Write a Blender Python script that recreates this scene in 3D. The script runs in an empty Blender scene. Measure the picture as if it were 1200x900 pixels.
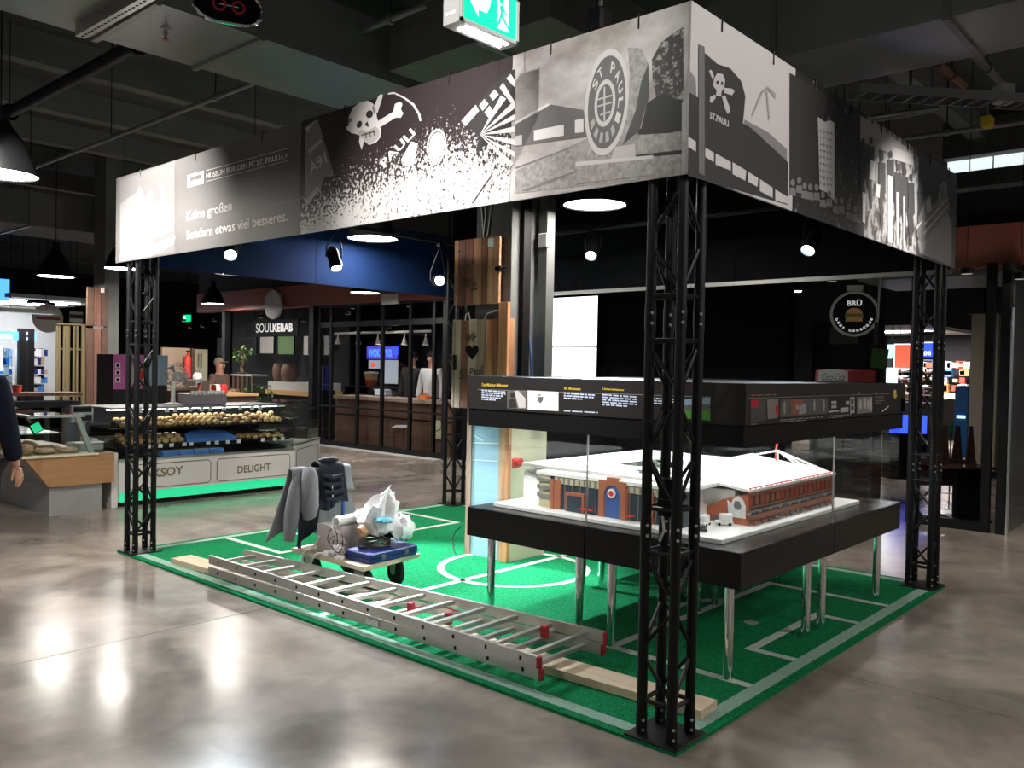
import bpy, bmesh, math, random
from mathutils import Vector, Matrix
R = random.Random(7)
S = bpy.context.scene
C = S.collection
PI = math.pi

# ------------------------------------------------------------------ camera
CAM = Vector((-3.0685, -1.7948, 1.6)); YAW, PITCH, ROLL, FPX = 0.7296, -0.0192, 0.0189, 994.4
fw = Vector((math.cos(PITCH)*math.cos(YAW), math.cos(PITCH)*math.sin(YAW), math.sin(PITCH)))
_r = fw.cross(Vector((0, 0, 1))).normalized(); _u = _r.cross(fw)
rt = _r*math.cos(ROLL) + _u*math.sin(ROLL); up = -_r*math.sin(ROLL) + _u*math.cos(ROLL)
cd = bpy.data.cameras.new('camera'); cam = bpy.data.objects.new('camera', cd); C.objects.link(cam)
cd.sensor_width = 36; cd.sensor_fit = 'HORIZONTAL'; cd.lens = FPX/1200*36; cd.clip_end = 200; cd.clip_start = .05
m3 = Matrix((rt, up, -fw)).transposed()
cam.matrix_world = Matrix.Translation(CAM) @ m3.to_4x4()
S.camera = cam

# ------------------------------------------------------------------ world, exposure
w = bpy.data.worlds.new('world'); S.world = w; w.use_nodes = True
w.node_tree.nodes['Background'].inputs[0].default_value = (.75, .8, .85, 1)
w.node_tree.nodes['Background'].inputs[1].default_value = .075
S.view_settings.view_transform = 'Standard'; S.view_settings.look = 'None'
S.view_settings.exposure = 1.05; S.view_settings.gamma = 1.0; S.view_settings.use_curve_mapping = False

def at(px, py, x=None, y=None, z=None, d=None):
    """point of the place seen at a photo pixel, on the plane x=, y= or z= (or d metres ahead)"""
    v = fw + rt*((px-600)/FPX) - up*((py-450)/FPX)
    if x is not None: t = (x-CAM.x)/v.x
    elif y is not None: t = (y-CAM.y)/v.y
    elif z is not None: t = (z-CAM.z)/v.z
    else: t = d
    return CAM + v*t

# ------------------------------------------------------------------ materials
M = {}
def mat(name, col, rough=.5, metal=0., emit=0., ecol=None, noise=None, spec=.5, bump=None, coat=0., trans=0.):
    """noise=(scale xyz, second colour, contrast lo, hi); bump=(scale, strength)"""
    m = bpy.data.materials.new(name); m.use_nodes = True
    nt = m.node_tree; b = nt.nodes['Principled BSDF']
    b.inputs['Base Color'].default_value = (*col, 1); b.inputs['Roughness'].default_value = rough
    b.inputs['Metallic'].default_value = metal; b.inputs['Specular IOR Level'].default_value = spec
    b.inputs['Coat Weight'].default_value = coat
    if emit:
        b.inputs['Emission Color'].default_value = (*(ecol or col), 1); b.inputs['Emission Strength'].default_value = emit
    if noise or bump:
        tc = nt.nodes.new('ShaderNodeTexCoord')
    if noise:
        sc, c2, lo, hi = noise
        mp = nt.nodes.new('ShaderNodeMapping'); mp.inputs['Scale'].default_value = sc if hasattr(sc, '__len__') else (sc,)*3
        nz = nt.nodes.new('ShaderNodeTexNoise'); nz.inputs['Scale'].default_value = 1; nz.inputs['Detail'].default_value = 6
        nz.inputs['Roughness'].default_value = .65
        rp = nt.nodes.new('ShaderNodeValToRGB')
        rp.color_ramp.elements[0].position = lo; rp.color_ramp.elements[0].color = (*col, 1)
        rp.color_ramp.elements[1].position = hi; rp.color_ramp.elements[1].color = (*c2, 1)
        nt.links.new(tc.outputs['Object'], mp.inputs[0]); nt.links.new(mp.outputs[0], nz.inputs[0])
        nt.links.new(nz.outputs[0], rp.inputs[0]); nt.links.new(rp.outputs[0], b.inputs['Base Color'])
    if bump:
        n2 = nt.nodes.new('ShaderNodeTexNoise'); n2.inputs['Scale'].default_value = bump[0]; n2.inputs['Detail'].default_value = 4
        bp = nt.nodes.new('ShaderNodeBump'); bp.inputs['Strength'].default_value = bump[1]; bp.inputs['Distance'].default_value = .02
        nt.links.new(tc.outputs['Object'], n2.inputs[0]); nt.links.new(n2.outputs[0], bp.inputs['Height'])
        nt.links.new(bp.outputs[0], b.inputs['Normal'])
    M[name] = m
    return m
def glass(name, tint=(1, 1, 1), refl=(1, 1, 1), ior=1.45):
    m = bpy.data.materials.new(name); m.use_nodes = True; nt = m.node_tree; nt.nodes.clear()
    o = nt.nodes.new('ShaderNodeOutputMaterial'); mx = nt.nodes.new('ShaderNodeMixShader')
    t = nt.nodes.new('ShaderNodeBsdfTransparent'); t.inputs[0].default_value = (*tint, 1)
    g = nt.nodes.new('ShaderNodeBsdfGlossy'); g.inputs[0].default_value = (*refl, 1); g.inputs['Roughness'].default_value = .01
    f = nt.nodes.new('ShaderNodeFresnel'); f.inputs[0].default_value = ior
    ge = nt.nodes.new('ShaderNodeNewGeometry'); iv = nt.nodes.new('ShaderNodeMath'); iv.operation = 'SUBTRACT'; iv.inputs[0].default_value = 1
    nt.links.new(ge.outputs['Backfacing'], iv.inputs[1]); ml = nt.nodes.new('ShaderNodeMath'); ml.operation = 'MULTIPLY'
    nt.links.new(f.outputs[0], ml.inputs[0]); nt.links.new(iv.outputs[0], ml.inputs[1])
    nt.links.new(ml.outputs[0], mx.inputs[0]); nt.links.new(t.outputs[0], mx.inputs[1]); nt.links.new(g.outputs[0], mx.inputs[2])
    nt.links.new(mx.outputs[0], o.inputs[0]); M[name] = m
    return m
def grey(v, rough=.5):
    k = 'print_grey_%02d' % round(v*50)
    if k not in M: mat(k, (v*1.0, v*.955, v*.945), rough, spec=.35)
    return M[k]
def emi(name, col, s): return mat(name, col, .4, emit=s, ecol=col)

# ------------------------------------------------------------------ mesh builder
class MB:
    def __init__(s): s.v = []; s.f = []
    def add(s, vs, fs):
        o = len(s.v); s.v += [Vector(q) for q in vs]; s.f += [tuple(i+o for i in q) for q in fs]; return s
    def box(s, a, b, M=None):
        x0, y0, z0 = a; x1, y1, z1 = b
        vs = [Vector(q) for q in ((x0,y0,z0),(x1,y0,z0),(x1,y1,z0),(x0,y1,z0),(x0,y0,z1),(x1,y0,z1),(x1,y1,z1),(x0,y1,z1))]
        if M: vs = [M @ q for q in vs]
        return s.add(vs, [(0,3,2,1),(4,5,6,7),(0,1,5,4),(1,2,6,5),(2,3,7,6),(3,0,4,7)])
    def cbox(s, c, d, M=None):
        c = Vector(c); h = Vector(d)/2; return s.box(c-h, c+h, M)
    def bevbox(s, a, b, r, M=None):
        """box with chamfered vertical-and-horizontal edges (convex)"""
        x0,y0,z0 = a; x1,y1,z1 = b; rings = []
        for z, i in ((z0, r), (z0+r, 0), (z1-r, 0), (z1, r)):
            rings.append([(x0+i+r,y0+i,z),(x1-i-r,y0+i,z),(x1-i,y0+i+r,z),(x1-i,y1-i-r,z),(x1-i-r,y1-i,z),(x0+i+r,y1-i,z),(x0+i,y1-i-r,z),(x0+i,y0+i+r,z)])
        return s.rings(rings, M)
    def rings(s, rings, M=None, cap=True, loop=False):
        n = len(rings[0]); o = len(s.v)
        for rg in rings: s.v += [(M @ Vector(q)) if M else Vector(q) for q in rg]
        k = len(rings)
        for i in range(k-1 if not loop else k):
            j = (i+1) % k
            for t in range(n):
                u = (t+1) % n; s.f.append((o+i*n+t, o+i*n+u, o+j*n+u, o+j*n+t))
        if cap and not loop:
            s.f.append(tuple(o+t for t in reversed(range(n)))); s.f.append(tuple(o+(k-1)*n+t for t in range(n)))
        return s
    def cyl(s, p, q, r, r2=None, n=12, cap=True):
        p, q = Vector(p), Vector(q); r2 = r if r2 is None else r2
        d = (q-p).normalized(); a = d.orthogonal().normalized(); b = d.cross(a)
        return s.rings([[c + (a*math.cos(2*PI*t/n) + b*math.sin(2*PI*t/n))*rr for t in range(n)] for c, rr in ((p, r), (q, r2))], cap=cap)
    def tube(s, pts, r, n=8, closed=False):
        pts = [Vector(q) for q in pts]; rings = []; k = len(pts); prev = None
        for i, c in enumerate(pts):
            d = (pts[(i+1) % k]-pts[i-1]) if closed else (pts[min(i+1, k-1)]-pts[max(i-1, 0)])
            d.normalize()
            a = d.orthogonal().normalized() if prev is None else (prev - d*prev.dot(d)).normalized()
            prev = a; b = d.cross(a); rr = r[i] if hasattr(r, '__len__') else r
            rings.append([c + (a*math.cos(2*PI*t/n) + b*math.sin(2*PI*t/n))*rr for t in range(n)])
        return s.rings(rings, loop=closed)
    def lathe(s, prof, c=(0, 0, 0), n=24, M=None, cap=True):
        c = Vector(c)
        return s.rings([[c+Vector((r*math.cos(2*PI*t/n), r*math.sin(2*PI*t/n), z)) for t in range(n)] for r, z in prof], M, cap=cap)
    def prism(s, poly, d, M=None):
        """3-D polygon extruded by vector d"""
        d = Vector(d); p = [Vector(q) for q in poly]; n = len(p); o = len(s.v)
        vs = p + [q+d for q in p]
        s.v += [M @ q for q in vs] if M else vs
        s.f.append(tuple(o+t for t in reversed(range(n)))); s.f.append(tuple(o+n+t for t in range(n)))
        for t in range(n):
            u = (t+1) % n; s.f.append((o+t, o+u, o+n+u, o+n+t))
        return s
    def poly(s, pts): return s.add(pts, [tuple(range(len(pts)))])
    def ball(s, c, r, n=10, m=6, sq=(1, 1, 1), jit=0):
        c = Vector(c); vs = []
        for i in range(1, m):
            a = PI*i/m
            for t in range(n):
                k = r*(1+jit*(R.random()-.5)); vs.append(c+Vector((math.sin(a)*math.cos(2*PI*t/n)*sq[0], math.sin(a)*math.sin(2*PI*t/n)*sq[1], math.cos(a)*sq[2]))*k)
        o = len(s.v); s.v += vs; s.v += [c+Vector((0,0,r*sq[2])), c-Vector((0,0,r*sq[2]))]; T = o+len(vs)
        for t in range(n):
            u = (t+1) % n
            s.f.append((T, o+t, o+u)); s.f.append((T+1, o+(m-2)*n+u, o+(m-2)*n+t))
            for i in range(m-2): s.f.append((o+i*n+t, o+(i+1)*n+t, o+(i+1)*n+u, o+i*n+u))
        return s
    def mesh(s, name, m, smooth=False):
        me = bpy.data.meshes.new(name); me.from_pydata([tuple(q) for q in s.v], [], s.f); me.update()
        bm = bmesh.new(); bm.from_mesh(me); bmesh.ops.recalc_face_normals(bm, faces=bm.faces)
        if smooth:
            for f in bm.faces: f.smooth = True
            for e in bm.edges:
                if len(e.link_faces) == 2 and e.calc_face_angle(0) > .7: e.smooth = False
        bm.to_mesh(me); bm.free()
        if m: me.materials.append(M[m] if isinstance(m, str) else m)
        return me
    def build(s, name, m, parent=None, W=None, smooth=False):
        return link(name, s.mesh(name, m, smooth), parent, W)

WM = {}
def link(name, me, parent=None, W=None):
    """object with world matrix W (identity by default), parented without moving it"""
    o = bpy.data.objects.new(name, me); C.objects.link(o)
    W = W or Matrix()
    if parent: o.parent = parent; o.matrix_basis = WM[parent.name].inverted() @ W
    else: o.matrix_basis = W
    WM[o.name] = W.copy()
    return o
def tag(o, label, cat, group=None, kind=None):
    o['label'] = label; o['category'] = cat
    if group: o['group'] = group
    if kind: o['kind'] = kind
    return o
def thing(name, label, cat, loc=(0, 0, 0), rz=0, group=None):
    o = link(name, None, None, Matrix.Translation(loc) @ Matrix.Rotation(rz, 4, 'Z')); o.empty_display_size = .05
    return tag(o, label, cat, group)
def struct(o): o['kind'] = 'structure'; return o
def dup(root, W, label=None, group=None):
    def rec(o, par):
        c = o.copy(); C.objects.link(c)
        if par: c.parent = par; c.matrix_basis = o.matrix_basis.copy(); WM[c.name] = WM[par.name] @ o.matrix_basis
        else: c.matrix_basis = W; WM[c.name] = W.copy()
        for ch in [q for q in bpy.data.objects if q.parent == o]: rec(ch, c)
        return c
    r = rec(root, None)
    if label: r['label'] = label
    if group: r['group'] = group
    return r
def T(x, y, z=0, rz=0): return Matrix.Translation((x, y, z)) @ Matrix.Rotation(rz, 4, 'Z')

def ctop(y):
    """underside of the ceiling (or of the rib) above y, where hangers end"""
    k = round((y-7.7)/1.66)
    return 4.603 if abs(y-7.7-1.66*k) < .15 and -5 <= k < 15 else 4.905

def text_uv(s, bold=0, shear=0, space=1.0):
    """outline of a text as (verts in 0..1 box, faces, aspect)"""
    cu = bpy.data.curves.new('t', 'FONT'); cu.body = s; cu.offset = bold; cu.shear = shear; cu.space_character = space; cu.resolution_u = 3
    o = bpy.data.objects.new('t', cu); me = bpy.data.meshes.new_from_object(o)
    vs = [v.co.copy() for v in me.vertices]; fs = [tuple(q.vertices) for q in me.polygons]
    bpy.data.objects.remove(o); bpy.data.curves.remove(cu); bpy.data.meshes.remove(me)
    x0 = min(v.x for v in vs); x1 = max(v.x for v in vs); y0 = min(v.y for v in vs); y1 = max(v.y for v in vs)
    return [((v.x-x0)/(x1-x0), (v.y-y0)/(y1-y0)) for v in vs], fs, (x1-x0)/(y1-y0)
def text3(s, bl, br, tl, m, parent=None, name='lettering', lift=0., bold=0, shear=0, space=1.0):
    """lettering filling the parallelogram bl, br, tl; lifted by lift along its normal (towards the reader)"""
    vs, fs, a = text_uv(s, bold, shear, space); bl, br, tl = Vector(bl), Vector(br), Vector(tl)
    n = (br-bl).cross(tl-bl).normalized()*lift
    iv = sorted((min(vs[i][0] for i in f), max(vs[i][0] for i in f)) for f in fs); cuts = []; hi = iv[0][1]
    for p, q in iv:
        if p-hi > .17/a: cuts.append((p+hi)/2)
        hi = max(hi, q)
    o = None
    for k in range(len(cuts)+1):                          # one object for each word
        lo_ = cuts[k-1] if k else -1; hi_ = cuts[k] if k < len(cuts) else 2
        ff = [f for f in fs if lo_ < vs[f[0]][0] < hi_]; ids = sorted({i for f in ff for i in f}); mp = {i: j for j, i in enumerate(ids)}
        me = bpy.data.meshes.new(name); me.from_pydata([tuple(bl+(br-bl)*vs[i][0]+(tl-bl)*vs[i][1]+n) for i in ids], [], [tuple(mp[i] for i in f) for f in ff]); me.update(); me.materials.append(M[m] if isinstance(m, str) else m)
        o = link(name, me, parent)
    return o
def textpx(s, bl, br, tl, m, parent, pl, lift=.002, **k):
    return text3(s, at(*bl, **pl), at(*br, **pl), at(*tl, **pl), m, parent, lift=lift, **k)
def polypx(pls, m, parent, pl, lift=.0015, name='print'):
    """flat print: photo outlines laid on the surface they are printed on"""
    n = Vector((-1, 0, 0)) if 'x' in pl else Vector((0, -1, 0)) if 'y' in pl else Vector((0, 0, 1))
    sep = name in ('print', 'photo_print', 'poster_print', 'disc', 'stripe') and len(pls) <= 16
    b = MB(); o = None
    for q in pls:
        b.poly([at(*t, **pl)+n*lift for t in q])
        if sep: o = b.build(name, m, parent); b = MB()
    if not sep:
        o = b.build(name, m, parent)
        if len(pls) > 1: o['kind'] = 'stuff'
    return o
def ell(cx, cy, rx, ry, n=20, a0=0, a1=2*PI, rot=0):
    o = []
    for i in range(n):
        a = a0+(a1-a0)*i/(n if a1-a0 > 6.2 else n-1); x, y = rx*math.cos(a), ry*math.sin(a)
        o.append((cx+x*math.cos(rot)-y*math.sin(rot), cy+x*math.sin(rot)+y*math.cos(rot)))
    return o
def area(parent, loc, sx, sy, watts, col=(1, 1, 1)):
    l = bpy.data.lights.new('lamp_light', 'AREA'); l.shape = 'RECTANGLE'; l.size = sx; l.size_y = sy; l.energy = watts; l.color = col
    return link('lamp_light', l, parent, Matrix.Translation(loc))
def spot(parent, loc, target, watts, angle=40, blend=.5, col=(1, 1, 1), r=.05):
    l = bpy.data.lights.new('lamp_light', 'SPOT'); l.energy = watts; l.spot_size = math.radians(angle); l.spot_blend = blend; l.color = col; l.shadow_soft_size = r
    d = (Vector(target)-Vector(loc)).normalized()
    return link('lamp_light', l, parent, Matrix.Translation(loc) @ d.to_track_quat('-Z', 'Y').to_matrix().to_4x4())
# ------------------------------------------------------------------ materials of the place
mat('black_metal', (.005, .005, .0055), .45, spec=.25)
mat('black_matt', (.004, .004, .0045), .6, spec=.2)
mat('black_gloss', (.004, .004, .0045), .25, spec=.3)
mat('steel', (.62, .62, .62), .22, 1)
mat('chrome', (.8, .8, .8), .07, 1)
mat('aluminium', (.62, .62, .6), .35, .85, noise=((3, 3, 12), (.5, .5, .49), .35, .65))
mat('red_plastic', (.38, .015, .03), .45)
mat('turf', (.002, .15, .048), .95, noise=(95, (.016, .40, .155), .36, .66), bump=(160, 1.0), spec=.1)
mat('pitch_white', (.66, .72, .69), .9, noise=(110, (.36, .56, .47), .4, .7), bump=(160, .6), spec=.1); mat('pitch_border', (.42, .58, .50), .9, noise=(110, (.20, .42, .32), .38, .66), bump=(160, .6), spec=.1)
mat('pine', (.70, .57, .42), .65, noise=((40, 2, 40), (.58, .43, .29), .35, .7))
mat('concrete_wall', (.14, .145, .14), .8, noise=(3, (.10, .10, .10), .3, .7))
mat('ceiling_dark', (.055, .055, .052), .85, noise=(1.5, (.03, .03, .03), .3, .7))
mat('beam_dark', (.15, .147, .135), .85, noise=(2, (.10, .10, .095), .3, .7))
mat('duct', (.30, .31, .31), .36, .45, noise=(1.2, (.22, .23, .23), .35, .65))
mat('pipe_grey', (.25, .25, .24), .45, .6)
mat('pipe_copper', (.28, .13, .08), .5, .5)
mat('channel_grey', (.075, .078, .076), .6); mat('tray', (.22, .22, .22), .5, .7)
mat('white_paint', (.75, .74, .72), .5)
mat('white_paper', (.8, .8, .79), .7)
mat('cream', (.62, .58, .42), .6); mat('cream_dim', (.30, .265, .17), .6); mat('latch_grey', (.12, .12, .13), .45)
mat('counter_white', (.66, .65, .62), .4)
mat('gold_line', (.20, .16, .09), .5)
mat('counter_wood', (.40, .21, .09), .5, noise=((3, 3, 30), (.33, .17, .07), .35, .7))
mat('grey_laminate', (.30, .30, .30), .5, noise=(6, (.25, .25, .25), .3, .7))
mat('stainless', (.45, .45, .44), .3, .9)
mat('wood_dark', (.10, .05, .028), .6, noise=((3, 3, 25), (.06, .03, .018), .3, .7))
mat('wood_counter', (.16, .085, .05), .5, noise=((2, 2, 20), (.11, .055, .03), .3, .7))
mat('wood_edge', (.55, .33, .14), .5)
for i, (a, b) in enumerate((((.50,.26,.13),(.27,.11,.055)), ((.30,.11,.06),(.14,.045,.03)), ((.58,.36,.2),(.36,.17,.08)), ((.20,.085,.06),(.10,.04,.03)))):
    mat('plank_%d' % i, a, .7, noise=((9, 9, 1.6), b, .35, .68), bump=(30, .25))
for i, (a, b) in enumerate((((.56,.43,.33),(.32,.21,.15)), ((.42,.29,.22),(.22,.13,.10)), ((.62,.50,.39),(.40,.27,.19)))):
    mat('pale_plank_%d' % i, a, .7, noise=((9, 9, 1.6), b, .35, .68), bump=(30, .25))
mat('orange_plank', (.66, .32, .15), .65, noise=((14, 14, 1.5), (.40, .15, .065), .38, .62))
mat('blue_lit_back', (.002, .010, .042), .8, spec=.1)  # blue light falling on the banner backs is put into this colour
mat('black_cloth', (.003, .0035, .005), .9, spec=.1)
mat('red_fascia', (.24, .065, .045), .6)
mat('panel_brown', (.02, .0175, .018), .5, spec=.3)
mat('poster_blue', (.33, .50, .62), .4, noise=(1.2, (.26, .43, .57), .3, .7))
mat('yellow_ink', (.75, .55, .05), .6); mat('blue_white_ink', (.6, .7, .9), .6); mat('dim_ink', (.3, .3, .3), .6)
mat('brick_red', (.36, .12, .06), .7); mat('brick_orange', (.50, .14, .065), .6); mat('model_white', (.85, .85, .84), .5); mat('model_brown', (.26, .085, .05), .6)
mat('model_grass', (.1, .35, .05), .8); mat('model_dark', (.03, .05, .07), .3); mat('model_blue', (.05, .12, .35), .4); mat('model_cream', (.5, .47, .3), .6); mat('model_grey', (.2, .2, .21), .6); mat('model_red', (.6, .03, .02), .5)
mat('rubber', (.018, .017, .016), .7); mat('fork_grey', (.45, .44, .41), .5, .3)
mat('deck_ply', (.60, .52, .38), .55, noise=((30, 3, 30), (.5, .42, .3), .35, .7))
mat('blue_paint', (.015, .06, .26), .4); mat('blue_case', (.008, .022, .16), .38)
mat('hoodie_grey', (.24, .245, .26), .95, noise=(220, (.17, .175, .19), .3, .7), spec=.1); mat('jacket_black', (.018, .020, .026), .8, spec=.2); mat('jacket_navy', (.010, .013, .022), .75, spec=.25)
mat('carton_grey', (.42, .40, .38), .6); mat('carton_print', (.46, .40, .40), .6); mat('plastic_white', (.78, .78, .76), .35); mat('bag_white', (.82, .82, .83), .4, bump=(14, .5)); mat('bag_cyan', (.2, .6, .75), .4)
mat('cable_white', (.7, .7, .66), .5); mat('cable_black', (.012, .012, .012), .5); mat('cable_blue', (.015, .035, .12), .5)
mat('skin', (.55, .29, .20), .55); mat('coat_navy', (.008, .010, .022), .85, spec=.2); mat('trouser_black', (.01, .01, .012), .85); mat('shirt_white', (.6, .6, .6), .8); mat('hair_dark', (.02, .014, .01), .7); mat('apron', (.16, .10, .08), .8)
mat('pastry_gold', (.50, .29, .10), .6, noise=(40, (.34, .17, .05), .3, .7)); mat('pastry_pale', (.62, .45, .22), .6, noise=(40, (.45, .28, .1), .3, .7)); mat('pastry_brown', (.28, .15, .07), .6, noise=(40, (.2, .1, .05), .3, .7)); mat('bread', (.48, .31, .19), .7, noise=(25, (.38, .23, .13), .3, .7))
mat('leaf', (.05, .16, .03), .5); mat('leaf_pale', (.16, .26, .08), .5); mat('terracotta', (.13, .07, .055), .7); mat('stem', (.2, .13, .07), .7)
mat('blue_tray', (.08, .25, .75), .4); mat('poster_cream', (.6, .56, .36), .6)
mat('pink_panel', (.65, .16, .45), .5); mat('tan_wall', (.36, .27, .20), .8); mat('red_box', (.6, .03, .02), .5); mat('bamboo', (.20, .16, .08), .6)
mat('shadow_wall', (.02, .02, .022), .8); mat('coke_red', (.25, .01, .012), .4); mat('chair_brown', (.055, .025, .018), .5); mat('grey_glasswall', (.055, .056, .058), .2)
mat('sign_grey', (.42, .42, .42), .6); mat('dark_text', (.03, .03, .03), .6); mat('bun', (.62, .33, .12), .55); mat('green_menu', (.09, .18, .05), .5)
mat('yellow_box', (.5, .33, .01), .5); mat('crate_purple', (.30, .27, .31), .4); mat('orange_bowl', (.75, .16, .02), .5); mat('goods_red', (.55, .05, .03), .5); mat('goods_blue', (.05, .2, .6), .5); mat('goods_orange', (.6, .25, .08), .5); mat('pennant_green', (.02, .4, .15), .5); mat('signal_blue', (.015, .18, .5), .5)
emi('lamp_white', (1, .94, .86), 60); emi('lamp_far', (1, .96, .9), 25); emi('spot_lens', (.6, .8, 1), 20); emi('screen_white', (.93, .96, 1), 1.6)
emi('exit_green', (.0, .62, .24), .75); emi('exit_white', (.75, 1, .95), .75); emi('led_white', (1, 1, 1), 22); emi('led_green', (.012, .33, .15), .9); emi('downlight', (1, .9, .75), 14)
emi('sign_blue', (.02, .05, .85), 1.5); emi('sign_violet', (.10, .06, .65), .5); emi('shop_blue', (.05, .22, .9), 1.4); emi('shop_white', (.85, .92, 1), .9); emi('shop_cyan', (.3, .8, 1), 1.6); emi('shop_red', (.9, .12, .06), .6); emi('letter_white', (.7, .68, .66), .25)
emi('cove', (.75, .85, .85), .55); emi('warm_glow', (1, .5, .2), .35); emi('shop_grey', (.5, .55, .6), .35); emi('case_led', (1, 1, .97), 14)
glass('case_glass', (.97, .985, .98), (.9, .9, .9), 1.5); glass('shop_glass', (.85, .86, .88), (.7, .7, .7), 1.5); glass('counter_glass', (.9, .93, .92), (.9, .9, .9), 1.45)

def floor_material():
    m = mat('polished_concrete', (.3, .28, .26), .2)
    nt = m.node_tree; b = nt.nodes['Principled BSDF']; tc = nt.nodes.new('ShaderNodeTexCoord')
    def noise(sc, det, dist=0):
        n = nt.nodes.new('ShaderNodeTexNoise'); n.inputs['Scale'].default_value = sc; n.inputs['Detail'].default_value = det; n.inputs['Distortion'].default_value = dist
        nt.links.new(tc.outputs['Object'], n.inputs[0]); return n
    a = noise(.8, 9, 1.2); c = noise(5, 8, .8)
    r1 = nt.nodes.new('ShaderNodeValToRGB'); e = r1.color_ramp.elements
    e[0].position = .34; e[0].color = (.185, .16, .142, 1); e[1].position = .64; e[1].color = (.37, .32, .27, 1)
    mx = nt.nodes.new('ShaderNodeMixRGB'); mx.blend_type = 'MULTIPLY'; mx.inputs[0].default_value = .5
    r2 = nt.nodes.new('ShaderNodeValToRGB'); r2.color_ramp.elements[0].position = .3; r2.color_ramp.elements[0].color = (.6, .6, .6, 1); r2.color_ramp.elements[1].position = .65; r2.color_ramp.elements[1].color = (1, 1, 1, 1)
    nt.links.new(a.outputs[0], r1.inputs[0]); nt.links.new(c.outputs[0], r2.inputs[0])
    nt.links.new(r1.outputs[0], mx.inputs[1]); nt.links.new(r2.outputs[0], mx.inputs[2]); nt.links.new(mx.outputs[0], b.inputs['Base Color'])
    mr = nt.nodes.new('ShaderNodeMapRange'); mr.inputs[1].default_value = .3; mr.inputs[2].default_value = .7; mr.inputs[3].default_value = .15; mr.inputs[4].default_value = .27
    nt.links.new(a.outputs[0], mr.inputs[0]); nt.links.new(mr.outputs[0], b.inputs['Roughness'])
    b.inputs['Specular IOR Level'].default_value = .3
floor_material()

def confetti_material():
    """printed black-and-white crowd picture: pale specks on black, thicker towards the crowd at the bottom right"""
    m = mat('print_confetti', (.03, .02, .022), .5, spec=.35); nt = m.node_tree; b = nt.nodes['Principled BSDF']; tc = nt.nodes.new('ShaderNodeTexCoord')
    n = nt.nodes.new('ShaderNodeTexNoise'); n.inputs['Scale'].default_value = 52; n.inputs['Detail'].default_value = 5; n.inputs['Roughness'].default_value = .7
    sp = nt.nodes.new('ShaderNodeSeparateXYZ'); nt.links.new(tc.outputs['Object'], sp.inputs[0]); nt.links.new(tc.outputs['Object'], n.inputs[0])
    def math2(op, a, bb):
        q = nt.nodes.new('ShaderNodeMath'); q.operation = op
        for i, t in enumerate((a, bb)):
            if isinstance(t, (int, float)): q.inputs[i].default_value = t
            else: nt.links.new(t, q.inputs[i])
        return q.outputs[0]
    h = math2('SUBTRACT', math2('MULTIPLY', math2('SUBTRACT', 2.83, sp.outputs[2]), .75), math2('MULTIPLY', math2('ABSOLUTE', math2('SUBTRACT', sp.outputs[1], 1.5), 0), .13))
    h = math2('MAXIMUM', math2('MINIMUM', h, .17), -.13)
    v = math2('ADD', n.outputs[0], h)
    r = nt.nodes.new('ShaderNodeValToRGB'); r.color_ramp.elements[0].position = .56; r.color_ramp.elements[0].color = (.028, .019, .021, 1); r.color_ramp.elements[1].position = .60; r.color_ramp.elements[1].color = (.68, .66, .65, 1)
    nt.links.new(v, r.inputs[0]); nt.links.new(r.outputs[0], b.inputs['Base Color'])
confetti_material()
mat('print_sky', (.46, .44, .435), .5, noise=((1.5, 1.5, 2.5), (.20, .18, .17), .35, .62), spec=.35)
mat('print_text_bg', (.13, .123, .12), .5, noise=((.7, .7, 1.2), (.09, .085, .083), .3, .7), spec=.35)
mat('print_crowd', (.30, .29, .285), .5, noise=((16, 16, 9), (.03, .022, .024), .46, .56), spec=.35)
mat('print_dim_crowd', (.012, .011, .011), .5, noise=((18, 18, 18), (.25, .24, .24), .60, .68), spec=.35)
mat('print_stone', (.30, .29, .28), .55, noise=(40, (.17, .16, .155), .35, .65), spec=.3)
mat('print_tree', (.05, .045, .043), .5, noise=(38, (.26, .25, .24), .52, .6), spec=.3)
# ================================================================== THE HALL
fl = struct(MB().box((-14, -14, -.30), (32, 34, -.003)).build('floor', 'black_matt'))
xs = [-14, -4.53, 1.47, 7.47, 13.47, 32]; ys = [-14, -8.94, -2.94, 3.06, 9.06, 15.06, 34]; gp = .003
for i in range(len(xs)-1):
    for j in range(len(ys)-1):
        MB().box((xs[i]+gp, ys[j]+gp, -.05), (xs[i+1]-gp, ys[j+1]-gp, 0)).build('floor_slab', 'polished_concrete', fl)

ce = struct(MB().box((-14, -14, 4.9), (32, 34, 5.1)).build('ceiling', 'ceiling_dark'))
for k in range(-5, 15):
    y = 7.7+1.66*k
    MB().prism([(-14, y-.09, 4.6), (-14, y+.09, 4.6), (-14, y+.16, 4.95), (-14, y-.16, 4.95)], (46, 0, 0)).build('ceiling_rib', 'beam_dark', ce)

# far ends of the hall and the dark fit-out behind the booth
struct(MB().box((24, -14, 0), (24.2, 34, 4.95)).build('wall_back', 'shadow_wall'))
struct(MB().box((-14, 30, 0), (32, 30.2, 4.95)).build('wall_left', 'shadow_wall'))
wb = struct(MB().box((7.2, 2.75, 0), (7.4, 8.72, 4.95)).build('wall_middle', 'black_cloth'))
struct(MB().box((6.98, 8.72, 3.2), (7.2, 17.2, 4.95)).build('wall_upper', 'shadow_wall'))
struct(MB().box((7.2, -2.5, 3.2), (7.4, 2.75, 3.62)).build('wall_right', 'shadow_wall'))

# red fascia over the shop fronts
for a, b, lb in ((8.72, 17.2, 'long rust-red fascia board above the glazed shop front'), (-2.5, 2.34, 'rust-red fascia board above the dark glass corner')):
    tag(MB().box((6.93, a, 2.76), (7.17, b, 3.2)).build('fascia_board', 'red_fascia'), lb, 'fascia')

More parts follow.
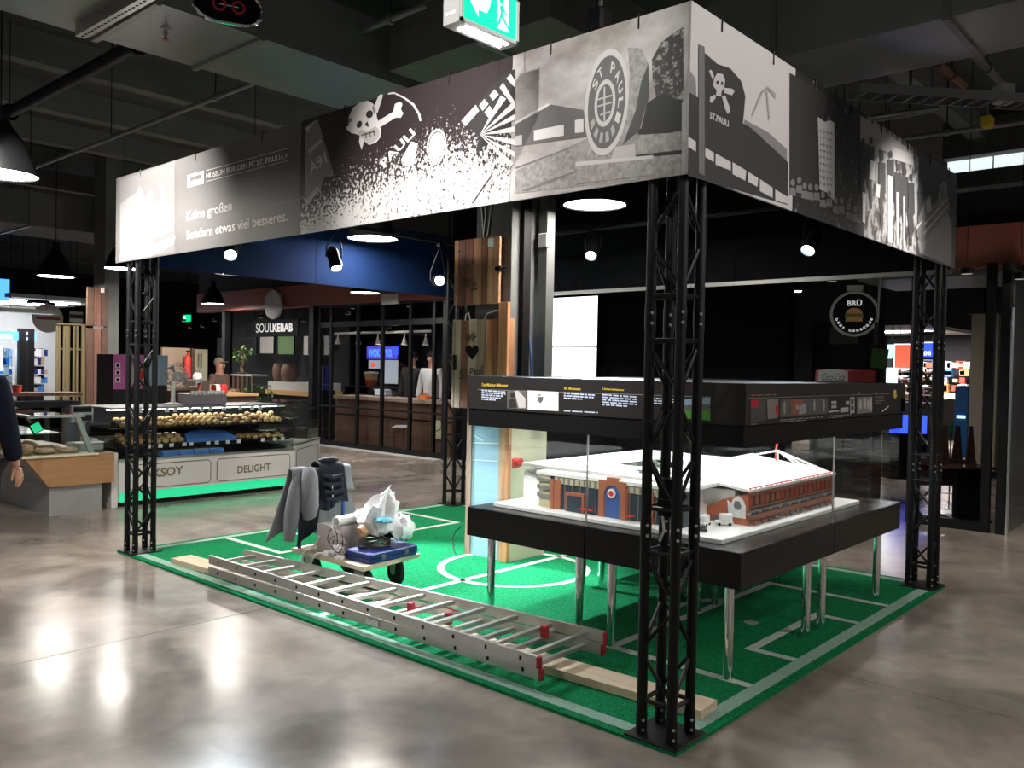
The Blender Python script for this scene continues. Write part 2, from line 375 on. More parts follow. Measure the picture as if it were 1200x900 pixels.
# ---------------------------------------------------------------- ducts, pipes, trays under the ceiling
def duct(label, a, b, axis, seams, names='air_duct', m='duct'):
    t = thing(names, label, 'duct', (a[0], a[1], a[2]))
    MB().box(a, b).build('duct_body', m, t)
    for s in seams:
        lo, hi = list(a), list(b); lo[axis] = s-.02; hi[axis] = s+.02
        for k in range(3):
            if k != axis: lo[k] -= .022; hi[k] += .022
        MB().box(lo, hi).build('flange', 'pipe_grey', t)
    return t
duct('broad grey sheet-metal air duct running over the text banner end', (-6, 3.13, 3.7), (4.6, 3.98, 4.12), 0, (-3.2, -.75, -.06, 1.6, 3.2))
duct('broad grey sheet-metal air duct crossing above the flag picture banner', (2.34, -9, 3.7), (3.12, 1.25, 4.2), 1, (-5, -2.2, -.32, .75))
duct('dark air duct over the far left shops', (-2, 12.1, 3.6), (6, 13.4, 4.1), 0, (0, 1.6, 3.2, 4.6), m='beam_dark')
duct('narrow dark air duct behind the picture banners', (.9, 1.5, 3.72), (1.5, 3.0, 4.1), 1, (2.1,), m='beam_dark')
def pipe(label, p, q, r, m='pipe_grey', clips=()):
    t = thing('ceiling_pipe', label, 'pipe', p)
    MB().cyl(p, q, r, n=12).build('pipe', m, t, smooth=True)
    for c in clips:
        k = Vector(p).lerp(Vector(q), c)
        MB().cyl(k-(Vector(q)-Vector(p)).normalized()*.015, k+(Vector(q)-Vector(p)).normalized()*.015, r*1.5, n=10).build('clip', m, t)
        MB().cyl(k, (k.x, k.y, 4.91), .005, n=6).build('hanger', 'black_metal', t)
    return t
pipe('thin grey sprinkler pipe running under the left ceiling ribs', (.72, 3.98, 3.9), (.72, 12.1, 3.9), .022, clips=(.14, .4, .68, .93))
pipe('thick black pipe ending at the left air duct', (-.16, 4.0, 4.0), (-.16, 8.6, 4.0), .055, 'black_metal', (.15, .75))
pipe('copper-brown pipe stub beyond the right air duct', at(1100, 75, z=3.95), at(1130, 100, z=3.95), .03, 'pipe_copper', (.5,))
pipe('pale grey pipe crossing beside the copper pipe', at(1140, 63, z=4.1), at(1180, 103, z=4.1), .03, 'pipe_grey', (.4,))
pipe('long thin grey pipe above the crowd picture banner', at(1056, 163, x=4.6), at(1250, 136, x=4.6), .02, 'pipe_grey', (.3, .8))
pipe('thin grey conduit below the cable tray', at(1020, 138, x=4.05), at(1100, 126, x=4.05), .018, 'pipe_grey', (.6,))
pipe('short thin conduit next to the thin grey conduit', at(1022, 142, x=4.2), at(1095, 130, x=4.2), .014, 'pipe_grey', (.6,))
pipe('thin slanting conduit near the green exit sign', at(420, 38, z=4.0), at(500, 5, z=4.0), .025, 'pipe_grey', (.5,))

t = thing('cable_tray', 'grey perforated cable tray hung behind the right air duct', 'cable tray', (3.4, -.2, 3.45))
A, B = at(1000, 112, z=3.55), at(1260, 128, z=3.55); d = (B-A).normalized(); n = Vector((0, 0, 1)).cross(d)
for k in (-.09, .09): MB().prism([A+n*(k-.006)+Vector((0,0,0)), A+n*(k+.006), A+n*(k+.006)+Vector((0,0,.06)), A+n*(k-.006)+Vector((0,0,.06))], B-A).build('side_rail', 'tray', t)
L = (B-A).length; rg = MB().box((-.008, -.09, 0), (.008, .09, .008)).mesh('rung', 'tray'); ang = math.atan2(d.y, d.x)
for k in range(int(L/.12)): p_ = A+d*(.06+.12*k); link('rung', rg, t, T(p_.x, p_.y, p_.z, ang))
for k in (.35, .8): p_ = A+(B-A)*k; MB().cyl(p_, (p_.x, p_.y, 4.92), .012, n=8).build('hanger', 'tray', t)
for nm, lb, q, zz, sz, mm in (('junction_box', 'small yellow junction box under the cable tray', (1162, 141), 3.42, (.055, .035, .04), 'yellow_box'), ('junction_box', 'pale grey junction box on the cable tray', (1178, 112), 3.62, (.075, .05, .07), 'sign_grey')):
    p_ = at(*q, z=zz); s_ = (p_-A).dot(d); s_ = .06+.12*round((s_-.06)/.12); c_ = A+d*s_
    p_ = Vector((c_.x, c_.y, zz)) if mm == 'yellow_box' else Vector((c_.x, c_.y, A.z+.077))
    t = thing(nm, lb, 'box', p_)
    if mm == 'yellow_box':                                   # hangs from a rung of the tray
        MB().bevbox(p_-Vector(sz), p_+Vector(sz), .01).build('housing', mm, t); MB().cyl(p_+Vector((0, 0, sz[2]*.5)), (p_.x, p_.y, A.z+.004), .006, n=6).build('hanger', 'tray', t)
    else:                                                    # stands on the rungs between the side rails
        MB().bevbox((-.06, -.05, -.07), (.06, .05, .07), .01, T(p_.x, p_.y, p_.z, ang)).build('housing', mm, t); MB().cbox(p_+Vector((0, 0, .072)), (.05, .05, .01)).build('lid', mm, t)

# slotted steel rail hung below the left duct
A, B = at(94, 44, z=3.62), at(190, -10, z=3.62)
t = thing('slotted_rail', 'perforated steel channel rail under the left air duct', 'rail', A)
d = (B-A); n = Vector((0, 0, 1)).cross(d.normalized())
MB().prism([A-n*.03, A+n*.03, A+n*.03+Vector((0,0,.08)), A-n*.03+Vector((0,0,.08))], d).build('channel', 'stainless', t)
sl = MB().box((-.012, -.006, -.0015), (.012, .006, .0)).mesh('slot', 'black_matt'); k = 0
while k*.045 < d.length-.05:
    p_ = A+d.normalized()*(.04+k*.045); link('slot', sl, t, T(p_.x, p_.y, p_.z, math.atan2(d.y, d.x))); k += 1
# sprinkler head below the duct
p_ = at(194, 40, z=3.66); t = thing('sprinkler_head', 'small pale sprinkler head under the left air duct', 'sprinkler', p_)
MB().lathe([(.012, .05), (.03, .045), (.03, .03), (.013, .025), (.013, -.01)], p_, 12).build('fitting', 'sign_grey', t, smooth=True)
MB().lathe([(.006, -.01), (.006, -.03), (.022, -.034), (.022, -.037)], p_, 12).build('deflector', 'red_plastic', t, smooth=True)
# hanging sign at the very top of the frame: black with a chrome rim and two red rings
p_ = at(267, 8, z=3.45); t = thing('hanging_sign', 'black hanging sign with chrome rim and red rings by the left duct', 'sign', p_)
F = Matrix.Translation(p_) @ Matrix.Rotation(math.radians(-20), 4, 'Z') @ Matrix.Rotation(math.radians(90), 4, 'X')
pts = [(x*.115+(.06 if x > 0 else -.06), y*.09) for x, y in [(math.cos(a), math.sin(a)) for a in [i*PI/12 for i in range(24)]]]
MB().prism([(x, y, -.015) for x, y in pts], (0, 0, .03), F).build('board', 'black_gloss', t)
MB().tube([F @ Vector((x, y, .016)) for x, y in pts], .010, 6, True).build('rim', 'chrome', t, smooth=True)
for sx in (-.045, .05): MB().tube([F @ Vector((sx+.03*math.cos(a*PI/8), .03*math.sin(a*PI/8), .018)) for a in range(16)], .007, 6, True).build('red_ring', 'red_plastic', t, smooth=True)
MB().tube([F @ Vector((-.045, -.0, .018)), F @ Vector((.05, -.0, .018))], .004, 6).build('bar', 'chrome', t)
for sx in (-.1, .1): MB().cyl(F @ Vector((sx, .07, 0)), (F @ Vector((sx, .07, 0))).xy.to_3d()+Vector((0, 0, 4.91)), .003, n=6).build('wire', 'black_metal', t)

# lit cove and concrete bulkhead at the far right
bk = tag(MB().prism([(9.0, -4, 4.03), (9.0, 1.5, 4.03), (9.0, 1.5, 4.24), (9.0, -4, 4.24)], (.4, 0, 0)).build('bulkhead', 'concrete_wall'), 'grey concrete bulkhead below the glowing cove', 'bulkhead')
cv = thing('light_cove', 'row of pale glowing translucent panels above the concrete bulkhead', 'light panel', (9.2, 0, 4.24))
for k in range(10): MB().box((9.21, -4+k*.55+.012, 4.23), (9.24, -4+(k+1)*.55-.012, 4.44)).build('panel', 'cove', cv)
MB().box((9.0, -4, 4.44), (9.4, 1.5, 4.92)).build('lintel', 'beam_dark', cv)
# ================================================================== TURF MAT
LX, LY = 3.90, 5.32
tm = thing('turf_mat', 'green artificial turf mat printed as a football pitch under the truss booth', 'mat', (LX/2, LY/2, 0))
MB().box((-.0, -.0, 0), (LX, LY, .014)).build('turf', 'turf', tm)
def line(a, b, wd=.055):
    m_ = 'pitch_border' if wd > .07 else 'pitch_white'
    a, b = Vector((*a, .0135)), Vector((*b, .0135)); d = (b-a).normalized(); n = Vector((-d.y, d.x, 0))*wd/2
    MB().prism([a-n, a+n, a+n+Vector((0, 0, .0025)), a-n+Vector((0, 0, .0025))], b-a).build('pitch_line', m_, tm)
i_, o_ = .085, .05
line((i_, .05), (i_, LY-.05), .075); line((LX-i_, .05), (LX-i_, LY-.05), .075)
line((i_+.038, .085), (LX-i_-.038, .085), .075); line((i_+.038, LY-.085), (LX-i_-.038, LY-.085), .075)
line((i_+.038, LY/2-.02), (LX-i_-.038, LY/2-.02))
for s in (0, 1):
    yy = (lambda v: v) if s == 0 else (lambda v: LY-v)
    line((.93, yy(.123)), (.93, yy(.95))); line((2.99, yy(.123)), (2.99, yy(.95))); line((.9025, yy(.9775)), (3.0175, yy(.9775)))
    line((1.47, yy(.123)), (1.47, yy(.36))); line((2.43, yy(.123)), (2.43, yy(.36))); line((1.4425, yy(.3875)), (2.4575, yy(.3875)))
    MB().lathe([(.045, .0135), (.045, .016)], (1.95, yy(.62), 0), 16).build('penalty_spot', 'pitch_white', tm)
    a0 = math.asin(.385/.53)
    b = MB(); arc = [(1.95+rr*math.cos(a), yy(.62+rr*math.sin(a))) for rr in (.5, .555) for a in [math.asin(min(1, .385/rr))+(PI-2*math.asin(min(1, .385/rr)))*k/14 for k in range(15)]]
    for k in range(14): b.prism([(*arc[q], .0135) for q in (k, k+1, 16+k, 15+k)], (0, 0, .0025))
    b.build('penalty_arc', 'pitch_white', tm)
b = MB()
for k in range(48):
    a, a2 = 2*PI*k/48, 2*PI*(k+1)/48
    b.prism([(1.95+r*math.cos(q), LY/2-.02+r*math.sin(q), .0135) for r, q in ((.55, a), (.605, a), (.605, a2), (.55, a2))], (0, 0, .0025))
b.build('centre_circle', 'pitch_white', tm)

# ================================================================== TRUSS TOWERS
TW = .262; T0, T1 = .056, .206; SEG = [0.0, .912, 1.824, 2.736, 3.08]
hm = MB().cyl((-(T1-T0)/2, 0, 0), ((T1-T0)/2, 0, 0), .0105, n=6).mesh('brace', 'black_metal', True)
bolt = MB().cyl((-.034, 0, 0), (.034, 0, 0), .0075, n=8).mesh('bolt', 'steel', True)
DH = .222
dl = math.hypot(T1-T0, DH)
dm = MB().cyl((-dl/2, 0, 0), (dl/2, 0, 0), .0085, n=6).mesh('brace', 'black_metal', True)
cm = MB().cyl((0, 0, -.05), (0, 0, .05), .0245, n=14).mesh('coupler', 'black_metal', True)
def tower(x0, y0, label, bolts=True):
    t = thing('truss_tower', label, 'truss', (x0+TW/2, y0+TW/2, .014), 0, 'black truss towers at the mat corners')
    MB().bevbox((x0, y0, .014), (x0+TW, y0+TW, .024), .003).build('base_plate', 'black_metal', t)
    cs = [(T0, T0), (T1, T0), (T1, T1), (T0, T1)]
    for cx, cy in cs:
        MB().cyl((x0+cx, y0+cy, .022), (x0+cx, y0+cy, 3.08), .0225, n=14).build('tube', 'black_metal', t, smooth=True)
        for z in ((.07,)+tuple(SEG[1:4])):
            link('coupler', cm, t, T(x0+cx, y0+cy, z))
            if bolts:
                for dz in (-.022, .022): link('bolt', bolt, t, T(x0+cx, y0+cy, z+dz, PI/4))
    mid = (T0+T1)/2; alpha = math.atan2(DH, T1-T0)
    for f in range(4):
        ax = mid if f in (0, 2) else (T1 if f == 1 else T0); ay = mid if f in (1, 3) else (T0 if f == 0 else T1)
        rz = 0 if f in (0, 2) else PI/2
        for i in range(4):
            za, zb = SEG[i]+(.17 if i == 0 else .095), SEG[i+1]-.095
            for z in (za, zb): link('brace', hm, t, T(x0+ax, y0+ay, z, rz))
            if zb-za < .4: continue
            n_ = 3; st = (zb-za)/n_
            for k in range(n_):
                sg = 1 if (k+f+(f > 1)) % 2 == 0 else -1
                link('brace', dm, t, T(x0+ax, y0+ay, za+st*(k+.5), rz) @ Matrix.Rotation(-sg*math.atan2(st-.03, T1-T0), 4, 'Y') @ Matrix.Scale(math.hypot(st-.03, T1-T0)/dl, 4, (1, 0, 0)))
    return t
tower(0, 0, 'black lattice truss tower at the mat corner beside the ladder end')
tower(0, LY-TW, 'black lattice truss tower beneath the museum text banner')
tower(LX-TW, 0, 'black lattice truss tower beneath the crate picture banner')
tower(LX-TW, LY-TW, 'black lattice truss tower behind the wooden column sign', False)
# horizontal top frame: two rails on each side between the towers
def frame(label, a, b, inn):
    t = thing('top_frame', label, 'truss', a, 0, 'top frame trusses')
    a, b = Vector(a), Vector(b); d = (b-a).normalized(); n = Vector(inn)
    for k, z in ((0, 2.52), (1, 2.52), (0, 2.72), (1, 2.72)):
        MB().cyl((a+n*.15*k).xy.to_3d()+Vector((0, 0, z)), (b+n*.15*k).xy.to_3d()+Vector((0, 0, z)), .0225, n=10).build('chord', 'black_metal', t, smooth=True)
    L = (b-a).length; k = 0
    while (k+1)*.25 < L:
        for q in (0, 1):
            p0 = a+d*(k*.25)+n*.15*q; p1 = a+d*((k+1)*.25)+n*.15*q; z0, z1 = (2.52, 2.72) if k % 2 else (2.72, 2.52)
            MB().cyl((p0.x, p0.y, z0), (p1.x, p1.y, z1), .0085, n=6).build('brace', 'black_metal', t, smooth=True)
        k += 1
frame('horizontal truss behind the skull picture banner', (T0, TW-.03, 2.5), (T0, LY-TW+.03, 2.5), (1, 0, 0))
frame('horizontal truss behind the crowd picture banners', (TW-.03, T0, 2.5), (LX-TW+.03, T0, 2.5), (0, 1, 0))
# ================================================================== BANNERS
BP = .0155; Z0, Z1 = 2.412, 3.118
BLF, BRF = dict(x=BP), dict(y=BP)
hookm = None
def banner(axis, a, b, m, label, pos=BP, thick=.011, hooks=2, sgn=1):
    o = MB().box((pos, a, Z0) if axis == 'x' else (a, pos, Z0), (pos+thick, b, Z1) if axis == 'x' else (b, pos+thick, Z1)).build('banner_panel', m)
    tag(o, label, 'banner')
    for k in range(hooks):
        c = a+(b-a)*(k+.5)/hooks
        p = [(pos-.004, c, Z1-.05), (pos-.004, c, Z1+.012), (pos+thick+.03, c, Z1+.012)]
        if axis == 'y': p = [(q[1], q[0], q[2]) for q in p]
        MB().tube(p, .0035, 5).build('hook', 'black_metal', o)
    return o
b1 = banner('x', 2.772, 5.44, 'print_text_bg', 'grey printed banner with white museum lettering', hooks=3)
b2 = banner('x', 1.002, 2.768, 'print_confetti', 'black and white printed banner with large skull flag and confetti crowd')
b3 = banner('x', BP+.012, .998, 'print_sky', 'black and white printed banner of a carved stone wheel')
c1 = banner('y', BP, 1.036, 'print_sky_pale' if 0 else grey(.34), 'pale printed banner of a black skull flag on a pole')
c2 = banner('y', 1.040, 2.030, 'print_dim_crowd', 'dark printed banner of a crowd below a hanging handwritten sheet')
c3 = banner('y', 2.034, 3.030, 'print_crowd', 'bright black and white printed banner of a standing team')
c4 = banner('y', 3.034, 3.970, grey(.03), 'dark printed banner of a slanting crate and medallion')
for a, b, lb in ((.027, 2.0, 'banner back coloured with blue light above the left truss tower'), (2.004, 3.97, 'banner back coloured with blue light beside the blue lit corner')):
    banner('y', a, b, 'blue_lit_back', lb, 5.43)
for a, b, lb in ((.04, 1.82, 'black banner back nearest the burger sign'), (1.824, 3.62, 'black banner back above the white video wall'), (3.624, 5.42, 'black banner back beside the blue lit corner')):
    o = banner('x', a, b, 'black_cloth', lb, 3.96); MB().box((3.945, a, Z0-.035), (3.975, b, Z0)).build('edge_strip', 'pipe_grey', o)

# ---- museum banner: picture of hands and a scarf on its left third, lettering on the right
polypx([[(141,212),(205,188),(205,296),(141,307)]], grey(.145), b1, BLF, .0012)
polypx([[(141,240),(150,232),(160,226),(163,218),(167,222),(170,232),(176,221),(180,226),(182,240),(190,238),(186,215),(190,213),(195,235),(200,240),(205,262),(190,272),(175,276),(165,290),(141,298)]], grey(.20), b1, BLF, .0018)
polypx([[(141,298),(165,290),(178,276),(204,266),(204,270),(182,279),(178,300),(141,306)]], grey(.30), b1, BLF, .0024)
textpx('mano', (179, 299), (204, 287), (181, 287), grey(.75), b1, BLF, .003, bold=.01, shear=.2)
polypx([[(220,205.5),(239,200),(239,203),(222.5,208),(222.5,213),(237,209),(237,203),(239,202),(239,215),(220,220)]], grey(.8), b1, BLF, .002)
textpx('MUSEUM FÜR DEN FC ST. PAULI', (242, 209.5), (328.5, 187.5), (242, 202), grey(.85), b1, BLF, .002, bold=.015)
textpx('e.V.', (330, 187), (338.5, 184.5), (330, 181.5), grey(.85), b1, BLF, .002)
polypx([[(242,199.5),(339,173),(339,173.9),(242,200.4)], [(242,212.3),(339,187.6),(339,188.4),(242,213.1)]], grey(.6), b1, BLF, .002)
textpx('Keine großen', (219, 262.5), (272, 250), (219, 248), grey(.55), b1, BLF, .002, bold=.012)
textpx('Sondern etwas viel besseres.', (219, 281), (337, 259), (219, 270), grey(.85), b1, BLF, .002, bold=.014)
polypx([[(325,239),(357,231.5),(357,232.2),(325,239.7)]], grey(.3), b1, BLF, .002)

# ---- skull banner
polypx([[(358,158),(372,138),(380,165),(389,196),(391,206),(380,208),(376,222),(366,232),(358,242)]], grey(.20), b2, BLF, .0012)
polypx([[(358,150),(370,141),(372,138),(360,156)], [(361,176),(376,163),(378,166),(363,180)], [(358,236),(372,218),(375,222),(359,243)]], grey(.42), b2, BLF, .0018)
textpx('A91', (364, 205), (384, 190), (361, 193), grey(.5), b2, BLF, .002, bold=.02)
textpx('AULI', (359, 269), (380, 262.5), (359, 264), grey(.6), b2, BLF, .002, bold=.02)
SK = [(409,148),(409,137),(414,126),(422,120),(431,118),(438,122),(441,129),(442,138),(445,145),(447,153),(446,161),(441,167),(433,170),(427,165),(424,176),(421,166),(422,159),(417,157),(412,156),(407,152),(406,148)]
polypx([SK], grey(.62), b2, BLF, .002)
polypx([[(419,156),(424,152),(431,154),(440,148),(445,152),(445,160),(440,166),(433,169),(427,164),(423,160)]], grey(.40), b2, BLF, .0025)
polypx([[(424,158),(441,153),(441,154.4),(424,159.4)], [(428,155.5),(429,155.2),(430.5,162),(429.3,162)], [(433,154),(434,153.7),(435.5,161),(434.3,161)], [(437.5,152.5),(438.5,152.2),(440,159),(438.8,159)]], grey(.06), b2, BLF, .0032)
polypx([[(409,138),(414,139.5),(412,143),(408.5,145)], [(438,123),(441,130),(439,134),(436.5,127)]], grey(.2), b2, BLF, .0032)
polypx([[(438,126),(443.5,113),(446,110.5),(449,111),(448.5,114),(442.5,133)], [(443,142),(461,131),(463,122),(469,119),(472,122),(470,128),(473,133),(470,138),(464,138),(446,149)]], grey(.6), b2, BLF, .0015)
polypx([ell(433.5, 134, 4, 4.8, 12, rot=.4), ell(421.5, 146, 3, 4.4, 12, rot=.4), [(428,146),(431,142),(433,149),(430,148)]], grey(.03), b2, BLF, .003)
polypx([[(455,109),(462,108),(475,114),(486,122),(493,134),(494,142),(492,142),(490,134),(484,124),(474,116),(462,110),(455,111)]], grey(.55), b2, BLF, .002)
textpx('PAULI', (451, 197), (488, 157), (445, 190), grey(.66), b2, BLF, .0025, bold=.03)
polypx([[(470,188),(482,166),(490,168),(486,190),(480,196)], [(473,218),(488,196),(490,212),(482,230),(473,226)]], grey(.8), b2, BLF, .002)
b_ = MB()
for r0, r1, g_ in ((1, .86, .62), (.80, .0, .45)):
    o_, i_ = ell(512, 171, 11.5*r0, 20*r0, 28, rot=.12), ell(512, 171, max(11.5*r1, .1), max(20*r1, .1), 28, rot=.12)
    polypx([[o_[k], o_[(k+1) % 28], i_[(k+1) % 28], i_[k]] for k in range(28)], grey(g_), b2, BLF, .0025 if r1 else .002, 'badge')
polypx([[(507,162),(511,157),(516,160),(519,170),(517,182),(508,184),(505,174)]], grey(.75), b2, BLF, .003, 'badge')
polypx([[(541,142),(560,120),(570,112),(576,101),(585,93),(597,84),(604,81),(604,140),(590,150),(575,165),(562,176),(561,187),(558,176),(562,160)]], grey(.035), b2, BLF, .002)
st = []
for k in range(7):
    a = math.radians(-62+k*17); a2 = a+math.radians(8)
    st.append([(563, 158), (min(604, 563+52*math.cos(a)), 158+52*math.sin(a)), (min(604, 563+52*math.cos(a2)), 158+52*math.sin(a2))])
st += [[(562,124),(568,116),(573,122),(566,130)], [(574,112),(580,105),(585,111),(578,118)], [(568,132),(574,124),(579,131),(573,138)], [(586,103),(590,97),(604,120),(604,128)], [(594,92),(599,87),(604,95),(604,103)], [(541,142),(558,123),(562,130),(546,148)]]
polypx(st, grey(.6), b2, BLF, .003)
polypx([[(553,238),(576,205),(577,205.6),(554,238.6)]], grey(.06), b2, BLF, .003)

# ---- stone wheel banner
polypx([[(604,200),(700,157),(799,150),(799,205),(604,227)]], 'print_stone', b3, BLF, .0012, 'print_pavement')
polypx([[(604,143),(643,122),(684,129),(690,160),(604,172)]], grey(.10), b3, BLF, .0016)
polypx([[(626,153),(661,146),(661,159),(626,165)], [(604,160),(612,158),(612,170),(604,171)], [(674,141),(684,139),(684,155),(674,156)]], grey(.48), b3, BLF, .002)
polypx([[(604,143),(643,121),(646,122.5),(604,146)]], grey(.5), b3, BLF, .002)
polypx([[(604,196),(670,172),(671,173),(604,198)], [(610,224),(675,200),(675,202),(618,224)]], grey(.14), b3, BLF, .002)
polypx([[(736,56),(752,57),(760,75),(761,110),(752,150),(728,172),(716,176),(732,145),(740,110)]], 'print_stone', b3, BLF, .002, 'print_wheel_rim')
polypx([[(760,75),(761,112),(750,152),(730,170),(745,130),(752,95)]], grey(.06), b3, BLF, .0025)
polypx([[(745,130),(775,110),(799,118),(799,155),(748,158)]], grey(.045), b3, BLF, .0018)
polypx([ell(711.5, 120, 25.5, 63, 36, rot=.10)], grey(.42), b3, BLF, .003, 'print_wheel')
polypx([ell(711.5, 120, 21.5, 55, 36, rot=.10)], grey(.10), b3, BLF, .0034, 'print_wheel')
polypx([ell(709.5, 121, 12, 28, 28, rot=.10)], grey(.40), b3, BLF, .0038, 'print_wheel')
polypx([ell(709.5, 121, 9, 22, 28, rot=.10)], grey(.09), b3, BLF, .0042, 'print_wheel')
polypx([[(708,102),(710,102),(710,142),(708,142)], [(701,116),(718,111),(718,113),(701,118)], [(701,124),(718,119),(718,121),(701,126)], [(704,134),(716,130),(716,132),(704,136)]], grey(.35), b3, BLF, .0046, 'print_wheel')
def ringtext(s, cx, cy, rx, ry, a0, a1, hgt, m, par, pl, rot=.1, lift=.0046):
    for k, ch in enumerate(s):
        if ch in ' .': continue
        a = a0+(a1-a0)*k/(len(s)-1)
        f = lambda rad, aa: (cx+rx*rad*math.cos(aa)*math.cos(rot)-ry*rad*math.sin(aa)*math.sin(rot), cy+rx*rad*math.cos(aa)*math.sin(rot)+ry*rad*math.sin(aa)*math.cos(rot))
        w_ = .5*abs(a1-a0)/(len(s)-1)*.8
        sg = 1 if a1 > a0 else -1
        textpx(ch, f(1-hgt, a-w_*sg), f(1-hgt, a+w_*sg), f(1+hgt, a-w_*sg), m, par, pl, lift, bold=.02)
ringtext('ST.PAULI', 711, 120, 17, 42, math.radians(-150), math.radians(25), .16, grey(.45), b3, BLF)
polypx([[(711+17*r_*math.cos(a_)-42*r_*.1*math.sin(a_), 120+17*r_*.1*math.cos(a_)+42*r_*math.sin(a_)) for r_, a_ in ((.86, a), (1.14, a), (1.14, a+.22), (.86, a+.22))] for a in (.75, 1.15, 1.55, 1.95, 2.35)], grey(.3), b3, BLF, .0046, 'print_wheel')
polypx([[(675,192),(766,183),(766,205),(675,216)]], 'print_stone', b3, BLF, .003, 'print_block')
polypx([[(675,190),(766,182),(766,186),(675,195)]], grey(.42), b3, BLF, .0034, 'print_block')
polypx([[(722,172),(745,169),(745,184),(716,187)]], grey(.36), b3, BLF, .003, 'print_block')
polypx([[(747,164),(799,153),(799,175),(747,182)]], 'print_stone', b3, BLF, .0022, 'print_wall')
polypx([[(745,182),(799,176),(799,180),(747,185)]], grey(.05), b3, BLF, .003)
polypx([[(764,70),(775,50),(790,38),(801,32),(801,120),(770,117),(765,95)]], 'print_tree', b3, BLF, .0014, 'print_tree')

# ---- flag banner
polypx([[(806,80),(815,92),(816,115),(806,108)], [(872,140),(900,155),(922,175),(922,188),(885,180),(872,160)]], grey(.13), c1, BRF, .0012)
polypx([[(807,108),(880,150),(923,190),(923,240),(806,206)]], grey(.022), c1, BRF, .0016)
polypx([[(806,160),(815,166),(815,178),(806,172)], [(826,173),(836,179),(836,190),(826,184)], [(838,180),(856,190),(856,200),(838,193)], [(858,190),(874,200),(873,212),(858,204)], [(876,201),(888,209),(887,219),(876,213)], [(890,210),(905,220),(905,232),(890,224)], [(908,222),(923,231),(923,239),(908,235)]], grey(.36), c1, BRF, .0022)
polypx([[(818,52),(825,55),(825,206),(818,203)]], grey(.07), c1, BRF, .003)
polypx([[(825,62),(840,75),(855,80),(868,95),(873,113),(871,135),(869,154),(858,156),(845,150),(825,158)]], grey(.02), c1, BRF, .0026)
polypx([[(836,92),(840,86),(846,87),(849,94),(848,103),(845,107),(844,113),(838,112),(839,106),(835,101)]], grey(.30), c1, BRF, .0034)
polypx([[(830,83),(833,82),(836,90),(834,93)], [(848,103),(857,104),(860,107),(857,112),(848,109)], [(831,114),(837,111),(838,115),(833,121),(831,119)], [(845,113),(849,112),(854,125),(855,131),(852,134),(849,128)]], grey(.30), c1, BRF, .0034)
polypx([ell(840, 97, 1.6, 2.4, 8), ell(845.3, 98, 1.4, 2.4, 8)], grey(.03), c1, BRF, .0042)
textpx('ST.PAULI', (831, 139), (853, 149), (831, 131), grey(.32), c1, BRF, .0036, bold=.03)
polypx([[(880,135),(891,108),(899,101),(909,110),(908,116),(899,105),(893,110),(882,136)], [(899,105),(902,140),(900,140),(897,108)]], grey(.2), c1, BRF, .002)

# ---- hanging sheet banner
polypx([[(925,85),(968,110),(968,130),(958,137),(958,242),(925,226)]], grey(.016), c2, BRF, .001)
polypx([[(958,137),(966,143),(972,141),(977.5,144),(977.5,236),(969,226),(960,222)]], grey(.34), c2, BRF, .002, 'sheet_print')
sq = []
for k in range(9):
    y_ = 152+k*7.6
    for q in range(4):
        x_ = 960.5+q*4; h_ = 2.2+R.random()*2.4; sl_ = R.random()*2-1
        sq += [[(x_, y_+q*1.0), (x_+.8, y_+q*1.0), (x_+.8+sl_, y_+q+h_), (x_+sl_, y_+q+h_)], [(x_, y_+q+h_*.5), (x_+2.4, y_+q+h_*.4), (x_+2.4, y_+q+h_*.4+.8), (x_, y_+q+h_*.5+.8)]]
polypx(sq, grey(.10), c2, BRF, .003, 'scribble_print')
hd = []
for k in range(11):
    x_ = 927+k*7.3+R.random()*2; y_ = 206+k*3.2+R.random()*8
    hd.append(ell(x_, y_, 2.6, 4.2, 10)); hd.append([(x_-4, y_+14), (x_-3, y_+6), (x_+3, y_+6), (x_+4, y_+16)])
polypx(hd, grey(.12), c2, BRF, .0026, 'crowd_print')
# ---- team banner
polypx([[(1008,135),(1070,178),(1070,190),(1008,166)]], grey(.30), c3, BRF, .0012)
polypx([[(1046,172),(1070,181),(1070,194),(1046,186)]], grey(.45), c3, BRF, .002)
tmq = []
for k, x_ in enumerate((1011, 1020, 1033, 1043, 1052, 1060, 1067)):
    y_ = 166+k*5+(0, -6, 8, 0, 10, 10, 12)[k]
    tmq += [ell(x_, y_, 2.2, 4.5, 10), [(x_-4, y_+6), (x_+4, y_+7), (x_+4.5, y_+42), (x_+1, y_+48), (x_+1.5, y_+80), (x_-1, y_+80), (x_-4, y_+46)]]
polypx(tmq[0::2]+tmq[1::2], grey(.05), c3, BRF, .0026, 'team_print')
polypx([[(1019,187),(1025,190),(1024,212),(1018,210)], [(1026,215),(1031,217),(1030,232),(1026,230)], [(1040,205),(1045,207),(1045,285),(1040,283)], [(1050,225),(1053,226),(1053,288),(1050,286)], [(1058,230),(1060,231),(1060,290),(1058,289)], [(1010,225),(1014,227),(1013,262),(1010,260)]], grey(.55), c3, BRF, .0034, 'team_print')
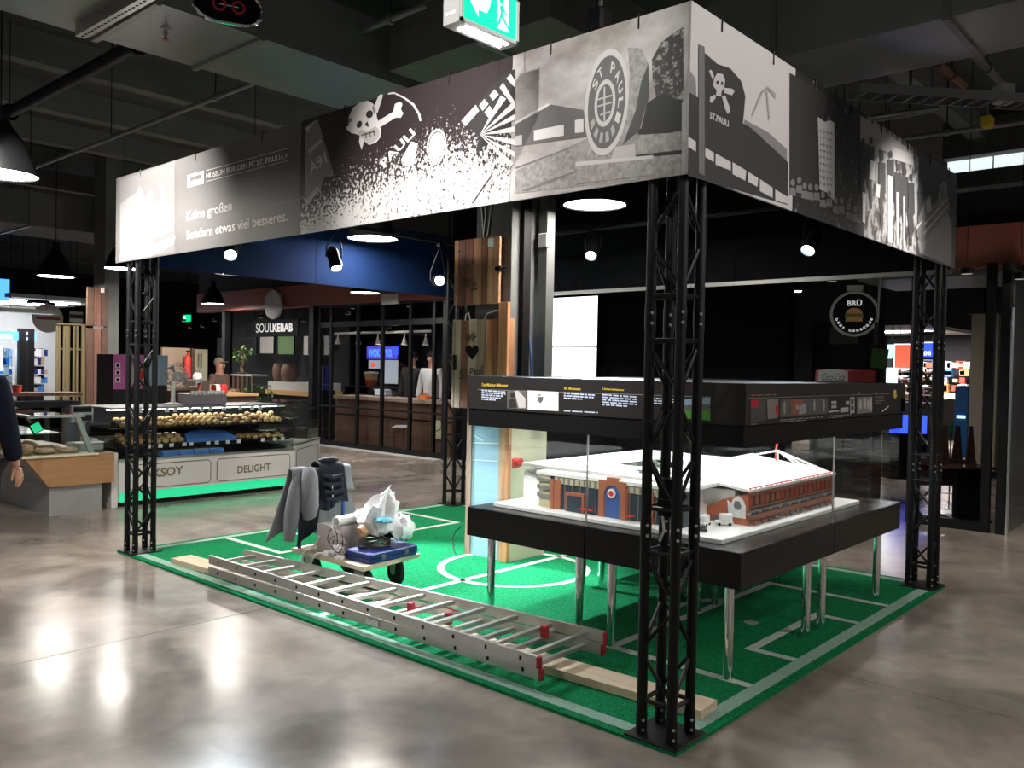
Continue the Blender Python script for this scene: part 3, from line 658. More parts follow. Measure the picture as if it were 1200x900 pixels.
# ---- crate banner
polypx([[(1075,282),(1110,248),(1115,262),(1115,312),(1078,297)]], grey(.22), c4, BRF, .0012)
polypx([[(1076,255),(1084,232),(1090,228),(1092,240),(1110,222),(1113,246),(1080,286),(1074,276)]], grey(.13), c4, BRF, .002)
polypx([ell(1104, 226, 4.5, 13, 18, rot=.15)], grey(.26), c4, BRF, .003)
polypx([ell(1104, 226, 3.3, 10, 18, rot=.15)], grey(.12), c4, BRF, .0034)
polypx([[(1084,236),(1089,231),(1091,246),(1086,252)], [(1073,266),(1080,258),(1080,260),(1074,269)], [(1082,262),(1110,232),(1110,234),(1082,265)], [(1082,272),(1111,240),(1111,242),(1082,275)]], grey(.4), c4, BRF, .0036)
# ================================================================== LAMPS
def pendant_proto():
    t = thing('pendant_lamp', 'x', 'lamp', (0, 0, 0), 0, 'black dome pendant lamps')
    MB().lathe([(.045, .40), (.06, .40), (.075, .36), (.10, .33), (.15, .26), (.195, .17), (.235, .06), (.258, 0), (.248, 0), (.225, .06), (.185, .165), (.14, .25), (.06, .33)], n=28, cap=False).build('shade', 'black_metal', t, WM[t.name], True)
    MB().lathe([(.0, .008), (.12, .004), (.246, .012), (.246, .02), (0, .02)], n=28, cap=False).build('diffuser', 'lamp_white', t, WM[t.name], True)
    MB().lathe([(.0, .50), (.05, .50), (.055, .48), (.055, .39), (0, .39)], n=16, cap=False).build('cap', 'black_metal', t, WM[t.name], True)
    MB().cyl((0, 0, .48), (0, 0, 2.12), .006, n=6).build('cord', 'black_metal', t, WM[t.name])
    return t
PEND = [((-.90, 5.28, 2.96), 'black dome pendant lamp beside the white end of the museum banner'),
 ((2.44, 2.28, 2.91), 'dome pendant lamp in the booth above the glass case'),
 ((2.38, 5.0, 2.87), 'dome pendant lamp glowing under the skull banner edge'),
 ((5.88, 9.54, 2.80), 'dome pendant lamp before the rust-red fascia'),
 ((1.73, 11.48, 2.80), 'dome pendant lamp over the bread counter aisle'),
 ((2.10, 10.07, 2.86), 'dome pendant lamp seen beside the left truss tower head'),
 ((6.30, 15.3, 2.85), 'dome pendant lamp by the kebab shop exit sign'),
 ((3.75, 10.1, 2.95), 'dome pendant lamp over the pastry counter'),
 ((4.2, 19.3, 2.85), 'dome pendant lamp before the far blue shop'),
 ((1.5, -3.4, 2.96), 'unseen dome pendant lamp added over the open floor right of the booth'),  # this and the next three: unseen pendants added to light the foreground floor
 ((-.6, -4.6, 2.96), 'unseen dome pendant lamp added over the open floor behind the photographer'),
 ((-4.4, 5.2, 2.96), 'unseen dome pendant lamp added over the open floor past the museum banner'),
 ((-5.2, .6, 2.96), 'unseen dome pendant lamp added over the open floor furthest from the booth'),
 ((6.3, -2.2, 2.96), 'dome pendant lamp over the aisle by the dark glass corner'),
 ((9.2, 3.7, 2.82), 'hidden dome pendant lamp added behind the black wall'),  # added out of sight to brighten the right aisle
 ((at(1152, 381, d=22).x, at(1152, 381, d=22).y, 2.82), 'dome pendant lamp far down the aisle behind the upturned chairs')]
pp = pendant_proto()
for i, (p, lb) in enumerate(PEND):
    if i == 0: pp.matrix_basis = Matrix.Translation(p); WM[pp.name] = pp.matrix_basis.copy(); pp['label'] = lb
    else: dup(pp, Matrix.Translation(p), lb)

# stage spotlights on the bars in the booth
def bar(label, a, b, hang=(.15, .85)):
    t = thing('lighting_bar', label, 'bar', a)
    MB().cyl(a, b, .024, n=10).build('pipe', 'black_metal', t, smooth=True)
    for k in hang:
        q = Vector(a).lerp(Vector(b), k); MB().cyl(q, (q.x, q.y, ctop(q.y)), .004, n=6).build('cable', 'black_metal', t)
bar('black lighting bar carrying the spotlights near the blue lit backing', (.30, 4.6, 2.88), (3.6, 4.6, 2.88))
bar('black lighting bar carrying the spotlights above the glass case', (3.2, .30, 2.88), (3.2, 4.52, 2.88), (.07, .905))
def stage_light(pos, target, label, watts=90, angle=48):
    pos = Vector(pos); d = (Vector(target)-pos).normalized(); t = thing('stage_spotlight', label, 'spotlight', pos, 0, 'booth spotlights')
    F = Matrix.Translation(pos) @ d.to_track_quat('-Z', 'Y').to_matrix().to_4x4()
    MB().lathe([(.035, .19), (.05, .185), (.056, .16), (.056, .03), (.060, .03), (.060, -.03), (.050, -.03), (.047, .0)], n=20, M=F, cap=False).build('housing', 'black_metal', t, smooth=True)
    MB().lathe([(0, -.004), (.046, -.008), (.046, .0), (0, .0)], n=20, M=F, cap=False).build('lens', 'spot_lens', t, smooth=True)
    MB().lathe([(0, .19), (.035, .19), (.03, .21), (0, .215)], n=14, M=F, cap=False).build('back_cap', 'black_metal', t, smooth=True)
    top = Vector((pos.x, pos.y, 2.88)); hb = F @ Vector((0, 0, .10)); sd = d.cross(Vector((0, 0, 1))).normalized()*.075
    MB().tube([hb-sd, hb-sd+Vector((0, 0, .09)), top-Vector((0, 0, .04)), hb+sd+Vector((0, 0, .09)), hb+sd], .008, 6).build('yoke', 'black_metal', t, smooth=True)
    MB().cbox(top-Vector((0, 0, .01)), (.05, .05, .09)).build('clamp', 'black_metal', t)
    spot(t, F @ Vector((0, 0, -.03)), target, watts, angle, .6, (.82, .92, 1), .05)
SPCOL = (.82, .92, 1)
stage_light(at(270, 297, y=4.6), (-.9, 1.9, 0), 'small spotlight hung nearest the left truss tower', 200, 62)
stage_light(at(394, 312, y=4.6), (1.3, 3.0, 0), 'black canister spotlight against the blue lit backing', 700, 52)
stage_light(at(515, 329, y=4.6), (2.0, 3.12, 2.36), 'spotlight pointing at the wooden column sign', 25, 16)
stage_light(at(693, 298, x=3.2), (1.2, 1.9, .6), 'spotlight shining above the white video wall', 420, 64)
stage_light(at(948, 291, x=3.2), (1.6, .9, .9), 'spotlight shining above the burger sign', 70, 55)

# track spots on the ceiling in front of the booth, lighting the banners
def track_spot(pos, target, label, watts, angle, col=(1, .96, .92)):
    pos = Vector(pos); d = (Vector(target)-pos).normalized(); t = thing('track_spotlight', label, 'spotlight', pos, 0, 'banner spotlights on the ceiling')
    F = Matrix.Translation(pos) @ d.to_track_quat('-Z', 'Y').to_matrix().to_4x4()
    MB().lathe([(0, .2), (.04, .2), (.055, .17), (.055, -.02), (.048, -.02), (.046, .0)], n=18, M=F, cap=False).build('housing', 'black_metal', t, smooth=True)
    MB().lathe([(0, -.002), (.045, -.004), (.045, .0), (0, .0)], n=18, M=F, cap=False).build('lens', 'lamp_far', t, smooth=True)
    MB().cyl(F @ Vector((0, 0, .1)), (pos.x, pos.y, 4.91), .01, n=8).build('stem', 'black_metal', t)
    spot(t, F @ Vector((0, 0, -.02)), target, watts, angle, .9, col, .04)
track_spot((-1.45, 4.55, 3.58), (.02, 4.72, 2.55), 'ceiling spotlight aimed at the museum banner', 360, 78)
track_spot((-2.6, 1.2, 4.3), (.02, 1.55, 2.55), 'ceiling spotlight aimed at the skull banner', 420, 34)
track_spot((3.5, -2.4, 3.6), (2.62, .02, 2.5), 'ceiling spotlight aimed at the team banner', 500, 26)
track_spot((.6, -2.9, 4.4), (.5, .02, 2.85), 'ceiling spotlight aimed at the flag banner', 300, 40)
track_spot((-2.4, -.3, 4.4), (.02, .8, 2.75), 'unseen ceiling spotlight added to brighten the wheel banner', 270, 36)  # extra unseen lamp added to brighten the wheel print

# small downlights over the shops
def downlight(q, pl, label, r=.06, grp='small downlights in the shop ceilings'):
    p = at(*q, **pl); t = thing('downlight', label, 'lamp', p, 0, grp)
    MB().lathe([(r, .05), (r*1.15, .05), (r*1.15, -.01), (r, -.01), (r, .012)], p, 14, cap=False).build('ring', 'black_metal', t, smooth=True)
    MB().lathe([(0, .004), (r, .004), (r, .014), (0, .014)], p, 14, cap=False).build('lens', 'downlight', t, smooth=True)
    MB().cyl(p+Vector((0, 0, .04)), (p.x, p.y, 4.91), .004, n=6).build('stem', 'black_metal', t)
for q in ((266, 370), (306, 372), (330, 374), (355, 376), (377, 377), (215, 376), (223, 384), (252, 376), (237, 383)):
    downlight(q, dict(x=8.3), 'small round downlight in the kebab shop ceiling')
for q in ((413, 361), (408, 368), (480, 359), (455, 385), (463, 381)):
    downlight(q, dict(x=7.8), 'small downlight behind the glass partition')
for q in ((975, 329), (1133, 320), (1196, 326)):
    downlight(q, dict(x=6.6), 'small round downlight on the right aisle edge', .055)
for q in ((170, 343), (176, 379), (60, 357)):
    downlight(q, dict(y=17), 'small downlight over the far left shops', .07)

# emergency exit sign
t = thing('exit_sign', 'green illuminated exit sign box with running figure and arrow', 'sign', (-.47, .74, 3.0))
e0, e1, f0, f1, zb, zt = -.65, -.30, .685, .785, 3.0, 3.20
MB().box((e0, f0+.004, zb), (e1, f1, zt)).build('housing', 'sign_grey', t)
fr = MB()
for a, b in (((e0, zb), (e1, zb+.014)), ((e0, zt-.014), (e1, zt)), ((e0, zb), (e0+.014, zt)), ((e1-.014, zb), (e1, zt))): fr.box((a[0], f0-.006, a[1]), (b[0], f0+.006, b[1]))
fr.build('frame', 'sign_grey', t)
fp = MB().box((e0+.012, f0-.002, zb+.012), (e1-.012, f0+.004, zt-.012)).build('sign_face', 'exit_green', t)
yy = f0-.003
def sgn(pts, m, lift=0, nm='symbol'): return MB().prism([(e0+x, yy-lift, zb+z) for x, z in pts], (0, -.001, 0)).build(nm, m, fp)
sgn([(.05, .10), (.10, .155), (.10, .125), (.145, .125), (.165, .165), (.18, .165), (.165, .105), (.15, .075), (.10, .075), (.10, .045)], 'exit_white', nm='arrow')
sgn([(.215, .035), (.285, .035), (.285, .17), (.215, .17)], 'exit_white', nm='door_symbol')
sgn([(.236+.012*math.cos(a), .152+.012*math.sin(a)) for a in [k*PI/5 for k in range(10)]], 'exit_green', .0012, 'figure')
sgn([(.225, .12), (.235, .138), (.25, .136), (.262, .115), (.275, .112), (.276, .105), (.26, .106), (.252, .115), (.25, .095), (.268, .075), (.285, .058), (.292, .05), (.284, .045), (.26, .065), (.24, .085), (.232, .06), (.216, .042), (.21, .05), (.222, .068), (.232, .1), (.234, .12), (.23, .112)], 'exit_green', .0012, 'figure')
for k in (.028, .066): MB().bevbox((e0+.055, f0+k-.006, zb-.005), (e1-.04, f0+k+.006, zb+.002), .002).build('light_slot', 'led_white', t)
MB().box((e0-.001, f0+.03, zb+.035), (e0+.001, f1-.015, zb+.05)).build('maker_plate', 'white_paint', t)
for x in (e0+.05, e1-.05): MB().cyl((x, f0+.05, zt-.01), (x, f0+.05, 4.91), .003, n=6).build('wire', 'black_metal', t)
# black hoist behind the wheel banner
p = at(703, 20, x=.5); t = thing('chain_hoist', 'black chain hoist hanging behind the wheel banner', 'hoist', p)
MB().bevbox(p-Vector((.05, .05, .09)), p+Vector((.05, .05, .04)), .015).build('body', 'black_metal', t)
MB().cyl(p+Vector((0, 0, .03)), p+Vector((0, 0, .12)), .02, n=10).build('hook_block', 'black_metal', t); MB().cyl(p+Vector((0, 0, .1)), (p.x, p.y, 4.91), .007, n=6).build('chain', 'black_metal', t)
# ================================================================== DISPLAY TABLES, CASE, STADIUM MODEL
X0, X1, XM, Y0, Y1, YM = .82, 3.25, 2.035, .14, 2.05, 1.105; ZT, ZB = .70, .515
names = {(0, 0): 'black display table with chrome legs at the case corner by the ladder end', (0, 1): 'black display table with chrome legs beside the wooden column', (1, 0): 'black display table with chrome legs beside the right truss tower', (1, 1): 'black display table with chrome legs at the hidden rear of the case'}
legm = MB().cyl((0, 0, .014), (0, 0, ZB+.01), .0255, n=18).mesh('leg', 'chrome', True)
for i in (0, 1):
    for j in (0, 1):
        a = ((X0, XM-.0015), (XM+.0015, X1))[i]; b = ((Y0, YM-.0015), (YM+.0015, Y1))[j]
        t = thing('display_table', names[(i, j)], 'table', ((a[0]+a[1])/2, (b[0]+b[1])/2, .014), 0, 'display tables under the glass case')
        MB().bevbox((a[0], b[0], ZB), (a[1], b[1], ZT), .003).build('tabletop', 'black_gloss', t)
        for lx in (a[0]+.115, a[1]-.115):
            for ly in (b[0]+.115, b[1]-.115): link('leg', legm, t, T(lx, ly, 0))
GT = 1.225; HT = 1.543
cs = thing('display_case', 'large glass showcase with black illuminated text header on the display tables', 'display case', ((X0+X1)/2, (Y0+Y1)/2, ZT))
def pane(a, b): MB().box(a, b).build('glass_pane', 'case_glass', cs)
gi = .012
for a, b in ((Y0+gi, YM-.002), (YM+.002, Y1-gi)):
    pane((X0+gi, a, ZT), (X0+gi+.006, b, GT+.01)); pane((X1-gi-.006, a, ZT), (X1-gi, b, GT+.01))
for a, b in ((X0+gi+.006, XM-.002), (XM+.002, X1-gi-.006)):
    pane((a, Y0+gi, ZT), (b, Y0+gi+.006, GT+.01)); pane((a, Y1-gi-.006, ZT), (b, Y1-gi, GT+.01))
MB().box((X0+gi-.002, YM-.003, ZT), (X0+gi+.008, YM+.003, GT)).build('seam_profile', 'stainless', cs)
MB().box((XM-.003, Y0+gi-.002, ZT), (XM+.003, Y0+gi+.008, GT)).build('seam_profile', 'stainless', cs)
hb = MB()
for a, b in (((X0, Y0), (X1, Y0+.03)), ((X0, Y1-.03), (X1, Y1)), ((X0, Y0+.03), (X0+.03, Y1-.03)), ((X1-.03, Y0+.03), (X1, Y1-.03))): hb.box((*a, GT), (*b, HT))
hd_ = hb.build('header', 'black_matt', cs)
MB().box((X0+.03, Y0+.03, HT-.03), (X1-.03, Y1-.03, HT-.005)).build('lid', 'black_matt', cs)
HP = 1.335
for k in range(4):
    yy = Y0+.3+k*.44; MB().box((X0+.12, yy, GT+.18), (X1-.12, yy+.04, GT+.21)).build('led_strip', 'case_led', cs)
# text boards on the header
tl_ = MB().box((X0-.012, Y0-.012, HP), (X0, Y1, HT)).build('text_board', 'panel_brown', cs)
tr_ = MB().box((X0, Y0-.012, HP), (X1, Y0, HT)).build('text_board', 'panel_brown', cs)
HL, HR = dict(x=X0-.012), dict(y=Y0-.012)
def lines(bl, br, n, dy, m, par, pl, h=2.2, jag=.25):
    """illegibly small body text: rows of word-sized dashes"""
    q = []
    for k in range(n):
        u = 0.
        end = 1-(R.random()*jag if k < n-1 else .45)
        while u < end:
            w_ = min(.05+R.random()*.13, end-u+.02)
            p0 = (bl[0]+(br[0]-bl[0])*u, bl[1]+(br[1]-bl[1])*u+k*dy); p1 = (bl[0]+(br[0]-bl[0])*(u+w_), bl[1]+(br[1]-bl[1])*(u+w_)+k*dy)
            q.append([(p0[0], p0[1]-h/2), (p1[0], p1[1]-h/2), (p1[0], p1[1]+h/2), (p0[0], p0[1]+h/2)]); u += w_+.03
    return polypx(q, m, par, pl, .0015, 'small_print')
textpx('Das Miniatur-Millerntor', (565, 452.5), (595.5, 453.5), (565, 449), 'yellow_ink', tl_, HL, .002, bold=.02)
lines((564.5, 457.5), (594, 459.5), 5, 2.55, 'blue_white_ink', tl_, HL, 1.5)
polypx([[(594.5,457),(617,458.5),(617,479.5),(594.5,478.5)]], grey(.12), tl_, HL, .0015, 'photo_print')
polypx([[(603,458),(608,458),(616,467),(616,478),(608,478),(605,466)]], grey(.6), tl_, HL, .002, 'photo_print')
polypx([ell(601, 463, 3, 3.6, 10), [(596,478),(597,468),(604,467),(606,478)]], grey(.03), tl_, HL, .0022, 'photo_print')
polypx([[(618.5,457.5),(654.7,459.2),(654.7,481.8),(618.5,479.8)]], 'white_paper', tl_, HL, .002, 'photo_print')
polypx([ell(632.5, 463, 2.2, .8, 8), [(630,465),(637,465),(636.5,469),(634,472.5),(631.5,471)]], grey(.12), tl_, HL, .003, 'crest_print')
textpx('Im Museum', (661.5, 456.5), (680.5, 457.5), (661.5, 453.3), 'yellow_ink', tl_, HL, .002, bold=.02)
lines((661, 460.8), (698.5, 463.2), 3, 2.8, 'blue_white_ink', tl_, HL, 1.6)
textpx('Unterstützung', (706.5, 457.5), (731.5, 459), (706.5, 454.2), 'yellow_ink', tl_, HL, .002, bold=.02)
lines((706, 462.5), (757, 466), 5, 2.9, 'blue_white_ink', tl_, HL, 1.6)
lines((661, 481.5), (731, 485), 1, 2.5, 'blue_white_ink', tl_, HL, 1.3, 0)
lines((765, 466.5), (802, 469), 3, 2.9, 'blue_white_ink', tl_, HL, 1.6)
polypx([[(560,456),(832,465),(832,465.6),(560,456.5)]], 'dim_ink', tl_, HL, .0012, 'rule_print')
polypx([[(800,468),(832.5,465),(832.5,493),(800,490)]], grey(.15), tl_, HL, .0015, 'photo_print')
polypx([[(800,480),(832.5,481),(832.5,492.5),(800,489.5)]], 'model_grass', tl_, HL, .002, 'photo_print')
polypx([[(800,468),(832.5,465.5),(832.5,474),(800,475)]], 'poster_blue', tl_, HL, .002, 'photo_print')
# right board
polypx([[(879.5,469),(897.5,468),(897.5,493),(879.5,496)]], grey(.06), tr_, HR, .0015, 'photo_print')
polypx([[(879.5,469),(890,468.3),(888,477),(880,478)]], 'red_plastic', tr_, HR, .002, 'photo_print')
polypx([[(898.5,468),(912,467.3),(911,490),(899.5,491)]], grey(.2), tr_, HR, .0015, 'photo_print')
polypx([[(908,476),(912.5,474),(912.5,488),(910,489)]], 'red_plastic', tr_, HR, .002, 'photo_print')
polypx([[(914,467.5),(970,466.3),(970,484.5),(914,489)]], grey(.10), tr_, HR, .0015, 'photo_print')
polypx([ell(919, 478, 1.3, 8, 10), ell(954, 475, 1.3, 7.5, 10), ell(965, 475, 1.3, 7.5, 10), ell(934, 477, 2.2, 2.6, 10), [(936,476),(944,472),(944,484),(936,486)]], grey(.3), tr_, HR, .002, 'photo_print')
polypx([[(927,468),(941,467.6),(941,484),(927,486)]], 'model_brown', tr_, HR, .0018, 'photo_print')
polypx([[(974,470),(980,469.7),(980,472.5),(974,473)], [(974,475),(980,474.6),(980,478),(974,478.5)], [(971,481.5),(983,480.5),(983,482.5),(971,483.5)], [(984.5,478),(994,477),(994,482.5),(984.5,483.5)], [(991,470),(995,469.7),(995,474),(991,474.5)], [(996,465.5),(1001,465.2),(1001,483.8),(996,484.7)]], grey(.45), tr_, HR, .0015, 'photo_print')
polypx([[(997,467.5),(1000,467.3),(1000,473),(997,473.4)], [(997,475.5),(1000,475.2),(1000,481),(997,481.5)]], grey(.05), tr_, HR, .002, 'photo_print')
polypx([[(1004,465.5),(1022,464.7),(1022,483),(1004,485)]], grey(.22), tr_, HR, .0015, 'photo_print')
polypx([ell(1008, 474, 1.6, 6, 10), ell(1013, 473, 1.8, 6.5, 10), ell(1017, 474, 1.4, 6, 10)], grey(.45), tr_, HR, .002, 'photo_print')
polypx([[(1019,466),(1021,466),(1021,482),(1019,482.4)]], grey(.55), tr_, HR, .0024, 'photo_print')
lines((880, 463.3), (930, 461.6), 1, 2, 'pipe_copper', tr_, HR, 1.6, 0)
lines((1005, 460.8), (1011, 460.5), 1, 2, 'dim_ink', tr_, HR, 1.6, 0); lines((1025, 460.8), (1031, 460.5), 1, 2, 'dim_ink', tr_, HR, 1.6, 0)
lines((914, 492.3), (965, 488.5), 2, 2.2, 'dim_ink', tr_, HR, .9); lines((971, 487.5), (1001, 485.5), 2, 2, 'dim_ink', tr_, HR, .8)
lines((1025, 465.5), (1037, 464.6), 4, 2.3, 'dim_ink', tr_, HR, .8); lines((880, 497.3), (893, 496.3), 1, 2, 'dim_ink', tr_, HR, .8)
polypx([[(876,466.5),(1043,461.2),(1043,461.6),(876,467)]], 'dim_ink', tr_, HR, .0012, 'rule_print')
polypx([[(1047,457),(1050,457),(1050,463),(1051.5,463),(1048.5,467.5),(1045.5,463),(1047,463)]], 'yellow_ink', tr_, HR, .002, 'arrow_print')
polypx([[(1033,482),(1041,475.5),(1041.6,476.3),(1033.6,483)]], 'white_paper', tr_, HR, .002, 'photo_print')
MB().box((3.17, Y0-.02, HP+.01), (3.235, Y0-.008, HP+.10)).build('coin_slot', 'black_gloss', tr_)

# ---- stadium model
ZP = .726
sm = thing('stadium_model', 'brick-built white football stadium model with red brick facades in the glass case', 'model', (1.9, 1.1, ZT))
MB().bevbox((.945, .31, ZT), (2.93, 1.94, ZP), .004).build('baseplate', 'model_white', sm)
def sbox(n, a, b, m, par=None): return MB().box(a, b).build(n, m, par or sm)
# pitch and stands
sbox('pitch', (1.55, .85, ZP), (2.55, 1.5, ZP+.006), 'model_grass')
for nm, poly, ext in (('west_stand', [(1.13, .66, ZP), (1.55, .66, ZP), (1.55, .66, .76), (1.13, .66, .93)], (0, 1.0, 0)), ('east_stand', [(2.95-.02, .66, ZP), (2.55, .66, ZP), (2.55, .66, .76), (2.91, .66, .9)], (0, 1.0, 0))):
    MB().prism(poly, ext).build(nm, 'model_white', sm)
MB().prism([(1.45, .45, ZP), (1.45, .83, ZP), (1.45, .83, .75), (1.45, .45, .89)], (1.2, 0, 0)).build('south_stand', 'model_white', sm)
MB().prism([(1.2, 1.9, ZP), (1.2, 1.5, ZP), (1.2, 1.5, .76), (1.2, 1.9, .92)], (1.5, 0, 0)).build('north_stand', 'model_white', sm)
# west facade (towards the ladder): red brick piers, dark glazing, arched entrance, cream attic
FX = 1.05
sbox('facade_body', (FX+.012, .62, ZP), (FX+.12, 1.56, .93), 'model_dark')
sbox('facade_attic', (FX+.004, .62, .885), (FX+.06, 1.52, .925), 'model_cream')
for k in range(22): sbox('attic_bar', (FX, .64+k*.04, .888), (FX+.008, .652+k*.04, .922), 'model_grey')
for y, wd in ((1.49, .05), (1.535, .03), (1.15, .045), (.995, .055), (.81, .03), (.64, .04)): sbox('brick_pier', (FX-.006, y-wd/2, ZP), (FX+.03, y+wd/2, .905), 'brick_red')
for k in range(14): sbox('glazing_bar', (FX+.006, .66+k*.06, ZP), (FX+.014, .664+k*.06, .885), 'model_grey')
# arched gate block
arch = [(FX-.012, 1.17, ZP), (FX-.012, 1.17, .945), (FX-.012, 1.115, .945), (FX-.012, 1.115, .965), (FX-.012, 1.03, .965), (FX-.012, 1.03, .945), (FX-.012, .975, .945), (FX-.012, .975, ZP), (FX-.012, 1.015, ZP), (FX-.012, 1.015, .86)]
arch += [(FX-.012, 1.073+.058*math.cos(a), .86+.055*math.sin(a)) for a in [PI+k*-PI/8 for k in range(9)][::1]][::-1] if 0 else [(FX-.012, 1.073-.058*math.cos(a), .86+.06*math.sin(a)) for a in [k*PI/8 for k in range(1, 8)]] + [(FX-.012, 1.131, .86), (FX-.012, 1.131, ZP)]
MB().prism(arch, (.03, 0, 0)).build('arch_gate', 'brick_red', sm)
sbox('arch_glazing', (FX-.002, 1.015, ZP), (FX+.004, 1.131, .93), 'model_blue')
MB().cyl((FX-.018, 1.075, .872), (FX-.01, 1.075, .872), .028, n=16).build('clock_badge', 'model_white', sm); MB().cyl((FX-.02, 1.075, .872), (FX-.016, 1.075, .872), .017, n=14).build('clock_badge', 'model_red', sm)
sbox('door_block', (FX-.012, 1.28, ZP), (FX+.01, 1.42, .845), 'brick_red'); sbox('door_opening', (FX-.015, 1.295, ZP), (FX-.008, 1.405, .825), 'model_dark')
for y in (1.22, 1.27, .93): sbox('awning', (FX-.05, y-.02, ZP+.03), (FX-.01, y+.02, ZP+.036), 'model_red')
# round corner tower with balconies
cy_ = (1.14, 1.60)
MB().lathe([(.09, ZP), (.09, .93), (.075, .935)], (*cy_, 0), 18).build('corner_tower', 'model_cream', sm, smooth=True)
for z in (.79, .84, .89): MB().lathe([(.095, z), (.105, z), (.105, z+.018), (.095, z+.018)], (*cy_, 0), 18).build('balcony', 'model_grey', sm, smooth=True)
sbox('corner_block', (1.45, .50, ZP), (1.75, .86, .915), 'model_white')
sbox('corner_block', (1.17, .70, ZP), (1.5, .9, .93), 'model_white')
# roofs: white slabs and trusses
sbox('roof', (FX-.005, .60, .930), (1.62, 1.66, .952), 'model_white')
sbox('roof_step', (1.16, .70, .952), (1.60, 1.78, .972), 'model_white')
sbox('roof', (1.2, 1.55, .95), (2.7, 1.92, .968), 'model_white')
sbox('roof', (2.45, .62, .92), (2.93, 1.7, .94), 'model_white')
MB().prism([(1.42, .39, .915), (1.42, .95, .985), (1.42, .95, 1.0), (1.42, .39, .93)], (1.27, 0, 0)).build('roof', 'model_white', sm)
for xx in (1.75, 2.12, 2.5):
    for a, b in (((xx, .42, .93), (xx-.0, .72, 1.065)), ((xx, .72, 1.065), (xx, 1.05, .98)), ((xx, .72, 1.065), (xx, .72, .96)), ((xx-.16, .40, .925), (xx, .72, 1.065)), ((xx+.16, .40, .925), (xx, .72, 1.065))):
        MB().cyl(a, b, .006, n=6).build('roof_strut', 'model_white', sm)
for k in range(6): sbox('roof_unit', (1.25+.05*(k % 2), .8+k*.13, .972), (1.31+.05*(k % 2), .86+k*.13, .985), 'model_white')
sbox('roof_block', (1.3, .95, .972), (1.5, 1.08, .992), 'model_grey')  # plain grey block on the white roof
# south stand: brown balcony front and brick end wall with mural
SX0, SX1, SY = 1.42, 2.68, .40
MB().prism([(SX0, SY, ZP), (SX0, SY, .905), (SX0, .56, .86), (SX0, .70, .785), (SX0, .70, ZP+.035), (SX0, .66, ZP+.035), (SX0, .66, ZP), (SX0, .63, ZP), (SX0, .63, ZP+.035), (SX0, .56, ZP+.035), (SX0, .56, ZP), (SX0, .47, ZP)], (.02, 0, 0)).build('end_wall', 'brick_orange', sm)
for y in (.605, .685): sbox('end_door', (SX0+.004, y-.02, ZP), (SX0+.016, y+.02, ZP+.04), 'model_grey')
sbox('end_wall_white', (SX0+.002, .44, ZP), (SX0+.01, .48, ZP+.03), 'model_white')
mu = MB().prism([(SX0-.002, .415, .765), (SX0-.002, .415, .835), (SX0-.002, .435, .875), (SX0-.002, .465, .888), (SX0-.002, .495, .87), (SX0-.002, .505, .84), (SX0-.002, .53, .86), (SX0-.002, .52, .765)], (.004, 0, 0)).build('mural', 'model_white', sm)
MB().prism([(SX0-.003, .45, .81), (SX0-.003, .44, .83), (SX0-.003, .455, .86), (SX0-.003, .482, .858), (SX0-.003, .49, .83), (SX0-.003, .475, .81)], (.002, 0, 0)).build('mural_face', 'model_grey', mu)
for z0, z1, m_ in ((.755, .785, 'model_brown'), (.80, .812, 'model_grey'), (.822, .834, 'model_brown'), (.893, .913, 'model_brown')): sbox('balcony_band', (SX0, SY-.012, z0), (SX1, SY+.01, z1), m_)
for k in range(19):
    x = SX0+.01+k*(SX1-SX0-.02)/18
    sbox('balcony_post', (x-.005, SY-.006, .83), (x+.005, SY+.004, .90), 'model_brown' if k % 3 else 'model_red')
    sbox('glass_bay', (x-.022, SY-.004, .786), (x+.016, SY+.002, .802), 'model_blue' if k % 2 else 'model_cream')
    sbox('roof_rail_post', (x-.003, SY-.008, .912), (x+.003, SY-.002, .938), 'model_red')
sbox('roof_rail', (SX0, SY-.008, .936), (SX1, SY-.003, .942), 'model_red')
sbox('back_panel', (SX0+.02, SY+.03, ZP), (SX1, SY+.04, .90), 'brick_red')
for k in range(12):
    x = SX0+.05+k*.105
    MB().prism([(x, SY-.02, ZP), (x+.012, SY-.02, ZP), (x+.03, SY+.02, .757), (x+.018, SY+.02, .757)], (0, .006, 0)).build('stair_prop', 'model_brown' if k > 3 else 'model_red', sm)
for k in range(9): MB().ball((SX0+.25+k*.1, SY-.02+.012*(k % 3), ZP+.012), .014, 7, 5, (1.4, 1, .9)).build('bush', 'model_grey', sm)
sbox('side_wall', (2.69, .42, ZP), (2.71, .8, .9), 'brick_red')
for k, y in enumerate((.34, .36, 1.0)): pass
# red floodlight mast
MB().tube([(2.62, .78, .95), (2.60, .78, 1.05), (2.63, .78, 1.12), (2.62, .78, 1.21)], .006, 6).build('mast', 'model_red', sm)
for k in (-1, 0, 1): MB().ball((2.59+k*.03, .77, 1.115), .010, 8, 5).build('mast_lamp', 'model_white', sm)

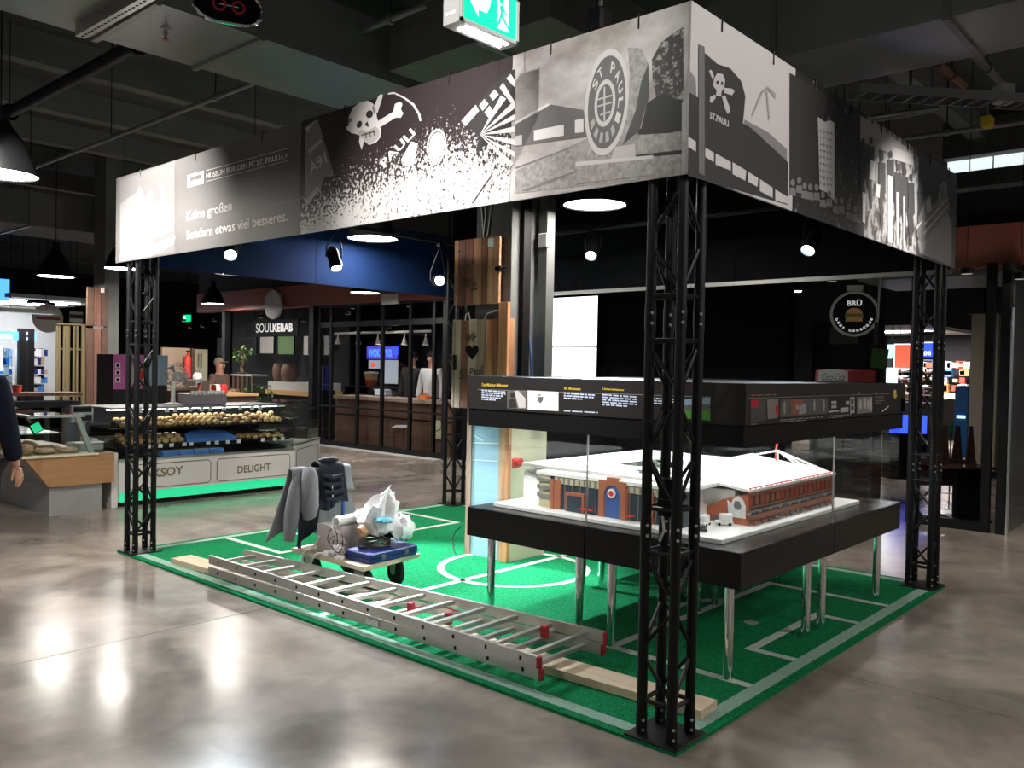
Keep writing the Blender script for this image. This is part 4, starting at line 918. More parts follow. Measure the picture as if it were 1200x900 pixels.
# toy vehicles on the forecourt
def toy(px, py, label, m, L=.09, W=.04, H=.032, rz=0, cab=False, pos=None):
    p = at(px, py, z=ZP) if pos is None else Vector((*pos, ZP)); t = thing('toy_vehicle', label, 'toy', p, rz)
    B = WM[t.name]
    MB().bevbox((-L/2, -W/2, .008), (L/2, W/2, H*.62), .004).build('body', m, t, B)
    MB().bevbox((-L*.28, -W*.42, H*.58), (L*.2, W*.42, H) if not cab else (L*.45, W*.42, H*1.5), .004).build('cabin', 'model_dark' if not cab else m, t, B)
    for sx in (-.3, .3):
        for sy in (-.5, .5): MB().cyl((L*sx, W*sy-.003, .009), (L*sx, W*sy+.003, .009), .009, n=10).build('wheel', 'rubber', t, B)
toy(823, 622, 'black toy car parked on the model forecourt', 'model_dark', rz=.6)
toy(866, 612, 'white and red toy tow truck before the mural wall', 'model_white', .10, .045, .045, -.9, True, (1.335, .505))
toy(806, 616, 'white toy bus with red stripe behind the truss tower', 'model_white', .11, .045, .04, .2, True, (1.235, .575))
toy(788, 622, 'small red toy car behind the truss tower', 'model_red', .07, .04, .03, .2)
# ================================================================== COLUMN WITH WOODEN SIGNS
CX0, CX1, CY0, CY1 = 2.08, 2.50, 2.84, 3.24
col_ = struct(MB().box((CX0, CY0, 0), (CX1, CY1, 4.92)).build('trim_1', 'concrete_wall')); col_['label'] = 'grey concrete column'
# lower cladding: planks, poster between them, cream side board
cl = thing('column_cladding', 'plank cladding with pale blue poster round the foot of the concrete column', 'cladding', (2.05, 3.0, .014))
def plank(par, a, b, m): return MB().bevbox(a, b, .003).build('plank', m, par)
PZ = 1.28
plank(cl, (2.035, 3.215, .014), (2.065, 3.275, PZ), 'pale_plank_1')
MB().box((2.045, 2.905, .016), (2.06, 3.215, PZ)).build('poster', 'poster_blue', cl)
polypx([[(548,505),(566,516),(566,517.2),(548,506.2)], [(548,518),(600,519.5),(600,521),(548,519.5)], [(552,538),(584,540),(583,541),(552,539)]], 'white_paper', cl, dict(x=2.045), .001, 'poster_print')
plank(cl, (2.035, 2.868, .014), (2.065, 2.905, PZ), 'pale_plank_0'); plank(cl, (2.03, 2.79, .014), (2.07, 2.868, PZ), 'orange_plank')
MB().box((2.07, 2.795, .014), (2.52, 2.815, PZ)).build('side_board', 'cream', cl)
# 'Wir (heart) St. Pauli' sign box
sg_ = thing('wooden_sign', 'wooden plank sign with a black heart on the column', 'sign', (2.0, 3.1, 1.26))
SX = 2.0; A = at(530, 378, x=SX); B = at(606, 373, x=SX); zt, zb = 2.0, 1.25
e = [A.y, 3.40, 3.33, 3.235, 3.14, 3.045, 2.965, 2.90]
for k in range(len(e)-1): plank(sg_, (SX, e[k+1]+.002, zb), (SX+.025, e[k]-.002, zt-.004*(k % 3)), ('pale_plank_1', 'pale_plank_0', 'plank_1', 'pale_plank_2', 'pale_plank_1', 'orange_plank', 'plank_1')[k])
plank(sg_, (SX-.005, 2.795, 1.25), (SX+.03, 2.895, 2.13), 'orange_plank')
MB().box((SX+.025, 2.80, zb), (CX0+.01, 2.84, zt)).build('side_board', 'plank_0', sg_)
MB().box((SX+.025, 2.85, zb), (SX+.05, A.y-.01, zt-.03)).build('backing', 'wood_dark', sg_)
SL = dict(x=SX)
hx, hy = 553.5, 412
ht = [(hx+7.9*(16*math.sin(a)**3)/16, hy-9.5*((13*math.cos(a)-5*math.cos(2*a)-2*math.cos(3*a)-math.cos(4*a))/15)) for a in [2*PI*k/36 for k in range(36)]]
polypx([ht], 'black_matt', sg_, SL, .004, 'heart')
textpx('Wir', (545.5, 401.5), (559, 400.5), (545.5, 391), 'dark_text', sg_, SL, .004, bold=.01, shear=.25)
textpx('St. Pauli', (538.5, 445), (567.5, 439), (538.5, 434), 'dark_text', sg_, SL, .004, bold=.015, shear=.2)
polypx([[(531,416),(535.5,416),(535.5,434),(531,434)]], 'black_metal', sg_, SL, .006, 'hinge')
# upper sign 'Markthalle'
us = thing('wooden_sign', 'smaller dark plank sign above the heart sign on the column', 'sign', (2.0, 3.15, 2.1))
e = [3.425, 3.375, 3.29, 3.20, 3.10, 3.035, 2.97, 2.90]; UZ = (2.12, 2.672)
for k in range(len(e)-1): plank(us, (SX, e[k+1]+.002, UZ[0]), (SX+.025, e[k]-.002, UZ[1]), ('plank_0', 'plank_3', 'plank_1', 'plank_0', 'plank_1', 'plank_2', 'plank_0')[k])
MB().box((SX+.025, 2.93, UZ[0]), (CX0+.01, 3.40, UZ[1])).build('box_body', 'wood_dark', us)
textpx('MARKT', (542, 331), (556, 330), (542, 326), 'dark_text', us, SL, .004, bold=.01)
textpx('HALLE', (542, 336.5), (559, 335.5), (542, 331.5), 'dark_text', us, SL, .004, bold=.02)
polypx([[(552,308),(556,304),(557,306),(554,310)], [(541,303),(546,306),(551,312),(547,312)], [(552,339),(560,337.5),(560,339),(553,341)]], 'dark_text', us, SL, .004, 'print')
MB().bevbox((SX-.012, 2.955, 2.585), (SX+.005, 3.025, 2.655), .004).build('white_box', 'white_paint', us)
for q in ((538.5, 295), (537.5, 344)): p = at(*q, x=SX); MB().cyl(p+Vector((-.004, 0, 0)), p, .015, n=12).build('washer', 'steel', us)
t = thing('riser_cables', 'grey cables hanging down the concrete column above the plank signs', 'cables', (2.07, 3.2, 2.7))
for q in (((562, 225), (565, 250), (568, 285)), ((570, 225), (569, 255), (566, 285)), ((578, 225), (575, 248), (570, 285))): MB().tube([at(*k, x=2.066) for k in q], .009, 6).build('cord', 'pipe_grey', t, smooth=True)
# small black camera on the sign edge
p = at(584, 315, x=1.985); t = thing('small_camera', 'small black camera on the edge of the upper plank sign', 'camera', p)
MB().bevbox(p-Vector((.03, .05, .02)), p+Vector((.035, .02, .02)), .008).build('body', 'black_metal', t); MB().cyl(p-Vector((.0, .05, 0)), p-Vector((.0, .08, 0)), .012, n=10).build('lens', 'black_gloss', t)
# cable duct and pipes on the right flank of the column
t = thing('cable_duct', 'grey vertical cable channel beside the concrete column', 'cable duct', (2.42, 2.78, .014))
MB().box((2.36, 2.70, 1.3), (2.46, 2.79, 4.9)).build('channel', 'channel_grey', t); MB().box((2.18, 2.795, 1.3), (2.27, 2.84, 4.9)).build('dark_channel', 'black_matt', t)
MB().bevbox((2.345, 2.69, 2.60), (2.40, 2.79, 2.72), .006).build('socket_box', 'sign_grey', t)
t = thing('power_cable', 'dark blue power cable with blue plug beside the cable channel', 'cable', (2.3, 2.7, 1.5))
pth = [(613, 362), (616, 370), (618, 385), (620, 400), (622, 420), (623, 445)]
MB().tube([at(*q, x=2.30) for q in pth], .009, 8).build('cord', 'cable_blue', t, smooth=True)
p = at(615, 384, x=2.30); MB().lathe([(.012, .035), (.022, .03), (.024, 0), (.018, -.03), (.012, -.05)], p, 12).build('plug', 'blue_paint', t, smooth=True); MB().lathe([(.024, .0), (.026, .02), (.02, .035)], p, 12).build('plug_ring', 'plastic_white', t, smooth=True)
MB().tube([at(*q, x=2.25) for q in ((605, 372), (607, 395), (606, 420), (606, 450))], .007, 8).build('cord', 'cable_blue', t, smooth=True)
for q in ((607, 392), (608, 397), (606, 402)): MB().ball(at(*q, x=2.25), .014, 8, 5).build('connector', 'steel', t, smooth=True)
t = thing('loose_cable', 'white looped cables on top of the heart sign', 'cable', (2.1, 3.0, 2.0))
MB().tube([at(*q, x=2.04) for q in ((545, 376), (546, 369), (549, 366), (551, 375))], .006, 6).build('cord', 'cable_white', t, smooth=True)
MB().tube([at(*q, x=2.04) for q in ((567, 376), (570, 368), (580, 364), (590, 364), (594, 368))], .006, 6).build('cord', 'cable_white', t, smooth=True)
p = at(604, 541, y=2.795); t = thing('small_red_box', 'small red box on the cream side of the column', 'alarm', p)  # plain red block on the cream board
MB().lathe([(.035, 0), (.035, .02), (.028, .035), (.034, .06), (.0, .065)], n=14, M=Matrix.Translation(p) @ Matrix.Rotation(PI/2, 4, 'X'), cap=False).build('red_stub', 'red_box', t, smooth=True); MB().bevbox(p-Vector((.045, .012, .05)), p+Vector((.045, .0, .03)), .004).build('base', 'red_box', t)

# ================================================================== LADDER, PLANK
pb = thing('timber_plank', 'long pale timber plank lying under the aluminium ladder', 'plank', (.25, 2.3, .016))
a, b = Vector((.19, 4.60, .017)), Vector((.46, .10, .017)); d = (b-a).normalized(); n = Vector((-d.y, d.x, 0))
MB().prism([a-n*.085, a+n*.085, a+n*.085+Vector((0, 0, .04)), a-n*.085+Vector((0, 0, .04))], b-a).build('board', 'pine', pb)
ld = thing('ladder', 'two-part aluminium extension ladder with red end caps lying on the mat', 'ladder', (.3, 2.4, .055))
ZL = .058
def rail(y0, x0, z0, y1, x1, z1, h, name='rail', out=1):
    a, b = Vector((x0, y0, z0)), Vector((x1, y1, z1)); wd = .022
    prof = [(-wd/2, 0), (wd/2, 0), (wd/2, h), (-wd/2, h)]
    MB().rings([[p+Vector((q[0], 0, q[1])) for q in prof] for p in (a, b)]).build(name, 'aluminium', ld)
    hm_ = MB().box((-.0015, -.008, -.011), (.0015, .008, .011)).mesh('rung_end', 'black_matt')
    return a, b, h
secs = [(.06, .335, .155, .675, ZL, ZL), (.065, .345, .135, .695, ZL+.078, ZL+.062)]
hole = MB().box((-.002, -.0075, -.010), (.002, .0075, .010)).mesh('rung_end', 'black_matt')
capm = MB().bevbox((-.015, -.012, -.033), (.015, .012, .033), .006).mesh('end_cap', 'red_plastic')
YL, YR = 3.92, .86; NR = 13
for s, (xl, xl2, xr, xr2, zl, zr) in enumerate(secs):
    for (x0, x1) in ((xl, xr), (xl2, xr2)):
        rail(YL, x0, zl, YR, x1, zr, .060)
        link('end_cap', capm, ld, T(x1, YR-.004, zr+.03))
    for k in range(NR):
        u = (k+.55)/NR; y = YL+(YR-YL)*u; xa = xl+(xr-xl)*u; xb = xl2+(xr2-xl2)*u; z = zl+(zr-zl)*u+.03
        MB().bevbox((xa, y-.014, z-.013), (xb, y+.014, z+.013), .004).build('rung', 'aluminium', ld)
        link('rung_end', hole, ld, T(xa-.0115, y, z))
for u, dx in ((.62, 0), (.72, .02), (.90, .25)):
    y = YL+(YR-YL)*u
    MB().bevbox((.29+dx*.9+.02, y-.02, ZL+.05), (.325+dx*.9+.02, y+.02, ZL+.12), .004).build('locking_hook', 'red_plastic', ld)
MB().tube([(.33, YL-1.86, ZL+.09), (.42, YL-1.95, ZL+.075), (.5, YL-2.0, ZL+.08), (.52, YL-2.1, ZL+.07)], .006, 6).build('locking_bar', 'red_plastic', ld)
MB().box((.096, 2.05, ZL+.012), (.0985, 2.16, ZL+.045)).build('type_label', 'white_paint', ld)

# ================================================================== PLATFORM TROLLEY AND WHAT LIES ON IT
ct = thing('platform_trolley', 'wooden platform trolley with blue push handle on the turf', 'trolley', (.78, 3.1, .016))
DZ0, DZ1 = .215, .245
MB().prism([(.50, 2.70, DZ0), (1.06, 2.76, DZ0), (1.00, 3.54, DZ0), (.50, 3.54, DZ0)], (0, 0, DZ1-DZ0)).build('deck', 'deck_ply', ct)
for wx, wy, rz in ((.60, 2.84, .25), (.94, 2.88, -.15), (.58, 3.40, .1), (.92, 3.42, 0)):
    F = T(wx, wy, .016, rz)
    wl = MB().lathe([(.0, -.022), (.055, -.022), (.085, -.022), (.095, -.012), (.095, .012), (.085, .022), (.055, .022), (.0, .022)], n=24, M=F @ Matrix.Translation((0, 0, .096)) @ Matrix.Rotation(PI/2, 4, 'Y'), cap=False).build('wheel', 'rubber', ct, smooth=True)
    MB().cyl(F @ Vector((-.03, 0, .096)), F @ Vector((.03, 0, .096)), .02, n=12).build('hub', 'fork_grey', wl)
    for s in (-1, 1): MB().prism([F @ Vector((s*.03, -.028, .09)), F @ Vector((s*.03, .02, .09)), F @ Vector((s*.03, .05, .2)), F @ Vector((s*.03, -.05, .2))], (F.to_3x3() @ Vector((s*.004, 0, 0)))).build('fork', 'fork_grey', ct)
    MB().cyl(F @ Vector((0, 0, .19)), F @ Vector((0, 0, .201)), .05, n=12).build('swivel', 'fork_grey', ct)
HZ = .80; hy_ = 3.50
MB().tube([(.54, hy_, DZ0), (.54, hy_, HZ-.05), (.555, hy_, HZ-.015), (.59, hy_, HZ), (.88, hy_, HZ), (.915, hy_, HZ-.015), (.93, hy_, HZ-.05), (.93, hy_, DZ0)], .014, 10).build('push_handle', 'blue_paint', ct, smooth=True)

def drape(name, label, m, x0, x1, lf, lb, seed, off=.0, flare=.05, cat='jacket', hem=0., amp=.022, ybias=0):
    """cloth hung over the handle bar: lf metres in front (towards the deck), lb behind"""
    rr = random.Random(seed); ph = [rr.random()*6 for _ in range(6)]; nu, nv = 26, 30; vs = []; r = .026+off
    tot = lf+lb+PI*r
    for i in range(nu+1):
        u = i/nu
        for j in range(nv+1):
            v = j/nv; uu = u-.5
            lfu = lf*(1+hem*math.sin(u*4+ph[0])-.12*abs(uu)); lbu = lb*(1+hem*math.sin(u*5+ph[1]))
            tt = v*(lfu+lbu+PI*r)
            if tt < lfu: s = lfu-tt; y, z, side = -r, HZ-s, s
            elif tt < lfu+PI*r: a = (tt-lfu)/r; y, z, side = -r*math.cos(a), HZ+r*math.sin(a), 0; s = 0
            else: s = tt-lfu-PI*r; y, z, side = r, HZ-s, s
            k = min(1, s/.25); sg = -1 if y < 0 else 1
            wv = amp*k*(math.sin(u*13+ph[2]+s*3)+.6*math.sin(u*24+ph[3]-s*5))
            x = x0+(x1-x0)*u+flare*k*uu*2*s+.012*math.sin(s*14+ph[4])*k
            vs.append((x, hy_+ybias+y+sg*abs(wv)*.9+wv*.4+sg*.02*k, max(z+.01*math.sin(u*9+ph[5]), .27)))
    fs = [(i*(nv+1)+j, (i+1)*(nv+1)+j, (i+1)*(nv+1)+j+1, i*(nv+1)+j+1) for i in range(nu) for j in range(nv)]
    me = bpy.data.meshes.new(name); me.from_pydata(vs, [], fs); me.update()
    for p in me.polygons: p.use_smooth = True
    me.materials.append(M[m]); o = link(name, me); md = o.modifiers.new('thickness', 'SOLIDIFY'); md.thickness = .012; md.offset = 1
    return tag(o, label, cat)
gj = drape('jacket', 'grey fleece jacket hanging over the trolley handle', 'hoodie_grey', .45, .97, .20, .50, 3, 0, .30, amp=.016, hem=.15)
MB().tube([(.575, hy_-.05, HZ+.02), (.56, hy_-.085, HZ-.02), (.55, hy_-.095, HZ-.12), (.555, hy_-.09, HZ-.24), (.57, hy_-.08, HZ-.31), (.585, hy_-.075, HZ-.30)], [.045, .06, .07, .072, .055, .03], 14).build('sleeve', 'hoodie_grey', gj, smooth=True)
MB().tube([(.50, hy_-.03, HZ+.0), (.465, hy_-.05, HZ-.12), (.435, hy_-.05, HZ-.30), (.425, hy_-.04, HZ-.48)], [.03, .05, .055, .04], 12).build('sleeve', 'hoodie_grey', gj, smooth=True)
g = []; nn = 14
for i in range(nn+1):
    for j in range(9):
        u, v = i/nn, j/8; g.append((.475+.175*u+.012*math.sin(v*4), hy_-.052-.014*math.sin(u*6+v*3)-.02*v, HZ-.06-(.47-.12*u)*v))
MB().add(g, [(i*9+j, (i+1)*9+j, (i+1)*9+j+1, i*9+j+1) for i in range(nn) for j in range(8)]).build('lining', 'jacket_black', gj, smooth=True)
dj = drape('jacket', 'black padded jacket hung over the grey jacket', 'jacket_navy', .67, .89, .27, .22, 8, .030, .10, amp=.016, hem=.10)
MB().tube([(.735, hy_-.125, HZ-.10), (.738, hy_-.128, HZ-.16), (.735, hy_-.125, HZ-.22)], .004, 6).build('zip', 'steel', dj)
MB().tube([(.69, hy_-.012, HZ+.072), (.73, hy_-.016, HZ+.080), (.80, hy_-.016, HZ+.080), (.86, hy_-.012, HZ+.072)], [.014, .022, .022, .014], 12).build('collar', 'jacket_navy', dj, smooth=True)
for k in range(4): MB().tube([(.68, hy_-.085-.008*k, HZ-.03-.055*k), (.75, hy_-.105-.008*k, HZ-.045-.055*k), (.85, hy_-.09-.008*k, HZ-.03-.055*k)], [.012, .022, .012], 10).build('quilt_fold', 'jacket_navy', dj, smooth=True)

# grey carton with cables
bx = thing('carton', 'open grey carton standing on the trolley deck', 'box', (.70, 3.20, DZ1), math.radians(8)); B = WM[bx.name]
MB().box((-.13, -.12, 0), (.13, .12, .006)).build('bottom', 'carton_grey', bx, B)
for a, b, m_ in (((-.13, -.12, 0), (.13, -.114, .205), 'carton_print'), ((-.13, .114, 0), (.13, .12, .205), 'carton_grey'), ((-.13, -.114, 0), (-.124, .114, .205), 'carton_print'), ((.124, -.114, 0), (.13, .114, .205), 'carton_grey')): MB().box(a, b).build('side', m_, bx, B)
MB().box((-.13, -.12, .203), (.13, .12, .207)).build('lid', 'carton_grey', bx, B)
t = thing('cable_bundle', 'tangle of thin dark wires and white plugs against the carton', 'cables', (.56, 3.04, DZ1))
for k in range(7):
    c = Vector((.540+.008*math.sin(k), 3.03+.012*k-.03, DZ1+.078+.012*k)); MB().tube([c+Vector((-.02+.012*math.cos(a*1.3+k), .07*math.cos(a), .055*math.sin(a)+.02*math.sin(2*a+k))) for a in [q*2*PI/14 for q in range(14)]], .0035, 5, True).build('wire', 'cable_black' if k % 2 else 'carton_print', t, smooth=True)
for q in ((.525, 3.02, .33), (.53, 3.06, .29), (.525, 2.99, .261)): MB().bevbox(Vector(q)-Vector((.02, .03, .015)), Vector(q)+Vector((.02, .03, .015)), .006).build('plug', 'plastic_white', t)
t = thing('extension_lead', 'white extension lead looping off the trolley edge', 'cable', (.5, 3.25, DZ1))
MB().tube([(.535, 3.25, .37), (.53, 3.28, .31), (.515, 3.32, .265), (.497, 3.35, .259), (.482, 3.365, .235), (.474, 3.365, .19), (.469, 3.34, .155), (.469, 3.30, .15), (.473, 3.26, .18), (.481, 3.235, .23), (.496, 3.21, .258), (.515, 3.185, .258), (.527, 3.15, .262)], .0085, 8).build('cord', 'cable_white', t, smooth=True)
p = Vector((.530, 3.135, DZ1+.0185)); MB().bevbox(p-Vector((.024, .036, .019)), p+Vector((.024, .036, .019)), .008).build('socket', 'plastic_white', t)
# paper roll
t = thing('paper_roll', 'white paper roll lying on the carton', 'roll', (.7, 3.1, DZ1+.21))
a, b = at(388, 616, z=.50), at(420, 608, z=.50); a = Vector((.575, 3.115, .485)); b = Vector((.86, 3.16, .485))
MB().tube([a, b], .037, 20).build('roll', 'white_paper', t, smooth=True); MB().cyl(a-Vector((.003, 0, 0)), a+Vector((.004, 0, 0)), .026, n=16).build('core_hole', 'carton_grey', t)
# crumpled white bag with pale blue print
rr = random.Random(5)
t = thing('plastic_bag', 'crumpled white bag with pale blue print on the trolley', 'bag', (.86, 2.95, DZ1+.03))
def rest(x, y):
    """height of the load under the bag: deck, case, coil, carton, paper roll, tape"""
    h = DZ1
    a_ = math.radians(4); u, v = (x-.80)*math.cos(a_)+(y-2.86)*math.sin(a_), -(x-.80)*math.sin(a_)+(y-2.86)*math.cos(a_)
    if -.275 < u < .26 and -.17 < v < .175: h = DZ1+.072
    if math.hypot((x-.77)/.175, (y-2.92)/.155) < 1: h = max(h, DZ1+.152)
    if .82 < x < .98 and .0+2.82 < y < 2.98: h = max(h, DZ1+.172)
    a_ = math.radians(8); u, v = (x-.70)*math.cos(a_)+(y-3.20)*math.sin(a_), -(x-.70)*math.sin(a_)+(y-3.20)*math.cos(a_)
    if -.17 < u < .17 and -.16 < v < .16: h = max(h, DZ1+.209)
    yr = 3.115+(x-.575)*.158
    if .52 < x < .92 and abs(y-yr) < .085: h = max(h, .524)
    if math.hypot(x-.668, y-2.93) < .075: h = max(h, DZ1+.238)
    return h
def crumple(c, rx, ry, rz_, n=20, m=12, tip=None, lay=True):
    vs, fs = [], []
    for i in range(m+1):
        a = PI*i/m
        for j in range(n):
            b_ = 2*PI*j/n; k = 1+.14*math.sin(5*b_+3*a)+.10*math.sin(9*b_-4*a)+.12*(rr.random()-.5); p = Vector((rx*math.sin(a)*math.cos(b_)*k, ry*math.sin(a)*math.sin(b_)*k, rz_*math.cos(a)*k))
            if tip: w_ = max(0, p.z/rz_)**2; p += Vector(tip)*w_
            p = Vector(c)+p
            if lay: p.z = max(p.z, rest(p.x, p.y)+.001)
            vs.append(p)
    for i in range(m):
        for j in range(n): fs.append((i*n+j, i*n+(j+1) % n, (i+1)*n+(j+1) % n, (i+1)*n+j))
    return MB().add(vs, fs)
crumple((.86, 3.00, .45), .16, .16, .12, tip=(.05, -.03, .08)).build('bag', 'bag_white', t, smooth=True)
crumple((.93, 2.86, .43), .12, .10, .10).build('fold', 'bag_white', t, smooth=True)
crumple((.80, 2.86, .505), .055, .07, .022).build('blue_print', 'bag_cyan', t, smooth=True)
pk = MB().prism([(.76, 3.02, .53), (.86, 2.92, .53), (.95, 2.93, .62), (.90, 2.99, .66)], (.02, .02, -.004)).build('paper_flap', 'white_paper', t)
# blue tool case and black cable coil, tape
t = thing('tool_case', 'flat dark blue tool case lying on the trolley', 'case', (.80, 2.86, DZ1), math.radians(4)); B = WM[t.name]
MB().bevbox((-.235, -.13, 0), (.22, .135, .072), .008).build('shell', 'blue_case', t, B); MB().box((-.237, -.132, .034), (.222, .137, .039)).build('seam', 'black_matt', t, B)
for sx in (-.12, .1): MB().bevbox((sx-.02, -.138, .02), (sx+.02, -.13, .055), .003).build('latch', 'latch_grey', t, B)
t = thing('black_cable_coil', 'coil of black cable on the blue tool case', 'cable', (.76, 2.93, DZ1+.075))
for k in range(6): MB().tube([(.77+(.13-.008*k)*math.cos(a)+.01*math.sin(3*a+k), 2.92+(.11-.006*k)*math.sin(a), DZ1+.085+.009*k+.008*math.sin(2*a+k)) for a in [q*2*PI/24 for q in range(24)]], .0065, 6, True).build('loop', 'cable_black', t, smooth=True)
MB().bevbox((.86, 2.86, DZ1+.12), (.94, 2.94, DZ1+.17), .01).build('connector_block', 'black_matt', t)
p = Vector((.668, 2.93, DZ1+.186)); t = thing('tape_roll', 'brown tape roll on the cable coil', 'tape', p); F = Matrix.Translation(p) @ Matrix.Rotation(1.1, 4, 'Y')
MB().rings([[F @ Vector((r*math.cos(2*PI*k/18), r*math.sin(2*PI*k/18), z)) for k in range(18)] for r, z in ((.045, -.018), (.045, .018), (.028, .018), (.028, -.018))], loop=True).build('roll', 'plank_2', t, smooth=True)

# thin cable on the mat, and strips tied to the front tower
t = thing('floor_cable', 'thin dark cable looping from the column foot over the turf', 'cable', (2.0, 3.3, .016))
MB().tube([at(*q, z=.02+h) for q, h in (((541, 617), .12), ((534, 622), .06), ((530, 632), .0), ((531, 642), .0), ((534, 649), .0))], .005, 6).build('cord', 'cable_black', t, smooth=True)
t = thing('cable_strip', 'pale cable strips dangling inside the front truss tower', 'cable', (.13, .13, 1.0))
for q in (((754, 592), (756, 612), (753, 630), (754, 645)), ((775, 592), (777, 610), (778, 622), (773, 634))): MB().tube([at(*k, x=.15) for k in q], .006, 6).build('strip', 'cable_white', t, smooth=True)
t = thing('power_box', 'black box strapped inside the front truss tower', 'box', (.13, .13, .8))
MB().box((.125, .125, .965), (.190, .190, 1.13)).build('body', 'black_matt', t); MB().tube([(.121, .121, 1.04), (.19, .118, 1.04), (.232, .19, 1.04), (.228, .228, 1.04), (.19, .232, 1.04), (.118, .19, 1.04)], .003, 5, True).build('strap', 'cable_black', t)
# ================================================================== PEOPLE
def skinned(name, pts, edges, rad, m, parent=None, sub=2):
    me = bpy.data.meshes.new(name); me.from_pydata([tuple(p) for p in pts], edges, []); me.update()
    o = link(name, me, parent); md = o.modifiers.new('skin', 'SKIN'); md.use_smooth_shade = True
    sk = me.skin_vertices[0].data if me.skin_vertices else None
    if sk is None:
        bm = bmesh.new(); bm.from_mesh(me); bm.verts.layers.skin.verify(); bm.to_mesh(me); bm.free(); sk = me.skin_vertices[0].data
    for i, r in enumerate(rad): sk[i].radius = (r, r) if not hasattr(r, '__len__') else r
    sk[0].use_root = True
    s = o.modifiers.new('sub', 'SUBSURF'); s.levels = sub; s.render_levels = sub
    me.materials.append(M[m]); return o
def person(label, loc, rz, height=1.78, top='coat_navy', legs='trouser_black', hair='hair_dark', cap=None, arm='down', hem=.0, apron=None):
    t = thing('person', label, 'person', loc, rz); B = WM[t.name]; k = height/1.78
    P = lambda x, y, z: B @ Vector((x*k, y*k, z*k))
    J = dict(pel=P(0, 0, .95), bel=P(0, 0, 1.10), che=P(0, -.01, 1.30), nek=P(0, .0, 1.47), hd0=P(0, -.01, 1.55), hd1=P(0, -.02, 1.64), hd2=P(0, -.01, 1.73))
    order = ['pel', 'bel', 'che', 'nek', 'hd0', 'hd1', 'hd2']; ed = [(i, i+1) for i in range(6)]; rd = [.13, .125, .13, .055, .065, .085, .06]; pts = [J[n] for n in order]
    hands = []
    for s in (-1, 1):
        i = len(pts); fwd = arm == 'work'
        a = [P(s*.17, 0, 1.42), P(s*.235, .01, 1.16), P(s*.25, -.06, .93) if not fwd else P(s*.16, -.24, 1.12), P(s*.255, -.08, .86) if not fwd else P(s*.13, -.31, 1.13)]
        pts += a; rd += [.062, .048, .034, .028]; ed += [(2, i), (i, i+1), (i+1, i+2), (i+2, i+3)]; hands.append((s, a[3], (a[3]-a[2]).normalized()))
        i = len(pts); pts += [P(s*.09, 0, .90), P(s*.10, -.01, .50), P(s*.10, .02, .09), P(s*.10, -.12, .045)]; rd += [.085, .06, .042, .038]; ed += [(0, i), (i, i+1), (i+1, i+2), (i+2, i+3)]
    bo = skinned('body', pts, ed, rd, 'skin', t)
    sx = B.to_3x3() @ Vector((1, 0, 0))
    for s, c, d in hands:
        side = sx*s; fw_ = d.cross(side).normalized()
        hp = [c-d*.02, c+d*.045]; he = [(0, 1)]; hr = [.026, .034]
        for f in range(4):
            b0 = c+d*.07+fw_*(.024*(f-1.5)); L = (.062, .074, .07, .055)[f]; i = len(hp)
            hp += [b0, b0+d*L*.5-side*.006, b0+d*L-side*.022]; hr += [.0105, .0095, .008]; he += [(1, i), (i, i+1), (i+1, i+2)]
        i = len(hp); hp += [c+d*.03+fw_*.045-side*.01, c+d*.075+fw_*.055-side*.022]; hr += [.012, .009]; he += [(0, i), (i, i+1)]
        skinned('hand', hp, he, hr, 'skin', bo, 1)
    # clothes
    cp = [P(0, 0, .80-hem), P(0, 0, .95), P(0, 0, 1.12), P(0, -.01, 1.31), P(0, 0, 1.44)]; cr = [.185, .17, .16, .165, .075]; ce_ = [(0, 1), (1, 2), (2, 3), (3, 4)]
    for s in (-1, 1):
        i = len(cp); fwd = arm == 'work'
        cp += [P(s*.18, 0, 1.41), P(s*.24, .01, 1.16), P(s*.252, -.065, .90) if not fwd else P(s*.165, -.22, 1.12)]; cr += [.082, .068, .058]; ce_ += [(3, i), (i, i+1), (i+1, i+2)]
    skinned('coat' if hem else 'shirt', cp, ce_, cr, top, t)
    lp = [P(0, 0, .93)]; lr = [.15]; le = []
    for s in (-1, 1):
        i = len(lp); lp += [P(s*.09, 0, .84), P(s*.10, -.01, .50), P(s*.10, .02, .10)]; lr += [.105, .078, .062]; le += [(0, i), (i, i+1), (i+1, i+2)]
    skinned('trousers', lp, le, lr, legs, t)
    for s in (-1, 1): MB().ball(P(s*.10, -.05, .05), .10*k, 12, 8, (.5, 1.35, .5)).build('shoe', 'black_matt', t, smooth=True)
    hm = 'hair_dark' if not cap else cap
    MB().ball(P(0, .012, 1.695), .104*k, 16, 10, (.9, 1.02, .95)).build('hair' if not cap else 'cap', hm, t, smooth=True)
    if cap: MB().lathe([(.0, 0), (.09*k, 0), (.09*k, .008), (0, .008)], P(0, -.10, 1.70), 14, cap=False).build('cap_peak', cap, t)
    hd = P(0, -.105, 1.62)
    for s in (-1, 1):
        MB().ball(P(s*.033, -.10, 1.645), .011*k, 8, 6).build('eye', 'shirt_white', bo, smooth=True); MB().ball(P(s*.033, -.109, 1.645), .005*k, 6, 5).build('pupil', 'black_matt', bo)
        MB().ball(P(s*.088, -.0, 1.63), .028*k, 8, 6, (.4, .8, 1)).build('ear', 'skin', bo, smooth=True)
    MB().ball(P(0, -.115, 1.615), .018*k, 8, 6, (.8, 1, 1.3)).build('nose', 'skin', bo, smooth=True); MB().ball(P(0, -.095, 1.575), .024*k, 8, 6, (1, .5, .3)).build('mouth', 'red_plastic', bo, smooth=True)
